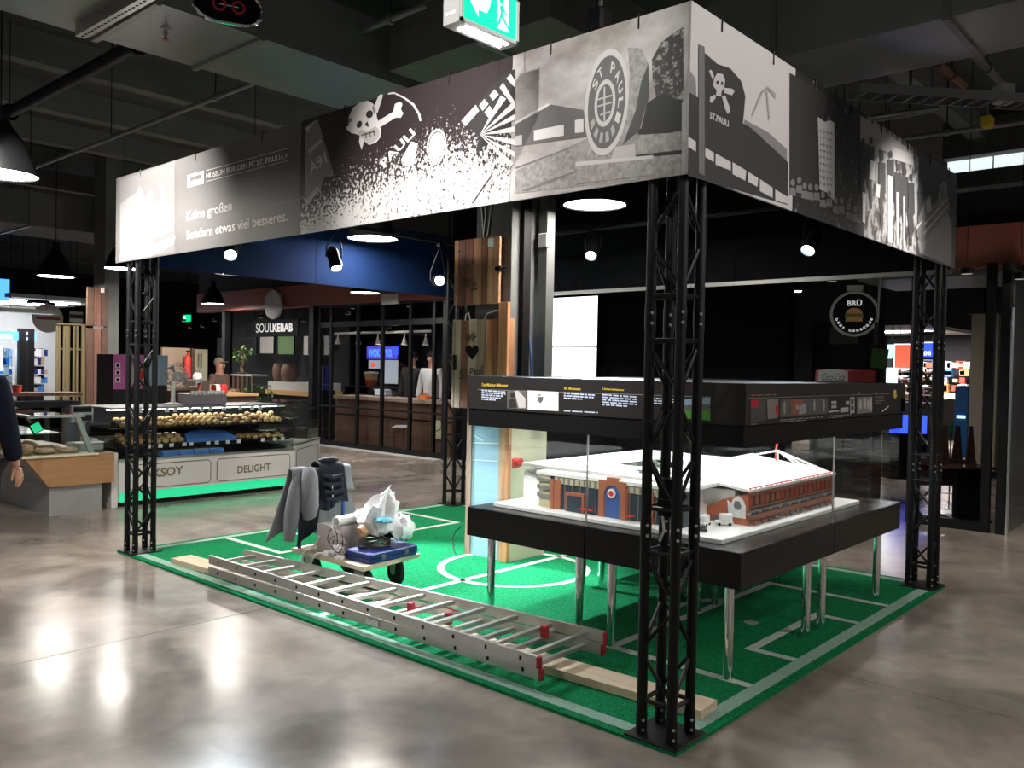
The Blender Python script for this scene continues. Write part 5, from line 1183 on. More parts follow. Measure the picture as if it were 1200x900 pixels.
    if apron: MB().prism([P(-.13, -.175, .75), P(.13, -.175, .75), P(.12, -.18, 1.25), P(-.12, -.18, 1.25)], B.to_3x3() @ Vector((0, -.01, 0))).build('apron', apron, t)
    return t
hp_ = at(12, 548, d=5.6); left = -rt
pl_ = hp_+left*.262; person('person in a dark navy coat passing with one arm hanging', (pl_.x, pl_.y, 0), math.radians(132), 1.80, hem=.07)

# ================================================================== BREAD COUNTER (wood band on a grey plinth)
bc = thing('bread_counter', 'bakery counter with orange wood band and grey plinth below slanted glass', 'counter', (.45, 8.2, 0))
MB().box((.22, 7.42, 0), (.74, 9.4, .31)).build('plinth', 'grey_laminate', bc)
MB().prism([(.20, 7.38, .30), (.85, 7.38, .30), (.85, 7.38, .61), (-.03, 7.38, .61)], (0, .06, 0)).build('wood_band', 'counter_wood', bc)
MB().prism([(.20, 7.44, .30), (.84, 7.44, .30), (.84, 7.44, .60), (-.03, 7.44, .60)], (0, 1.96, 0)).build('body', 'grey_laminate', bc)
MB().box((-.05, 7.36, .605), (.68, 9.4, .625)).build('shelf', 'cream', bc)
MB().prism([(-.04, 7.40, .625), (.02, 7.40, 1.02), (.026, 7.40, 1.02), (-.034, 7.40, .625)], (0, 2.0, 0)).build('glass_pane', 'counter_glass', bc)
MB().box((-.03, 7.395, .625), (.60, 7.401, 1.0)).build('glass_pane', 'counter_glass', bc)
MB().box((0, 7.39, 1.0), (.55, 9.4, 1.012)).build('glass_pane', 'counter_glass', bc)
MB().prism([(.60, 7.39, .62), (.65, 7.39, .62), (.50, 7.39, 1.02), (.45, 7.39, 1.02)], (0, .04, 0)).build('slanted_post', 'stainless', bc)
MB().box((-.0, 7.385, 1.005), (.55, 7.43, 1.03)).build('top_rail', 'stainless', bc); MB().box((.02, 7.39, 1.0), (.06, 9.4, 1.03)).build('top_rail', 'stainless', bc)
for k in range(4): MB().box((-.02+.0*k, 7.42+.48*k, .80), (.5, 7.86+.48*k, .812)).build('upper_tray', 'stainless', bc) if k else None
loaf = MB().ball((0, 0, .055), .06, 12, 8, (1.0, 2.6, .95)).mesh('loaf', 'bread', True); flat = MB().ball((0, 0, .03), .11, 14, 8, (.97, 1.35, .28), .06).mesh('flat', 'bread', True)
for k, (x, y, r, fl_) in enumerate(((.05, 7.58, 0, 0), (.222, 7.58, 0, 1), (.442, 7.58, 0, 1), (.05, 7.92, .05, 0), (.19, 7.92, .05, 0), (.40, 7.92, .1, 1), (.08, 8.26, .1, 0), (.30, 8.28, .2, 1))):
    tag(link('flatbread' if fl_ else 'loaf', flat if fl_ else loaf, None, T(x, y, .625, r)), ('round flatbread behind the slanted bakery glass' if fl_ else 'long brown loaf behind the slanted bakery glass'), 'bread', 'breads in the bakery counter')
p = at(41, 497, y=7.5)-Vector((0, 0, .022)); t = thing('price_display', 'small glowing green price display hung in the bakery glass', 'display', p)
F = Matrix.Translation(p) @ Matrix.Rotation(-.5, 4, 'Y'); MB().bevbox((-.05, -.02, -.07), (.05, .02, .05), .006, F).build('housing', 'black_metal', t); MB().box((-.042, -.024, -.06), (.042, -.018, .03), F).build('screen', 'led_green', t); MB().cyl(F @ Vector((-.01, 0, .04)), F @ Vector((-.03, .0, .10)), .008, n=8).build('stalk', 'tan_wall', t)
p = at(104, 512, y=7.75); t = thing('counter_scale', 'grey shop scale with dark display head beside the bakery glass', 'scale', (.72, 7.75, .60))
MB().bevbox((.565, 7.62, .624), (.84, 7.95, .70), .01).build('base', 'stainless', t); MB().cyl((.72, 7.85, .69), (.72, 7.85, .98), .02, n=10).build('column', 'stainless', t)
h_ = MB().bevbox((.57, 7.80, .92), (.80, 7.88, 1.10), .01).build('head', 'stainless', t); MB().box((.59, 7.795, 1.03), (.78, 7.801, 1.085)).build('screen', 'black_gloss', h_); MB().box((.62, 7.795, .93), (.78, 7.801, 1.0)).build('screen', 'black_gloss', h_)
MB().box((.56, 7.66, .70), (.86, 7.78, .712)).build('pan', 'white_paint', t); MB().box((.553, 7.79, .98), (.578, 7.83, 1.03)).build('tag', 'red_plastic', t)
t = thing('side_cabinet', 'white cabinet block between bakery counter and pastry counter', 'cabinet', (.78, 7.9, 0)); MB().bevbox((.855, 7.46, .0), (.925, 8.3, .60), .006).build('body', 'counter_white', t); MB().bevbox((.66, 7.5, .60) if 0 else (.855, 7.98, .60), (.925, 8.3, .72), .006).build('top_box', 'sign_grey', t)

# ================================================================== PASTRY COUNTER "AKSOY / DELIGHT"
FY = 7.46; pc = thing('pastry_counter', 'white pastry counter lettered in gold with green light strip and glass top', 'counter', (2.0, 7.9, 0))
XA, XB = .93, 3.14
MB().box((XA+.04, FY+.06, 0), (XB, 8.35, .05)).build('plinth', 'black_matt', pc)
MB().box((XA, FY, .16), (XB, 8.40, .50)).build('front_body', 'counter_white', pc)
MB().box((XA+.02, FY+.05, .05), (XB, 8.38, .16)).build('recess', 'white_paint', pc)
for k in range(7): MB().box((XA+.03+k*.31, FY+.035, .055), (XA+.335+k*.31, FY+.05, .155)).build('light_panel', 'led_green', pc)
def outline(c, par, m, wd=.012, ch=.03, org=None, ux=None):
    """gold frame with clipped corners on the counter front"""
    x0, x1, z0, z1 = c; pt = [(x0+ch, z0), (x1-ch, z0), (x1, z0+ch), (x1, z1-ch), (x1-ch, z1), (x0+ch, z1), (x0, z1-ch), (x0, z0+ch)]
    f = org; MB().tube([f(x, z) for x, z in pt], wd/2, 4, True).build('gold_frame', m, par)
fp_ = lambda x, z: Vector((x, FY-.001, z))
outline((1.0, 2.0, .19, .455), pc, 'gold_line', org=fp_); outline((2.08, 3.08, .19, .455), pc, 'gold_line', org=fp_)
PF = dict(y=FY)
textpx('AKSOY', (168, 561.5), (215, 555.5), (168, 551), 'gold_line', pc, PF, .004, bold=.03)
textpx('DELIGHT', (278, 555), (317, 551), (278, 546), 'gold_line', pc, PF, .004, bold=.03)
MB().box((XA, FY-.006, .50), (XB, FY+.05, .525)).build('steel_edge', 'stainless', pc)
MB().box((XA, 8.3, .50), (XB, 8.4, 1.06)).build('back_panel', 'shadow_wall', pc)
MB().box((XA, FY+.03, .50), (XB, 8.3, .515)).build('cold_deck', 'black_metal', pc)
for z, y0 in ((.655, FY+.10), (.845, FY+.16)): MB().box((XA+.02, y0, z-.018), (XB, 8.3, z)).build('glass_shelf', 'black_metal', pc)
crv = [(FY+.012, .525), (FY+.012, .78), (FY+.05, .93), (FY+.12, 1.02), (FY+.22, 1.06)]
MB().rings([[(x, y, z) for y, z in crv] + [(x, y+.006, z-.004) for y, z in reversed(crv)] for x in (XA, XB)]).build('curved_glass', 'counter_glass', pc, smooth=True)
MB().box((XA, FY+.2, 1.055), (XB, 8.4, 1.075)).build('top_slab', 'stainless', pc)
for x in (XA, XB-.01): MB().prism([(x, y, z) for y, z in crv]+[(x, 8.3, 1.06), (x, 8.3, .525)], (.006, 0, 0)).build('side_glass', 'counter_glass', pc)
MB().box((XA+.03, FY+.36, 1.04), (XB-.03, FY+.39, 1.055)).build('added_case_light', 'case_led', pc)  # hidden strip added to light the pastries
# angled end section
A2, B2 = Vector((3.15, FY, 0)), Vector((4.0, 8.12, 0)); d2 = (B2-A2).normalized(); n2 = Vector((-d2.y, d2.x, 0))
ae = thing('pastry_counter_end', 'angled white end section of the pastry counter', 'counter', (3.6, 7.9, 0))
def slab(z0, z1, m, nm, i0=0., dep=.8, a=0., b=1.):
    pg = [A2+(B2-A2)*a+n2*i0, A2+(B2-A2)*b+n2*i0, A2+(B2-A2)*b+n2*dep, A2+(B2-A2)*a+n2*dep]; X_ = XB+.006; o = []
    for p, q in zip(pg, pg[1:]+pg[:1]):
        if p.x >= X_: o.append(p)
        if (p.x-X_)*(q.x-X_) < 0: o.append(p.lerp(q, (X_-p.x)/(q.x-p.x)))
    MB().prism([v+Vector((0, 0, z0)) for v in o], (0, 0, z1-z0)).build(nm, m, ae)
slab(0, .10, 'black_matt', 'plinth', .05); slab(.10, .55, 'counter_white', 'body'); slab(.55, .575, 'stainless', 'steel_edge', -.005, .06); slab(.70, .715, 'counter_glass', 'glass_shelf', .12, .7, .03, .95); slab(.86, .875, 'counter_glass', 'glass_shelf', .18, .7, .03, .95)
L2 = (B2-A2).length; outline((.06, L2-.08, .17, .49), ae, 'gold_line', org=lambda x, z: A2+d2*x-n2*.001+Vector((0, 0, z)))
us = lambda u, o: max(u, -n2.x*o/(B2.x-A2.x))
MB().rings([[A2+(B2-A2)*us(u, y-FY)+n2*(y-FY)+Vector((0, 0, z+.03)) for y, z in crv]+[A2+(B2-A2)*us(u, y-FY+.006)+n2*(y-FY+.006)+Vector((0, 0, z+.026)) for y, z in reversed(crv)] for u in (.0, 1.)]).build('curved_glass', 'counter_glass', ae, smooth=True)
MB().prism([B2+n2*(y-FY)+Vector((0, 0, z+.03)) for y, z in crv]+[B2+n2*.75+Vector((0, 0, 1.09)), B2+n2*.75+Vector((0, 0, .55))], d2*.006).build('side_glass', 'counter_glass', ae)
slab(1.085, 1.10, 'counter_glass', 'top_slab', .22, .8); slab(.575, 1.085, 'shadow_wall', 'back_panel', .72, .78)
# goods
pas = [MB().ball((0, 0, .0345), .040, 9, 6, (1.0, .97, .88), .10).mesh('pastry', m_, True) for m_ in ('pastry_gold', 'pastry_pale', 'pastry_brown', 'pastry_gold')]
roll_ = MB().tube([(-.036, 0, .018), (-.016, .004, .022), (.016, .003, .022), (.036, 0, .018)], [.012, .022, .022, .012], 8).mesh('pastry', 'pastry_pale', True)
def goods(z, y0, rows, n, seed, lb, xa, xb, ms, lift=.035):
    r_ = random.Random(seed)
    for j in range(1, rows if lift else 0): MB().box((xa, y0+j*.086-.042, z-.001), (xb, y0+j*.086+.042, z+lift*j)).build('step_tray', 'black_metal', pc)
    for i in range(n):
        for j in range(rows):
            x = xa+(xb-xa)*(i+.5)/n+r_.uniform(-.0015, .0015); y = y0+j*.086+r_.uniform(-.002, .002)
            me = pas[ms[int((i/n)*len(ms))]] if r_.random() < .8 else roll_
            tag(link('pastry', me, None, T(x, y, z+lift*j, r_.uniform(-.12, .12))), lb, 'pastry', lb.split(' on ')[1])
goods(.845, FY+.21, 3, 24, 1, 'golden pastry on the upper pastry counter shelf', 1.02, 3.08, (2, 0, 0, 1, 2, 2, 1))
goods(.655, FY+.15, 3, 8, 2, 'pale pastry on the lower pastry counter shelf', 1.02, 1.75, (0, 1)); goods(.655, FY+.15, 3, 7, 3, 'brown pastry on the lower pastry counter shelf end', 2.44, 3.09, (2, 1), 0)
sh_ = [(1.77, FY+.13, .70), (2.41, FY+.13, .69), (2.36, FY+.32, .76), (2.07, FY+.40, .80), (1.83, FY+.30, .75)]
t = MB().rings([[(x, y, .654) for x, y, z in sh_], sh_]).build('blue_sheet', 'blue_tray'); tag(t, 'bright blue sheet over the lower pastry shelf', 'sheet')
for k in range(4): x = 1.55+k*.19; t = thing('blue_tray', 'blue food tray on the cold deck of the pastry counter', 'tray', (x, FY+.2, .515), 0, 'blue trays in the pastry counter'); MB().bevbox((x-.09, FY+.07, .515), (x+.09, FY+.35, .575), .006).build('tray', 'blue_tray', t); MB().box((x-.075, FY+.085, .57), (x+.075, FY+.335, .577)).build('food', 'white_paint', t)
t = thing('cake_plate', 'white cake plate at the end of the pastry shelf', 'plate', (2.95, FY+.24, .655)); MB().lathe([(.010, .654), (.010, .66), (.006, .67), (.006, .735), (.12, .742), (.135, .750), (.135, .754)], (2.9043, FY+.279, 0), 20).build('plate', 'white_paint', t, smooth=True)
tg = MB().box((-.026, 0, 0), (.026, .003, .042)).mesh('price_tag', 'white_paper')
for px_, py_ in ((157, 481), (167, 481), (199, 480.5), (209, 480), (226, 480), (240, 479.5), (250, 479), (266, 480), (285, 480), (299, 479.5), (308, 479.5)):
    p = at(px_, py_, y=FY+.13); tag(link('price_tag', tg, None, T(p.x, FY+.195, 1.014)), 'white price tag hanging under the pastry counter top', 'price tag', 'price tags under the counter top')
for px_ in (176, 188, 201, 216, 224, 244, 254, 267, 280, 308, 322, 331):
    p = at(px_, 520, y=FY+.095); tag(link('price_tag', tg, None, T(p.x, FY+.092, .62)), 'white price tag on the lower pastry shelf edge', 'price tag', 'price tags on the lower shelf')
# things standing on the counter top
t = thing('table_fan', 'grey table fan on a white stand upon the pastry counter', 'fan', (1.80, 8.0, 1.075)); c = Vector((1.88, 8.08, 1.42))
MB().lathe([(.12, 1.075), (.12, 1.09), (.03, 1.11), (.025, 1.16), (.022, 1.36)], (1.80, 8.0, 0), 16).build('stand', 'plastic_white', t, smooth=True)
F = Matrix.Translation(c) @ Matrix.Rotation(math.radians(-50), 4, 'Z') @ Matrix.Rotation(PI/2, 4, 'X')
MB().lathe([(.0, -.03), (.06, -.03), (.07, -.08), (.05, -.10), (0, -.10)], n=18, M=F, cap=False).build('motor', 'sign_grey', t, smooth=True)
for r_ in (.05, .09, .13, .165): MB().tube([F @ Vector((r_*math.cos(a), r_*math.sin(a), .045-.15*r_)) for a in [2*PI*k/28 for k in range(28)]], .004, 5, True).build('guard_ring', 'stainless', t)
for k in range(16): a = 2*PI*k/16; MB().tube([F @ Vector((.03*math.cos(a), .03*math.sin(a), .045)), F @ Vector((.165*math.cos(a), .165*math.sin(a), .02)), F @ Vector((.05*math.cos(a), .05*math.sin(a), -.03))], .0025, 4).build('guard_wire', 'stainless', t)
for k in range(3): a = 2*PI*k/3; MB().prism([F @ Vector((.02*math.cos(a), .02*math.sin(a), 0)), F @ Vector((.14*math.cos(a-.35), .14*math.sin(a-.35), .01)), F @ Vector((.15*math.cos(a+.3), .15*math.sin(a+.3), -.01))], F.to_3x3() @ Vector((0, 0, .004))).build('blade', 'sign_grey', t)
t = thing('cup_crate', 'translucent grey crate on the pastry counter top', 'crate', (2.17, 7.95, 1.075)); MB().bevbox((1.93, 7.85, 1.075), (2.42, 8.15, 1.22), .01).build('crate', 'crate_purple', t)
for k in range(9): MB().cyl((1.97+k*.05, 7.86, 1.20), (1.97+k*.05, 7.86, 1.25), .018, .022, 10).build('cup', 'plastic_white', t)
t = thing('bread_tray', 'tray of yellow rolls behind the grey crate', 'tray', (2.1, 8.25, 1.075)); MB().box((1.9, 8.2, 1.075), (2.5, 8.38, 1.24)).build('tray', 'wood_dark', t)
for k in range(7): MB().ball((1.95+k*.045, 8.28, 1.262), .04, 9, 6, (1, 1, .75)).build('roll', 'pastry_pale', t, smooth=True)
MB().bevbox((2.30, 8.2, 1.24), (2.38, 8.3, 1.36), .005).build('box', 'tan_wall', t); MB().lathe([(.03, 1.24), (.035, 1.27), (.03, 1.31), (.0, 1.31)], (2.46, 8.25, 0), 12, cap=False).build('red_pot', 'red_box', t, smooth=True)
# slush / ice-cream advert cabinet behind the left tower
p = at(150, 436, y=9.2); t = thing('drinks_cabinet', 'pink printed drinks cabinet behind the left truss tower', 'cabinet', (p.x, 9.4, 0))
a, b = at(133, 415, y=9.2), at(167, 456, y=9.2); a2_, b2_ = at(165, 412, y=9.2), at(196, 460, y=9.2)
MB().box((a.x, 9.2, 0), (b2_.x, 9.7, a.z)).build('body', 'shadow_wall', t); MB().box((a.x, 9.19, b.z), (b.x, 9.2, a.z)).build('front_print', 'pink_panel', t); MB().box((b.x, 9.19, b.z+.05), (b2_.x, 9.2, a.z)).build('side_print', 'poster_blue', t)
PD = dict(y=9.19)
for k in range(3): polypx([[(135, 425+k*8.5), (141, 425+k*8.5), (141, 431+k*8.5), (135, 431+k*8.5)]], 'white_paper', t, PD, .002); polypx([[(136.3, 426.2+k*8.5), (139.7, 426.2+k*8.5), (139.7, 430+k*8.5), (136.3, 430+k*8.5)]], 'jacket_navy', t, PD, .003)
polypx([ell(160, 440, 10, 13, 20)], 'carton_print', t, PD, .002); polypx([ell(164, 440, 5, 7, 16)], 'red_box', t, PD, .003)
# tall plant stems by the drinks cabinet, grey wall, red column, cupboard
t = thing('back_wall_panel', 'tan partition panel behind the table fan', 'partition', (3.5, 12.0, 0)); a, b = at(190, 407, y=12.0), at(222, 470, y=12.0)
MB().box((a.x, 12.0, 0), (b.x, 12.08, a.z)).build('panel', 'tan_wall', t); MB().box((b.x, 11.94, 0), (b.x+.06, 12.10, a.z)).build('edge_post', 'wood_dark', t)
p = at(220, 425, y=11.86); t = thing('fire_extinguisher', 'red extinguisher hung on the tan partition', 'extinguisher', p); MB().lathe([(.0, -.26), (.05, -.26), (.055, -.24), (.055, .08), (.03, .12), (.018, .14), (.018, .17), (0, .17)], p, 14, cap=False).build('cylinder', 'red_box', t, smooth=True); MB().cbox(p+Vector((0, -.02, .19)), (.04, .09, .03)).build('valve', 'black_metal', t); MB().cbox(p+Vector((0, .06, 0)), (.05, .06, .2)).build('bracket', 'black_metal', t)
t = thing('cupboard', 'cream double door cupboard behind the tan partition', 'cupboard', (4.2, 13.0, 0)); a, b = at(223, 409, y=13.0), at(243, 440, y=13.0)
MB().box((a.x, 13.0, 0), (b.x, 13.4, a.z)).build('body', 'cream', t); m_ = (a.x+b.x)/2
for q, w_ in ((a.x, m_), (m_, b.x)): dr = MB().box((q+.01, 12.98, .1), (w_-.01, 13.0, a.z-.02)).build('door', 'cream', t); MB().cyl((m_+(-.03 if q == a.x else .03), 12.97, 1.5), (m_+(-.03 if q == a.x else .03), 12.97, 1.75), .012, n=8).build('handle', 'steel', dr)
t = thing('coffee_machine', 'steel coffee machine on the rear serving counter', 'machine', (4.2, 11.2, 1.1)); a, b = at(229, 445, y=11.2), at(244, 462, y=11.2); b.z = at(214, 462, y=11.0).z-.001
MB().bevbox((a.x, 11.2, b.z), (b.x, 11.6, a.z), .015).build('body', 'stainless', t); MB().ball(((a.x+b.x)/2, 11.35, a.z+.05), .08, 10, 6, (1, 1, .8), .2).build('cups', 'white_paint', t); MB().box((a.x+.05, 11.17, b.z+.1), (b.x-.05, 11.2, a.z-.05)).build('front', 'black_gloss', t)
rc = thing('rear_counter', 'dark wooden serving counter behind the pastry counter', 'counter', (4.3, 11.0, 0)); a, b = at(214, 462, y=11.0), at(300, 470, y=11.0)
MB().box((a.x, 11.0, 0), (b.x, 11.8, a.z-.04)).build('body', 'wood_dark', rc); MB().box((a.x-.03, 10.96, a.z-.04), (b.x+.03, 11.84, a.z)).build('worktop', 'wood_edge', rc)
for px_, m_ in ((238, 'red_box'), (246, 'tan_wall'), (254, 'white_paint'), (262, 'red_box')):
    p = at(px_, 461, y=11.1); t = thing('jar', {'red_box': 'red sauce tub', 'tan_wall': 'brown paper box', 'white_paint': 'white napkin box'}[m_]+' on the rear serving counter', 'jar', (p.x, 11.1, rc_z if 0 else at(230, 462, y=11.0).z), 0, 'tubs on the rear counter'); B = WM[t.name]
    MB().lathe([(.05, 0), (.06, .02), (.06, .11), (.05, .13)], n=12).build('tub', m_, t, B, True); MB().lathe([(.055, .13), (.055, .15), (0, .155)], n=12).build('lid', m_, t, B, True)
p = at(257, 440, y=12.4); person('worker in a brown shirt and pale cap behind the serving counter', (p.x, 12.4, 0), math.radians(20), 1.68, 'apron', cap='tan_wall', arm='work')
# ================================================================== GLASS PARTITION SHOP (plane x = 7)
gp_ = thing('glass_partition', 'black framed glass partition of the closed food stall', 'partition', (7.0, 10.5, 0))
YA, YB = 8.76, 12.36; ms = [YA, 9.02, 9.64, 10.42, 11.15, 11.98, YB]
for y in ms: MB().box((6.97, y-.03, 0), (7.03, y+.03, 2.76)).build('mullion', 'black_metal', gp_)
for z, h in ((.0, .10), (.76, .035), (2.33, .10), (2.72, .05)):
    for a, b in zip(ms, ms[1:]): MB().box((6.975, a+.03, z), (7.025, b-.03, z+h)).build('transom', 'black_metal', gp_)
for a, b in zip(ms, ms[1:]):
    for z0, z1 in ((.10, .76), (.795, 2.33), (2.43, 2.72)): MB().box((6.997, a+.03, z0), (7.003, b-.03, z1)).build('glass_pane', 'shop_glass', gp_)
tag(MB().box((6.80, YA, 0), (6.96, YB, .012)).build('floor_strip', 'sign_grey'), 'pale floor strip along the glass partition', 'floor strip')
# counter inside, lights, signs
ic = thing('stall_counter', 'brown wooden counter inside the glass partition', 'counter', (7.6, 10.6, 0))
MB().box((7.35, 8.8, 0), (7.95, 12.3, .92)).build('body', 'wood_counter', ic); MB().box((7.28, 8.78, .92), (8.0, 12.32, .98)).build('worktop', 'tan_wall', ic); MB().box((7.33, 8.8, .60), (7.35, 12.3, .62)).build('groove', 'black_matt', ic)
for k in range(5): MB().box((7.342, 8.8+k*.7+.01, .06), (7.35, 8.8+(k+1)*.7-.01, .58)).build('front_panel', 'wood_counter', ic)
a, b = at(508, 492, x=7.32), at(518, 515, x=7.32); t = tag(MB().box((7.30, b.y, b.z), (7.325, a.y, a.z)).build('notice', 'poster_cream'), 'yellow notice on the stall counter front', 'notice'); MB().tube([(7.298, (a.y+b.y)/2+.12*math.cos(q*PI/6), (a.z+b.z)/2+.1+.12*math.sin(q*PI/6)) for q in range(12)], .01, 4, True).build('ring_print', 'green_menu', t)
tag(MB().prism([at(458, 501, x=7.25), at(464, 498, x=7.25), at(477, 498, x=7.25), at(476, 501, x=7.25)], (.03, 0, .0)).build('paper_sheet', 'white_paper'), 'loose white paper behind the partition glass', 'paper')
# rail with hanging white clamp spots
lr = thing('light_rail', 'white lighting rail behind the glass partition', 'rail', (8.0, 10.5, 2.35)); a, b = at(392, 391, x=8.0), at(505, 388, x=8.0)
MB().cyl(a, b, .025, n=8).build('rail', 'white_paint', lr)
for q in (.1, .9): p = a.lerp(b, q); MB().cyl(p, (p.x, p.y, 4.91), .006, n=6).build('hanger', 'black_metal', lr)
for px_ in (396, 420, 443, 474, 499):
    p = at(px_, 391, x=8.0); t = thing('clamp_lamp', 'white hanging clamp lamp on the stall rail', 'lamp', p, 0, 'white lamps on the stall rail'); MB().cyl(p, p-Vector((0, 0, .10)), .014, n=8).build('stem', 'white_paint', t); MB().lathe([(.02, -.08), (.03, -.12), (.065, -.22), (.06, -.22), (.03, -.13)], p, 12, cap=False).build('shade', 'white_paint', t, smooth=True); MB().lathe([(0, -.2), (.04, -.2), (.04, -.205), (0, -.205)], p, 10, cap=False).build('bulb', 'downlight', t); spot(t, p-Vector((0, 0, .21)), p-Vector((.25, 0, 1.2)), 13, 110, .8, (1, .93, .85), .04)
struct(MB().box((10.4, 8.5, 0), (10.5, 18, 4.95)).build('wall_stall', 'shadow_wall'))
def board(name, label, cat, q0, q1, x, m, frame=None, th=.03, pins=True):
    a, b = at(*q0, x=x), at(*q1, x=x)
    o = thing(name, label, cat, (x, (a.y+b.y)/2, b.z)); MB().box((x, b.y, b.z), (x+th, a.y, a.z)).build('panel', m, o)
    if frame:
        f = MB(); w_ = .02
        for s_ in (((b.y-w_, b.z-w_), (a.y+w_, b.z)), ((b.y-w_, a.z), (a.y+w_, a.z+w_)), ((b.y-w_, b.z), (b.y, a.z)), ((a.y, b.z), (a.y+w_, a.z))): f.box((x-.005, *s_[0]), (x+th, *s_[1]))
        f.build('frame', frame, o)
    if pins:
        for y in (b.y+.1, a.y-.1): MB().cyl((x+th/2, y, a.z), (x+th/2, y, ctop(y)), .004, n=6).build('wire', 'black_metal', o)
    return o
wk = board('menu_screen', 'violet glowing WOK menu screen in the closed stall', 'screen', (430, 406), (466, 421), 9.0, 'sign_violet', 'black_matt')
textpx('WOK', (432, 418.5), (446, 418.5), (432, 409), 'shop_blue', wk, dict(x=9.0), .01, bold=.03); textpx('WOK', (452, 418.5), (460, 418.5), (452, 409), 'shop_blue', wk, dict(x=9.0), .01, bold=.03)
board('light_column', 'blue and white glowing strip beside the menu screen', 'sign', (461, 406), (465.5, 416), 8.9, 'sign_blue')
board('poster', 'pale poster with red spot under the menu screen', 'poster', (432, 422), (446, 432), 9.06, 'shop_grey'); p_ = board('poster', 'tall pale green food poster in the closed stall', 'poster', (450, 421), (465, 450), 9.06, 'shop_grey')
tag(MB().ball(at(437, 427.5, x=9.055), .07, 10, 6, (.1, 1, .9)).build('red_spot_sign', 'shop_red'), 'red round sign by the menu screen', 'sign')
p = at(435, 444, x=8.6); t = thing('soup_cup', 'big yellow and white printed cup model on the stall shelf', 'cup', (8.6, p.y, p.z-.15)); MB().lathe([(.10, -.15), (.15, .12)], p, 18).build('cup', 'pastry_gold', t, smooth=True); MB().lathe([(.155, .12), (.155, .15), (0, .16)], p, 18, cap=False).build('lid', 'plastic_white', t, smooth=True); MB().lathe([(.102, -.16), (.132, -.02)], p, 18).build('band', 'coke_red', t, smooth=True)
sf = thing('stall_shelf', 'dark shelf unit behind the stall counter', 'shelf', (9.1, 11.6, 0))
for z in (.6, .93, 1.11): MB().box((8.5, 10.2, z), (9.2, 13.6, z+.03)).build('shelf', 'black_matt', sf)
for y in (10.2, 11.75, 13.57): MB().box((8.55, y, 0), (9.15, y+.03, 1.12)).build('upright', 'black_matt', sf)
for k, (px_, py_, w_, h_, m_) in enumerate(((440, 462, .25, .12, 'shop_grey'), (452, 456, .2, .1, 'sign_grey'), (470, 470, .3, .13, 'sign_grey'), (443, 470, .12, .22, 'white_paint'), (454.5, 469, .22, .05, 'white_paint'))):
    p = at(px_, py_, x=8.45); t = thing('kitchen_container', ('steel gastro container', 'grey lidded container', 'pale square container', 'white tall container', 'flat white tray')[k]+' on the stall shelf', 'container', p); z_ = .63 if p.z < .95 else .96 if p.z < 1.15 else 1.14
    MB().bevbox((8.52, p.y-w_/2, z_), (8.75, p.y+w_/2, z_+h_), .01).build('body', m_, t); MB().box((8.515, p.y-w_/2-.01, z_+h_-.01), (8.755, p.y+w_/2+.01, z_+h_+.008)).build('lid', m_, t)
p = at(498, 460, x=7.7); t = thing('orange_bowl', 'upturned orange bowl on the stall counter', 'bowl', (7.7, p.y, .98)); MB().lathe([(.14, .98), (.13, 1.02), (.08, 1.06), (.03, 1.075), (0, 1.075)], (7.7, p.y, .0), 18, cap=False).build('bowl', 'orange_bowl', t, smooth=True); MB().lathe([(.04, 1.07), (.04, 1.085), (0, 1.085)], (7.7, p.y, 0), 12, cap=False).build('foot', 'orange_bowl', t)
for px_, lb, top in ((506, 'person in a white shirt behind the partition glass', 'shirt_white'), (484, 'person in a dark suit behind the partition glass', 'trouser_black')):
    p = at(px_, 430, x=8.25); person(lb, (8.25, p.y, 0), math.radians(-75), 1.9, top)
board('small_fascia_sign', 'small grey sign on the rust-red fascia', 'sign', (447, 345), (466, 356), 6.90, 'sign_grey', pins=False, th=.04)

# ================================================================== KEBAB SHOP
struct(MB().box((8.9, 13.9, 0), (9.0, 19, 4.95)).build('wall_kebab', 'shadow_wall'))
for y, lb in ((at(368, 400, x=7.0).y, 'black square post between kebab shop and closed stall'), (at(265, 400, x=7.0).y, 'black square post before the kebab shop counter')):
    t = thing('shop_post', lb, 'post', (7.0, y, 0)); MB().box((6.93, y-.07, 0), (7.07, y+.07, 2.78)).build('post', 'black_metal', t); MB().box((6.90, y-.1, 0), (7.10, y+.1, .06)).build('foot', 'black_metal', t)
kb = board('shop_sign', 'dark SOULKEBAB shop sign with white letters', 'sign', (296, 375), (349, 393), 8.0, 'black_matt')
SKP = dict(x=8.0)
textpx('SOUL', (300.5, 390), (320, 389), (300.5, 379.5), 'letter_white', kb, SKP, .01, bold=.0); textpx('KEBAB', (320, 389), (343.5, 388.5), (320, 379), 'letter_white', kb, SKP, .01, bold=.04)
for q0, q1, m_, lb in (((326, 394), (344, 415), 'green_menu', 'green menu board under the kebab sign'), ((305, 395), (320.5, 414), 'carton_grey', 'grey menu board left of the green one'), ((285, 397), (300, 414), 'shadow_wall', 'dark menu board next to the bonsai'), ((255, 397), (262, 416), 'shadow_wall', 'dark menu board beside the black post')):
    board('menu_board', lb, 'menu board', q0, q1, 8.05, m_, 'black_metal')
ou = board('poster', 'black and white round logo poster by the black post', 'poster', (356, 394), (385, 416), 8.0, 'sign_grey', None)
polypx([ell(371, 405, 8.5, 9.5, 22)], 'black_matt', ou, dict(x=8.0), .01, 'disc'); textpx('OU', (367.5, 406), (376, 406), (367.5, 401.5), 'sign_grey', ou, dict(x=8.0), .015)
polypx([[(361.5,394.5),(364,394.5),(364,415.5),(361.5,415.5)], [(377.5,394.5),(380,394.5),(380,415.5),(377.5,415.5)]], 'black_matt', ou, dict(x=8.0), .01, 'stripe')
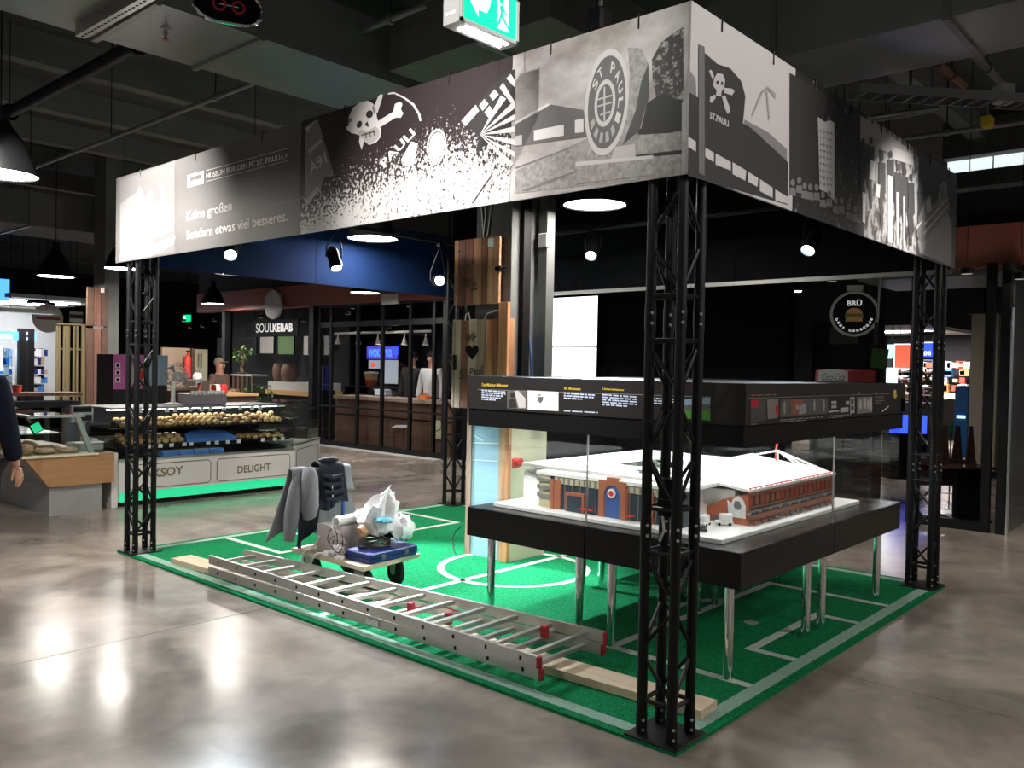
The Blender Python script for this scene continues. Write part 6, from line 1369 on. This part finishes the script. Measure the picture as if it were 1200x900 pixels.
# round hanging sign on the fascia
p = at(320.5, 357, x=6.85); t = thing('round_sign', 'round pale sign hanging before the rust-red fascia', 'sign', p); F = Matrix.Translation(p) @ Matrix.Rotation(-PI/2, 4, 'Y')
MB().lathe([(.30, -.03), (.31, 0), (.30, .03)], n=32, M=F).build('disc', 'sign_grey', t); r_ = (at(338, 357, x=6.85)-p).length
textpx('OFFENBLICK', (308, 361), (332, 361), (308, 357.5), 'dark_text', t, dict(x=6.81), .005) if 0 else polypx([[(308, 357.6), (332, 357.2), (332, 360.6), (308, 361)]], 'dim_ink', t, dict(x=6.81), .008)
MB().cyl(p+Vector((.0, 0, .29)), (p.x, p.y, 4.91), .005, n=6).build('wire', 'black_metal', t)
p = at(56, 373, y=16.5); t = thing('round_sign', 'round grey hanging sign near the far left shop', 'sign', p); F = Matrix.Translation(p) @ Matrix.Rotation(PI/2, 4, 'X')
MB().lathe([(.28, -.03), (.29, 0), (.28, .03)], n=28, M=F).build('disc', 'sign_grey', t); MB().box(p+Vector((-.22, -.04, -.03)), p+Vector((.22, -.03, .02))).build('stripe', 'coke_red', t); MB().cyl(p+Vector((0, 0, .27)), (p.x, p.y, 4.91), .005, n=6).build('wire', 'black_metal', t)
# kebab counter with pots, plants, crate
kc = thing('kebab_counter', 'kebab shop counter with pale top block and wood edge', 'counter', (7.8, 14.2, 0)); a, b = at(313, 448, x=7.4), at(363, 464, x=7.4); zt_ = at(338, 448, x=7.4).z; zm_ = at(338, 457.5, x=7.4).z; zl_ = at(338, 463, x=7.4).z
MB().box((7.45, b.y, 0), (8.2, a.y, zl_)).build('body', 'shadow_wall', kc); MB().box((7.36, b.y, zl_), (8.25, a.y, zm_)).build('wood_edge', 'wood_edge', kc); MB().box((7.42, b.y, zm_), (8.2, a.y, zt_)).build('top_block', 'sign_grey', kc)
for k, (px_, r_) in enumerate(((319, .15), (331, .19))):
    p = at(px_, 447, x=7.5); t = thing('clay_pot', ('smaller', 'larger')[k]+' terracotta pot on the kebab counter', 'pot', (7.68, p.y, zt_)); MB().lathe([(r_*.7, zt_), (r_, zt_+.14), (r_*.98, zt_+.30), (r_*.8, zt_+.38), (r_*.86, zt_+.41), (r_*.75, zt_+.41), (r_*.7, zt_+.3)], (7.68, p.y, 0), 20, cap=False).build('pot', 'terracotta', t, smooth=True); MB().lathe([(0, zt_+.34), (r_*.74, zt_+.34), (r_*.74, zt_+.32), (0, zt_+.32)], (7.68, p.y, 0), 16, cap=False).build('contents', 'wood_dark', t)
t = thing('drink_cans', 'blue and grey drink can tower beside the black post', 'cans', (7.8, 12.9, 0)); p = at(379, 447, x=7.6)
MB().box((7.5, p.y-.13, 0), (7.8, p.y+.16, at(372, 457, x=7.6).z)).build('pedestal', 'black_matt', t)
for j in range(4):
    for k, m_ in ((0, 'blue_case'), (1, 'sign_grey')): MB().cyl((7.6, p.y+.08-.16*(1-k), at(372, 457, x=7.6).z+j*.13), (7.6, p.y+.08-.16*(1-k), at(372, 457, x=7.6).z+j*.13+.125), .07, n=12).build('can', m_, t, smooth=True)
def leafy(t, c, n, rx, rz_, size, m_, seed):
    r_ = random.Random(seed)
    lf = MB().add([(0, -.5, 0), (.28, 0, .06), (0, .5, 0), (-.28, 0, .06)], [(0, 1, 2), (0, 2, 3)]).mesh('leaf', m_)
    for k in range(n):
        a, u, h = r_.uniform(0, 2*PI), math.sqrt(r_.random()), r_.uniform(-1, 1)
        W_ = Matrix.Translation(Vector(c)+Vector((rx*u*math.cos(a), rx*u*math.sin(a), rz_*h*math.sqrt(max(.1, 1-u*u*.7))))) @ Matrix.Rotation(r_.uniform(0, 6.3), 4, 'Z') @ Matrix.Rotation(r_.uniform(-1, 1), 4, 'X') @ Matrix.Scale(size*r_.uniform(.7, 1.3), 4)
        link('leaf', lf, t, W_)
p = at(301, 462, x=7.0); t = thing('potted_plant', 'bushy green plant beside the kebab counter', 'plant', (7.0, p.y, 0)); zz = p.z
MB().lathe([(.16, 0), (.2, .4), (.18, .4)], (7.0, p.y, 0), 16).build('pot', 'terracotta', t, smooth=True); MB().tube([(7.0, p.y, .38), (7.02, p.y+.02, .7), (7.0, p.y, zz)], .02, 6).build('stem', 'stem', t); leafy(t, (7.0, p.y, zz), 110, .34, .24, .12, 'leaf', 4)
p = at(284, 436, x=7.3); t = thing('bonsai_tree', 'small bonsai tree with pale leaves on a crate stand', 'plant', (7.3, p.y, 0)); MB().tube([p, p+Vector((0, .05, .1)), p+Vector((0, -.06, .22)), p+Vector((0, .02, .38)), p+Vector((0, -.03, .5))], [.035, .03, .024, .018, .01], 8).build('trunk', 'stem', t, smooth=True); MB().lathe([(.06, 0), (.13, .03), (.13, .05), (0, .05)], p-Vector((0, 0, .05)), 14, cap=False).build('dish', 'terracotta', t); leafy(t, p+Vector((0, 0, .42)), 46, .2, .22, .13, 'leaf_pale', 9)
a, b = at(270, 437, x=7.25), at(297, 462, x=7.25); MB().box((7.2, b.y, 0), (7.6, a.y, b.z)).build('stand', 'wood_dark', t)
for k in range(6): y = b.y+(a.y-b.y)*k/5; MB().box((7.2, y-.015, b.z), (7.225, y+.015, a.z-.03)).build('crate_bar', 'pastry_brown', t)
MB().box((7.19, b.y, a.z-.06), (7.6, a.y, a.z-.02)).build('crate_top', 'sign_grey', t)
# green running-man sign at the back, pillar beam
p = at(219, 373, x=9.5); t = thing('exit_sign', 'small distant green exit sign over the kebab shop', 'sign', p); MB().cbox(p, (.05, .42, .2)).build('face', 'exit_green', t); MB().cbox(p+Vector((-.03, .08, 0)), (.01, .1, .12)).build('figure', 'exit_white', t); MB().cyl(p+Vector((0, 0, .1)), (p.x, p.y, 4.91), .006, n=6).build('wire', 'black_metal', t)

# ================================================================== FAR LEFT: WOOD COLUMN, BAMBOO, BLUE SHOP
p0, p1 = at(101, 400, y=11.6), at(140, 400, y=11.6); t = thing('wooden_column', 'concrete column clad in brown planks near the left truss tower', 'column', ((p0.x+p1.x)/2, 11.8, 0))
MB().box((p0.x+.28, 11.63, 0), (p1.x, 12.05, 4.92)).build('core', 'concrete_wall', t)
w_ = (p1.x-p0.x-.06)/4
for k in range(3):
    for z0, z1 in ((at(110, 382, y=11.6).z, at(110, 336, y=11.6).z), (0, at(110, 384, y=11.6).z)): MB().bevbox((p0.x+k*.105+.003, 11.58, z0), (p0.x+(k+1)*.105-.003, 11.62, z1-.01), .003).build('plank', ('wood_dark', 'plank_3', 'wood_dark')[k], t)
MB().box((p0.x+.2, 11.57, at(120, 343, y=11.6).z), (p0.x+.25, 11.58, at(120, 338, y=11.6).z)).build('white_box', 'white_paint', t)
t = thing('bamboo_screen', 'upright bamboo poles behind the bakery counter', 'screen', (2.5, 13, 0))
for k, px_ in enumerate((67, 71, 75.5, 80, 87, 92, 98)):
    a = at(px_, 382, y=12.6); MB().cyl((a.x, 12.6+.05*(k % 2), 0), (a.x, 12.6+.05*(k % 2), a.z), (.018, .022, .02, .05, .02, .022, .035)[k], n=8).build('pole', 'bamboo', t, smooth=True)
a, b = at(66, 415, y=12.65), at(99, 415, y=12.65)
for z in (1.0, 1.75, 2.15): MB().box((a.x, 12.62, z), (b.x, 12.66, z+.03)).build('cross_bar', 'bamboo', t)
t = thing('bar_counter', 'long dark bar counter behind the bakery glass', 'counter', (1.6, 10.5, 0)); a, b = at(-30, 462, y=10.5), at(95, 470, y=10.5)
MB().box((a.x, 10.5, 0), (b.x, 10.9, b.z)).build('body', 'shadow_wall', t); MB().box((a.x, 10.45, a.z-.03), (b.x, 10.95, a.z+.01)).build('worktop', 'wood_dark', t)
for k, px_ in enumerate((15, 35, 55, 75)): p = at(px_, 470, y=10.5); MB().box((p.x-.18, 10.49, .2), (p.x+.18, 10.5, b.z-.08)).build('panel', 'panel_brown', t)
p = at(20, 458, y=10.7); t = thing('red_tub', 'small red tub on the dark bar counter', 'tub', (p.x, 10.7, a.z+.01)); MB().lathe([(.05, 0), (.06, .09), (.055, .09)], (p.x, 10.7, a.z+.01), 12).build('tub', 'red_box', t, smooth=True); MB().lathe([(.062, .085), (.062, .1), (0, .105)], (p.x, 10.7, a.z+.01), 12, cap=False).build('lid', 'wood_dark', t)
t = thing('electronics_shop', 'brightly lit shop front with blue sign band far behind the bakery', 'shop', (4.2, 20, 0)); q = lambda x, y: at(x, y, y=20)
a, b = q(-20, 387), q(42, 400); MB().box((a.x, 20, b.z), (b.x, 20.2, a.z)).build('sign_band', 'shop_blue', t)
a, b = q(-20, 390.5), q(14, 397.5); MB().box((a.x, 19.97, b.z), (b.x, 20, a.z)).build('sign_letters', 'shop_cyan', t); a, b = q(27, 389), q(34.5, 399); MB().box((a.x, 19.97, b.z), (b.x, 20, a.z)).build('logo_plate', 'shop_white', t); a, b = q(29, 391.5), q(32.3, 395.5); MB().box((a.x, 19.95, b.z), (b.x, 19.97, a.z)).build('logo', 'blue_case', t)
a, b = q(-30, 380), q(72, 470); MB().box((a.x, 23, 0), (b.x+1.0, 23.1, 3.2)).build('back_wall', 'sign_grey', t); MB().box((a.x, 20.2, 3.0), (b.x+1.0, 23, 3.1)).build('soffit', 'white_paint', t)
for k in range(3): MB().box((a.x+.3, 20.5+k*.8, 2.975), (b.x+.6, 20.6+k*.8, 3.0)).build('added_tube_light', 'case_led', t)  # ceiling tubes added to light the shop goods
area(t, ((a.x+b.x)/2+.3, 21.0, 2.9), 3.0, 1.2, 55, (.85, .93, 1))  # area lamp added for the same goods
for px_ in (25.5, 35.5): p = q(px_, 430); MB().box((p.x-.07, 19.95, 0), (p.x+.07, 20.1, 2.3)).build('post', 'black_metal', t)
a, b = q(-20, 405), q(8.5, 435); MB().box((a.x, 20.3, b.z), (b.x, 20.35, a.z)).build('screen', 'shop_cyan', t)
for j, (x0_, x1_) in enumerate(((10, 24), (38, 50), (51, 66))):
    a, b = q(x0_, 408), q(x1_, 462); MB().box((a.x, 20.8, .5), (b.x, 21.2, a.z)).build('shelf_unit', 'shadow_wall' if j != 1 else 'white_paint', t)
    for z in range(5):
        zz = b.z+(a.z-b.z)*(z+.15)/5; MB().box((a.x, 20.55, zz-.03), (b.x, 20.8, zz)).build('shelf', 'sign_grey', t)
        for k in range(4): x = a.x+(b.x-a.x)*(k+.5)/4; h = R.uniform(.10, .2); MB().box((x-.04, 20.58, zz), (x+.04, 20.7, zz+h)).build('boxed_item', R.choice(('white_paper', 'sign_grey', 'goods_blue', 'white_paint', 'blue_case', 'tan_wall')), t)
# projecting ceiling light strips and signs far left
for (x0_, y0_), (x1_, y1_), lb in (((0, 362), (70, 358), 'long pale strip light over the far left aisle'), ((10, 345), (102, 350), 'long grey reflective soffit strip over the far left aisle')):
    Y_ = 14.6 if 'pale' in lb else 15.0; a, b = at(x0_, y0_, y=Y_), at(x1_, y1_, y=Y_); t = thing('strip_light', lb, 'lamp', a); MB().box((a.x, Y_, a.z-.04), (b.x, Y_+.2, a.z+.03)).build('housing', 'sign_grey', t); MB().box((a.x+.1, Y_+.02, a.z-.05), (b.x-.1, Y_+.18, a.z-.04)).build('diffuser', 'shop_grey', t)
    for k in (.2, .8): p = a.lerp(b, k); MB().cyl((p.x, Y_+.1, a.z), (p.x, Y_+.1, ctop(Y_+.1)), .005, n=6).build('wire', 'black_metal', t)
a, b = at(82, 365, y=16), at(97, 378, y=16); t = thing('aisle_sign', 'small white sign plate over the far left aisle', 'sign', a); MB().box((a.x, 16, b.z), (b.x, 16.03, a.z)).build('plate', 'sign_grey', t); MB().box((a.x, 15.99, (a.z*.6+b.z*.4)-.05), (b.x, 16, a.z*.6+b.z*.4+.03)).build('stripe', 'shadow_wall', t); MB().cyl(((a.x+b.x)/2, 16.015, a.z), ((a.x+b.x)/2, 16.015, 4.91), .005, n=6).build('wire', 'black_metal', t)
a, b = at(-20, 325, y=19), at(11, 353, y=19); t = thing('blue_sign', 'glowing blue overhead sign at the far left', 'sign', a); MB().box((a.x, 19, b.z), (b.x, 19.1, a.z)).build('face', 'shop_blue', t); MB().cyl((a.x+.1, 19.05, a.z), (a.x+.1, 19.05, 4.91), .006, n=6).build('wire', 'black_metal', t)

# ================================================================== VIDEO WALL
vw = thing('video_wall', 'white glowing two by two video wall on the black wall', 'screen', (7.15, 6.98, 1.18))
for (a, b) in ((5.66, 6.985), (6.995, 7.75)):
    for (z0, z1) in ((1.18, 1.925), (1.933, 2.69)): s_ = MB().box((7.14, a, z0), (7.2, b, z1)).build('monitor', 'black_matt', vw); MB().box((7.136, a+.006, z0+.005), (7.14, b-.006, z1-.005)).build('screen', 'screen_white', s_)

# ================================================================== RIGHT SIDE
# dark glass corner
dg = thing('glass_corner', 'dark grey glass corner with black posts at the aisle edge', 'partition', (6.7, .2, 0))
for (x, y), h in (((6.68, .22), 2.76), ((6.68, .36), 2.76)): MB().box((x-.04, y-.04, 0), (x+.04, y+.04, h)).build('post', 'black_metal', dg)
MB().cyl((6.66, .16, 0), (6.66, .16, 2.3), .018, n=10).build('steel_pole', 'steel', dg, smooth=True)
MB().box((6.74, .16, .02), (11.5, .18, 2.75)).build('glass_pane', 'grey_glasswall', dg)
for x in (8.2, 9.9, 11.5): MB().box((x-.03, .15, 0), (x+.03, .20, 2.76)).build('post', 'black_metal', dg)
MB().box((6.66, .15, 2.70), (11.5, .21, 2.76)).build('top_rail', 'black_metal', dg); MB().box((6.66, .4, 0), (6.72, 1.1, .10)).build('floor_rail', 'black_metal', dg); MB().box((6.66, 1.07, 0), (6.72, 1.13, 2.76)).build('post', 'black_metal', dg)
# dark box stall with shutters between the booth and the glass corner
ss = thing('dark_stall', 'black shuttered stall behind the burger sign', 'stall', (8.0, 2.1, 0)); MB().box((7.96, 2.0, 0), (8.5, 2.75, 2.76)).build('body', 'shadow_wall', ss)
for k in range(8): MB().box((7.94, 2.02, 1.0+k*.16), (7.96, 2.73, 1.14+k*.16)).build('shutter_slat', 'black_metal', ss)
a, b = at(972, 383, x=7.3), at(1005, 403, x=7.3); MB().box((7.3, b.y, b.z), (7.33, a.y, a.z)).build('grey_plate', 'panel_brown', ss)
sl = thing('slatted_ceiling', 'dark slatted ceiling panel over the right aisle', 'ceiling panel', (7.8, 1.0, 2.76))
for k in range(16): MB().box((7.2+k*.09, .25, 2.70), (7.24+k*.09, 1.9, 2.76)).build('slat', 'pipe_grey', sl)
for y in (.3, 1.8): MB().box((7.2, y, 2.76), (8.6, y+.04, 2.80)).build('bearer', 'black_metal', sl); MB().cyl((7.9, y+.02, 2.79), (7.9, y+.02, 4.91), .006, n=6).build('hanger', 'black_metal', sl)
# burger sign: round box with neck
p = at(1001, 368, d=9.3); t = thing('burger_sign', 'round black hanging sign with a burger picture and white rim', 'sign', p); n_ = (CAM-p); n_.z = 0; n_.normalize()
F = Matrix.Translation(p) @ n_.to_track_quat('Z', 'Y').to_matrix().to_4x4(); rS = .235
MB().lathe([(rS, -.05), (rS, .05)], n=36, M=F).build('disc', 'black_gloss', t, smooth=True)
MB().tube([F @ Vector((rS*math.cos(2*PI*k/40), rS*math.sin(2*PI*k/40), .045)) for k in range(40)], .016, 8, True).build('rim', 'sign_grey', t, smooth=True)
MB().rings([[F @ Vector((x, y, z)) for x, z in ((-.085*s_, -.045), (.085*s_, -.045), (.085*s_, .045), (-.085*s_, .045))] for y, s_ in ((.20, .8), (.25, .8), (.26, 1), (.31, 1))]).build('neck', 'sign_grey', t)
MB().cyl(F @ Vector((0, .3, 0)), (p.x, p.y, 4.91), .006, n=6).build('wire', 'black_metal', t)
def sgp(x, y, l=.052): return F @ Vector((x, y, l))
text3('BRÜ', sgp(-.075, .085), sgp(.075, .085), sgp(-.075, .155), 'letter_white', t, bold=.03)
for y0, y1, w_, m_ in ((.0, .062, .085, 'bun'), (-.018, .0, .09, 'pastry_brown'), (-.03, -.018, .095, 'green_menu'), (-.042, -.03, .09, 'pastry_pale'), (-.085, -.042, .085, 'bun')):
    pts = [(-w_, y0), (w_, y0)]+([(w_*math.cos(a), y0+(y1-y0)*math.sin(a)) for a in [PI*k/10 for k in range(1, 10)]] if y1-y0 > .05 else [(w_, y1), (-w_, y1)])
    MB().prism([sgp(x, y, .05) for x, y in pts], F.to_3x3() @ Vector((0, 0, .006))).build('burger_print', m_, t)
s_ = 'best homemade'
for k, ch in enumerate(s_):
    if ch == ' ': continue
    a = math.radians(200+k*140/(len(s_)-1)); c = Vector((math.cos(a), math.sin(a), 0)); tn = Vector((-c.y, c.x, 0)); o_ = c*.185
    q_ = lambda u, v: F @ Vector((o_.x+tn.x*u-c.x*v, o_.y+tn.y*u-c.y*v, .052))
    text3(ch, q_(-.013, -.014), q_(.013, -.014), q_(-.013, .014), 'letter_white', t, 'letter', bold=.03)
# thin vertical pole by the sign
a, b = at(1033, 303, d=9), at(1026, 405, d=9); t = thing('hanging_rod', 'thin grey rod hanging beside the burger sign', 'rod', b); MB().cyl((a.x, a.y, a.z), b, .012, n=8).build('rod', 'pipe_grey', t); MB().cyl(a, (a.x, a.y, 4.91), .003, n=6).build('wire', 'black_metal', t); MB().cyl(b-Vector((0, 0, .0)), b+Vector((0, 0, .25)), .02, n=8).build('grip', 'black_metal', t)
# cola cooler
p = at(990, 450, d=9.7); t = thing('drinks_cooler', 'dark red drinks cooler with white cola panel behind the case header', 'cooler', (p.x, p.y, 0)); n_ = (CAM-p); n_.z = 0; n_.normalize(); F = Matrix.Translation((p.x, p.y, 0)) @ Matrix.Rotation(math.atan2(n_.y, n_.x)+PI/2, 4, 'Z')
zc = at(990, 433, d=9.7).z; MB().bevbox((-.32, 0, 0), (.32, .5, zc-.24), .02, F).build('body', 'black_matt', t); MB().bevbox((-.32, 0, zc-.24), (.32, .5, zc), .02, F).build('top_band', 'coke_red', t)
MB().prism([(-.29, -.008, zc-.22), (.0, -.008, zc-.22) if 0 else (.03, -.008, zc-.22), (.03, -.008, zc-.02), (-.07, -.008, zc+.0), (-.19, -.008, zc+.0), (-.29, -.008, zc-.02)], (0, .01, 0), F).build('light_panel', 'sign_grey', t)
text3('Coca-Cola', F @ Vector((-.25, -.012, zc-.13)), F @ Vector((-.0, -.012, zc-.13)), F @ Vector((-.25, -.012, zc-.05)), 'dark_text', t, shear=.4); MB().box((-.27, -.01, .15), (.27, .0, zc-.26), F).build('glass_door', 'black_gloss', t)
# low table with brown chairs put up on it, behind the glass rail
tp = at(1133, 546, d=9.25); zt_ = tp.z; rt_ = Vector((rt.x, rt.y, 0)).normalized(); bt_ = Vector((fw.x, fw.y, 0)).normalized(); B_ = Matrix((rt_, bt_, Vector((0, 0, 1)))).transposed().to_4x4(); F = Matrix.Translation((tp.x, tp.y, 0)) @ B_
t = thing('cafe_table', 'dark cafe table with two square legs in the right aisle', 'table', (tp.x, tp.y, 0)); MB().bevbox((-.32, -.1, zt_-.03), (.27, .6, zt_), .006, F).build('tabletop', 'chair_brown', t)
for x in (.02, .19): MB().box((x-.055, .1, 0), (x+.055, .22, zt_-.02), F).build('leg', 'black_metal', t); MB().box((x-.1, .0, 0), (x+.1, .4, .03), F).build('foot', 'black_metal', t)
for k, (x, y, lb) in enumerate(((-.17, .455, 'brown chair put upside down on the cafe table beside the truss tower'), (.12, .455, 'brown chair put upside down on the cafe table beside the black post'))):
    c_ = thing('cafe_chair', lb, 'chair', F @ Vector((x, y, zt_)), 0, 'chairs on the cafe table')
    G = F @ Matrix.Translation((x, y, zt_))
    MB().bevbox((-.135, -.19, .0), (.135, .15, .04), .01, G).build('seat', 'chair_brown', c_)
    for sx in (-1, 1):
        MB().prism([(sx*.13, .02, .03), (sx*.03, .02, .03), (sx*.065, .02, .42), (sx*.09, .02, .42)], (0, .03, 0), G @ Matrix.Translation((0, -.19, 0))).build('leg', 'chair_brown', c_); MB().prism([(sx*.13, .30, .03), (sx*.05, .30, .03), (sx*.07, .30, .40), (sx*.095, .30, .40)], (0, .03, 0), G @ Matrix.Translation((0, -.19, 0))).build('leg', 'chair_brown', c_)
    MB().bevbox((-.13, .148, -.30), (.13, .181, .035), .008, G).build('backrest', 'chair_brown', c_)
# far shops seen through the aisle
fs_ = dict(x=16.0)
su = board('shop_sign', 'blue glowing SUSHI sign far down the right aisle', 'sign', (1073, 402), (1094, 421), 16, 'sign_blue', 'shop_white'); textpx('SUSHI', (1075.5, 416.5), (1091, 416.5), (1075.5, 411.5), 'shop_white', su, fs_, .03, bold=.03)
board('advert_screen', 'white and red glowing advert screen beyond the right truss tower', 'screen', (1049, 404), (1070, 432), 16.2, 'shop_red', 'shop_white'); board('advert_screen', 'pale cyan glowing advert panel beside the red one', 'screen', (1040, 432), (1050, 452), 15.8, 'shop_cyan', 'shop_white'); board('advert_screen', 'blue and white glowing panel above the green board', 'screen', (1040, 404), (1050, 420), 16.4, 'shop_cyan')
t = thing('far_shop', 'bright cluttered shop interior at the end of the right aisle', 'shop', (18, 4, 0)); a, b = at(1040, 400, x=20), at(1140, 520, x=20); MB().box((20, b.y, 0), (20.1, a.y, 2.6)).build('back_wall', 'shadow_wall', t); rr = random.Random(11)
for k in range(90):
    px_, py_ = rr.uniform(1052, 1135), rr.choice((428, 437, 446, 455, 464)); p = at(px_, py_, x=19.2); MB().cbox(p, (.2, rr.uniform(.08, .22), rr.uniform(.08, .2))).build('goods', rr.choice(('white_paper', 'sign_grey', 'goods_red', 'tan_wall', 'goods_blue', 'white_paint', 'goods_orange')), t)
MB().box((16.6, b.y, 2.62), (20.1, a.y, 2.7)).build('soffit', 'sign_grey', t); MB().box((17.6, b.y+.4, 2.6), (17.9, a.y-.4, 2.62)).build('added_tube_light', 'case_led', t); area(t, (17.9, (a.y+b.y)/2, 2.55), .8, 3.0, 170, (1, .95, .9))  # ceiling tube and area lamp added to brighten the goods
for py_ in (432, 441, 450, 459, 468): p = at(1090, py_, x=19.2); MB().box((19.0, b.y+.6, p.z-.1), (19.4, a.y-.3, p.z-.07)).build('shelf', 'shadow_wall', t)
a, b = at(1119, 452, x=14.5), at(1134, 507, x=14.5); t = thing('blue_bin', 'tall blue panel standing in the right aisle', 'panel', (14.5, (a.y+b.y)/2, 0)); MB().bevbox((14.5, b.y, 0), (14.8, a.y, a.z), .02).build('body', 'signal_blue', t); MB().box((14.49, b.y+.05, at(1126, 490, x=14.5).z), (14.5, a.y-.05, at(1126, 487, x=14.5).z)).build('stripe', 'shop_cyan', t)
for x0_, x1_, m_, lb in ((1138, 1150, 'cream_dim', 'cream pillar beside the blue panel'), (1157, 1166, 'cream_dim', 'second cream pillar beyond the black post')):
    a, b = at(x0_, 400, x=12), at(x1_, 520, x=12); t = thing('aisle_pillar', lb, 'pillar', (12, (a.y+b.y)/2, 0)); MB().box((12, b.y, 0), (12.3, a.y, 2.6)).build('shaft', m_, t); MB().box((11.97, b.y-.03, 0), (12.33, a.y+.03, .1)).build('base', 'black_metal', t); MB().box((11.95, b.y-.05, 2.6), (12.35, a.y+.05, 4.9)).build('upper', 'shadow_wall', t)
p = at(1030, 420, d=10.5); t = thing('menu_tablet', 'tilted dull green board beside the hanging rod', 'board', p); F = Matrix.Translation(p) @ B_ @ Matrix.Rotation(.12, 4, 'Y'); MB().box((-.11, 0, -.13), (.11, .03, .13), F).build('board', 'panel_brown', t); MB().box((-.10, -.004, -.12), (.10, .0, .12), F).build('face', 'leaf', t); MB().cyl(F @ Vector((0, .015, .12)), ((F @ Vector((0, .015, 0))).x, (F @ Vector((0, .015, 0))).y, 2.77), .004, n=6).build('wire', 'black_metal', t)
a = at(1113, 498, d=10.2); t = thing('green_pennant', 'small green triangular sign behind the upturned chairs', 'sign', a); F = Matrix.Translation(a) @ B_; MB().prism([(-.02, 0, .0), (.05, 0, .0), (.035, 0, -.16)], (0, .01, 0), F).build('pennant', 'pennant_green', t); MB().cyl(F @ Vector((.02, .005, 0)), F @ Vector((.02, .005, .02)), .004, n=6).build('pin', 'black_metal', t); MB().cyl(F @ Vector((.02, .005, -.1)), (F @ Vector((.02, .005, 0))).xy.to_3d(), .008, n=6).build('stake', 'black_metal', t)
p = at(1066, 492, d=13); t = thing('blue_stool', 'glowing blue panel seen through the far case glass', 'panel', (p.x, p.y, 0)); F = Matrix.Translation((p.x, p.y, 0)) @ B_; MB().box((-.28, 0, .0), (.28, .3, at(1066, 508, d=13).z), F).build('plinth', 'black_matt', t); MB().box((-.26, -.01, at(1066, 508, d=13).z), (.26, .1, at(1066, 487, d=13).z), F).build('panel', 'sign_blue', t)
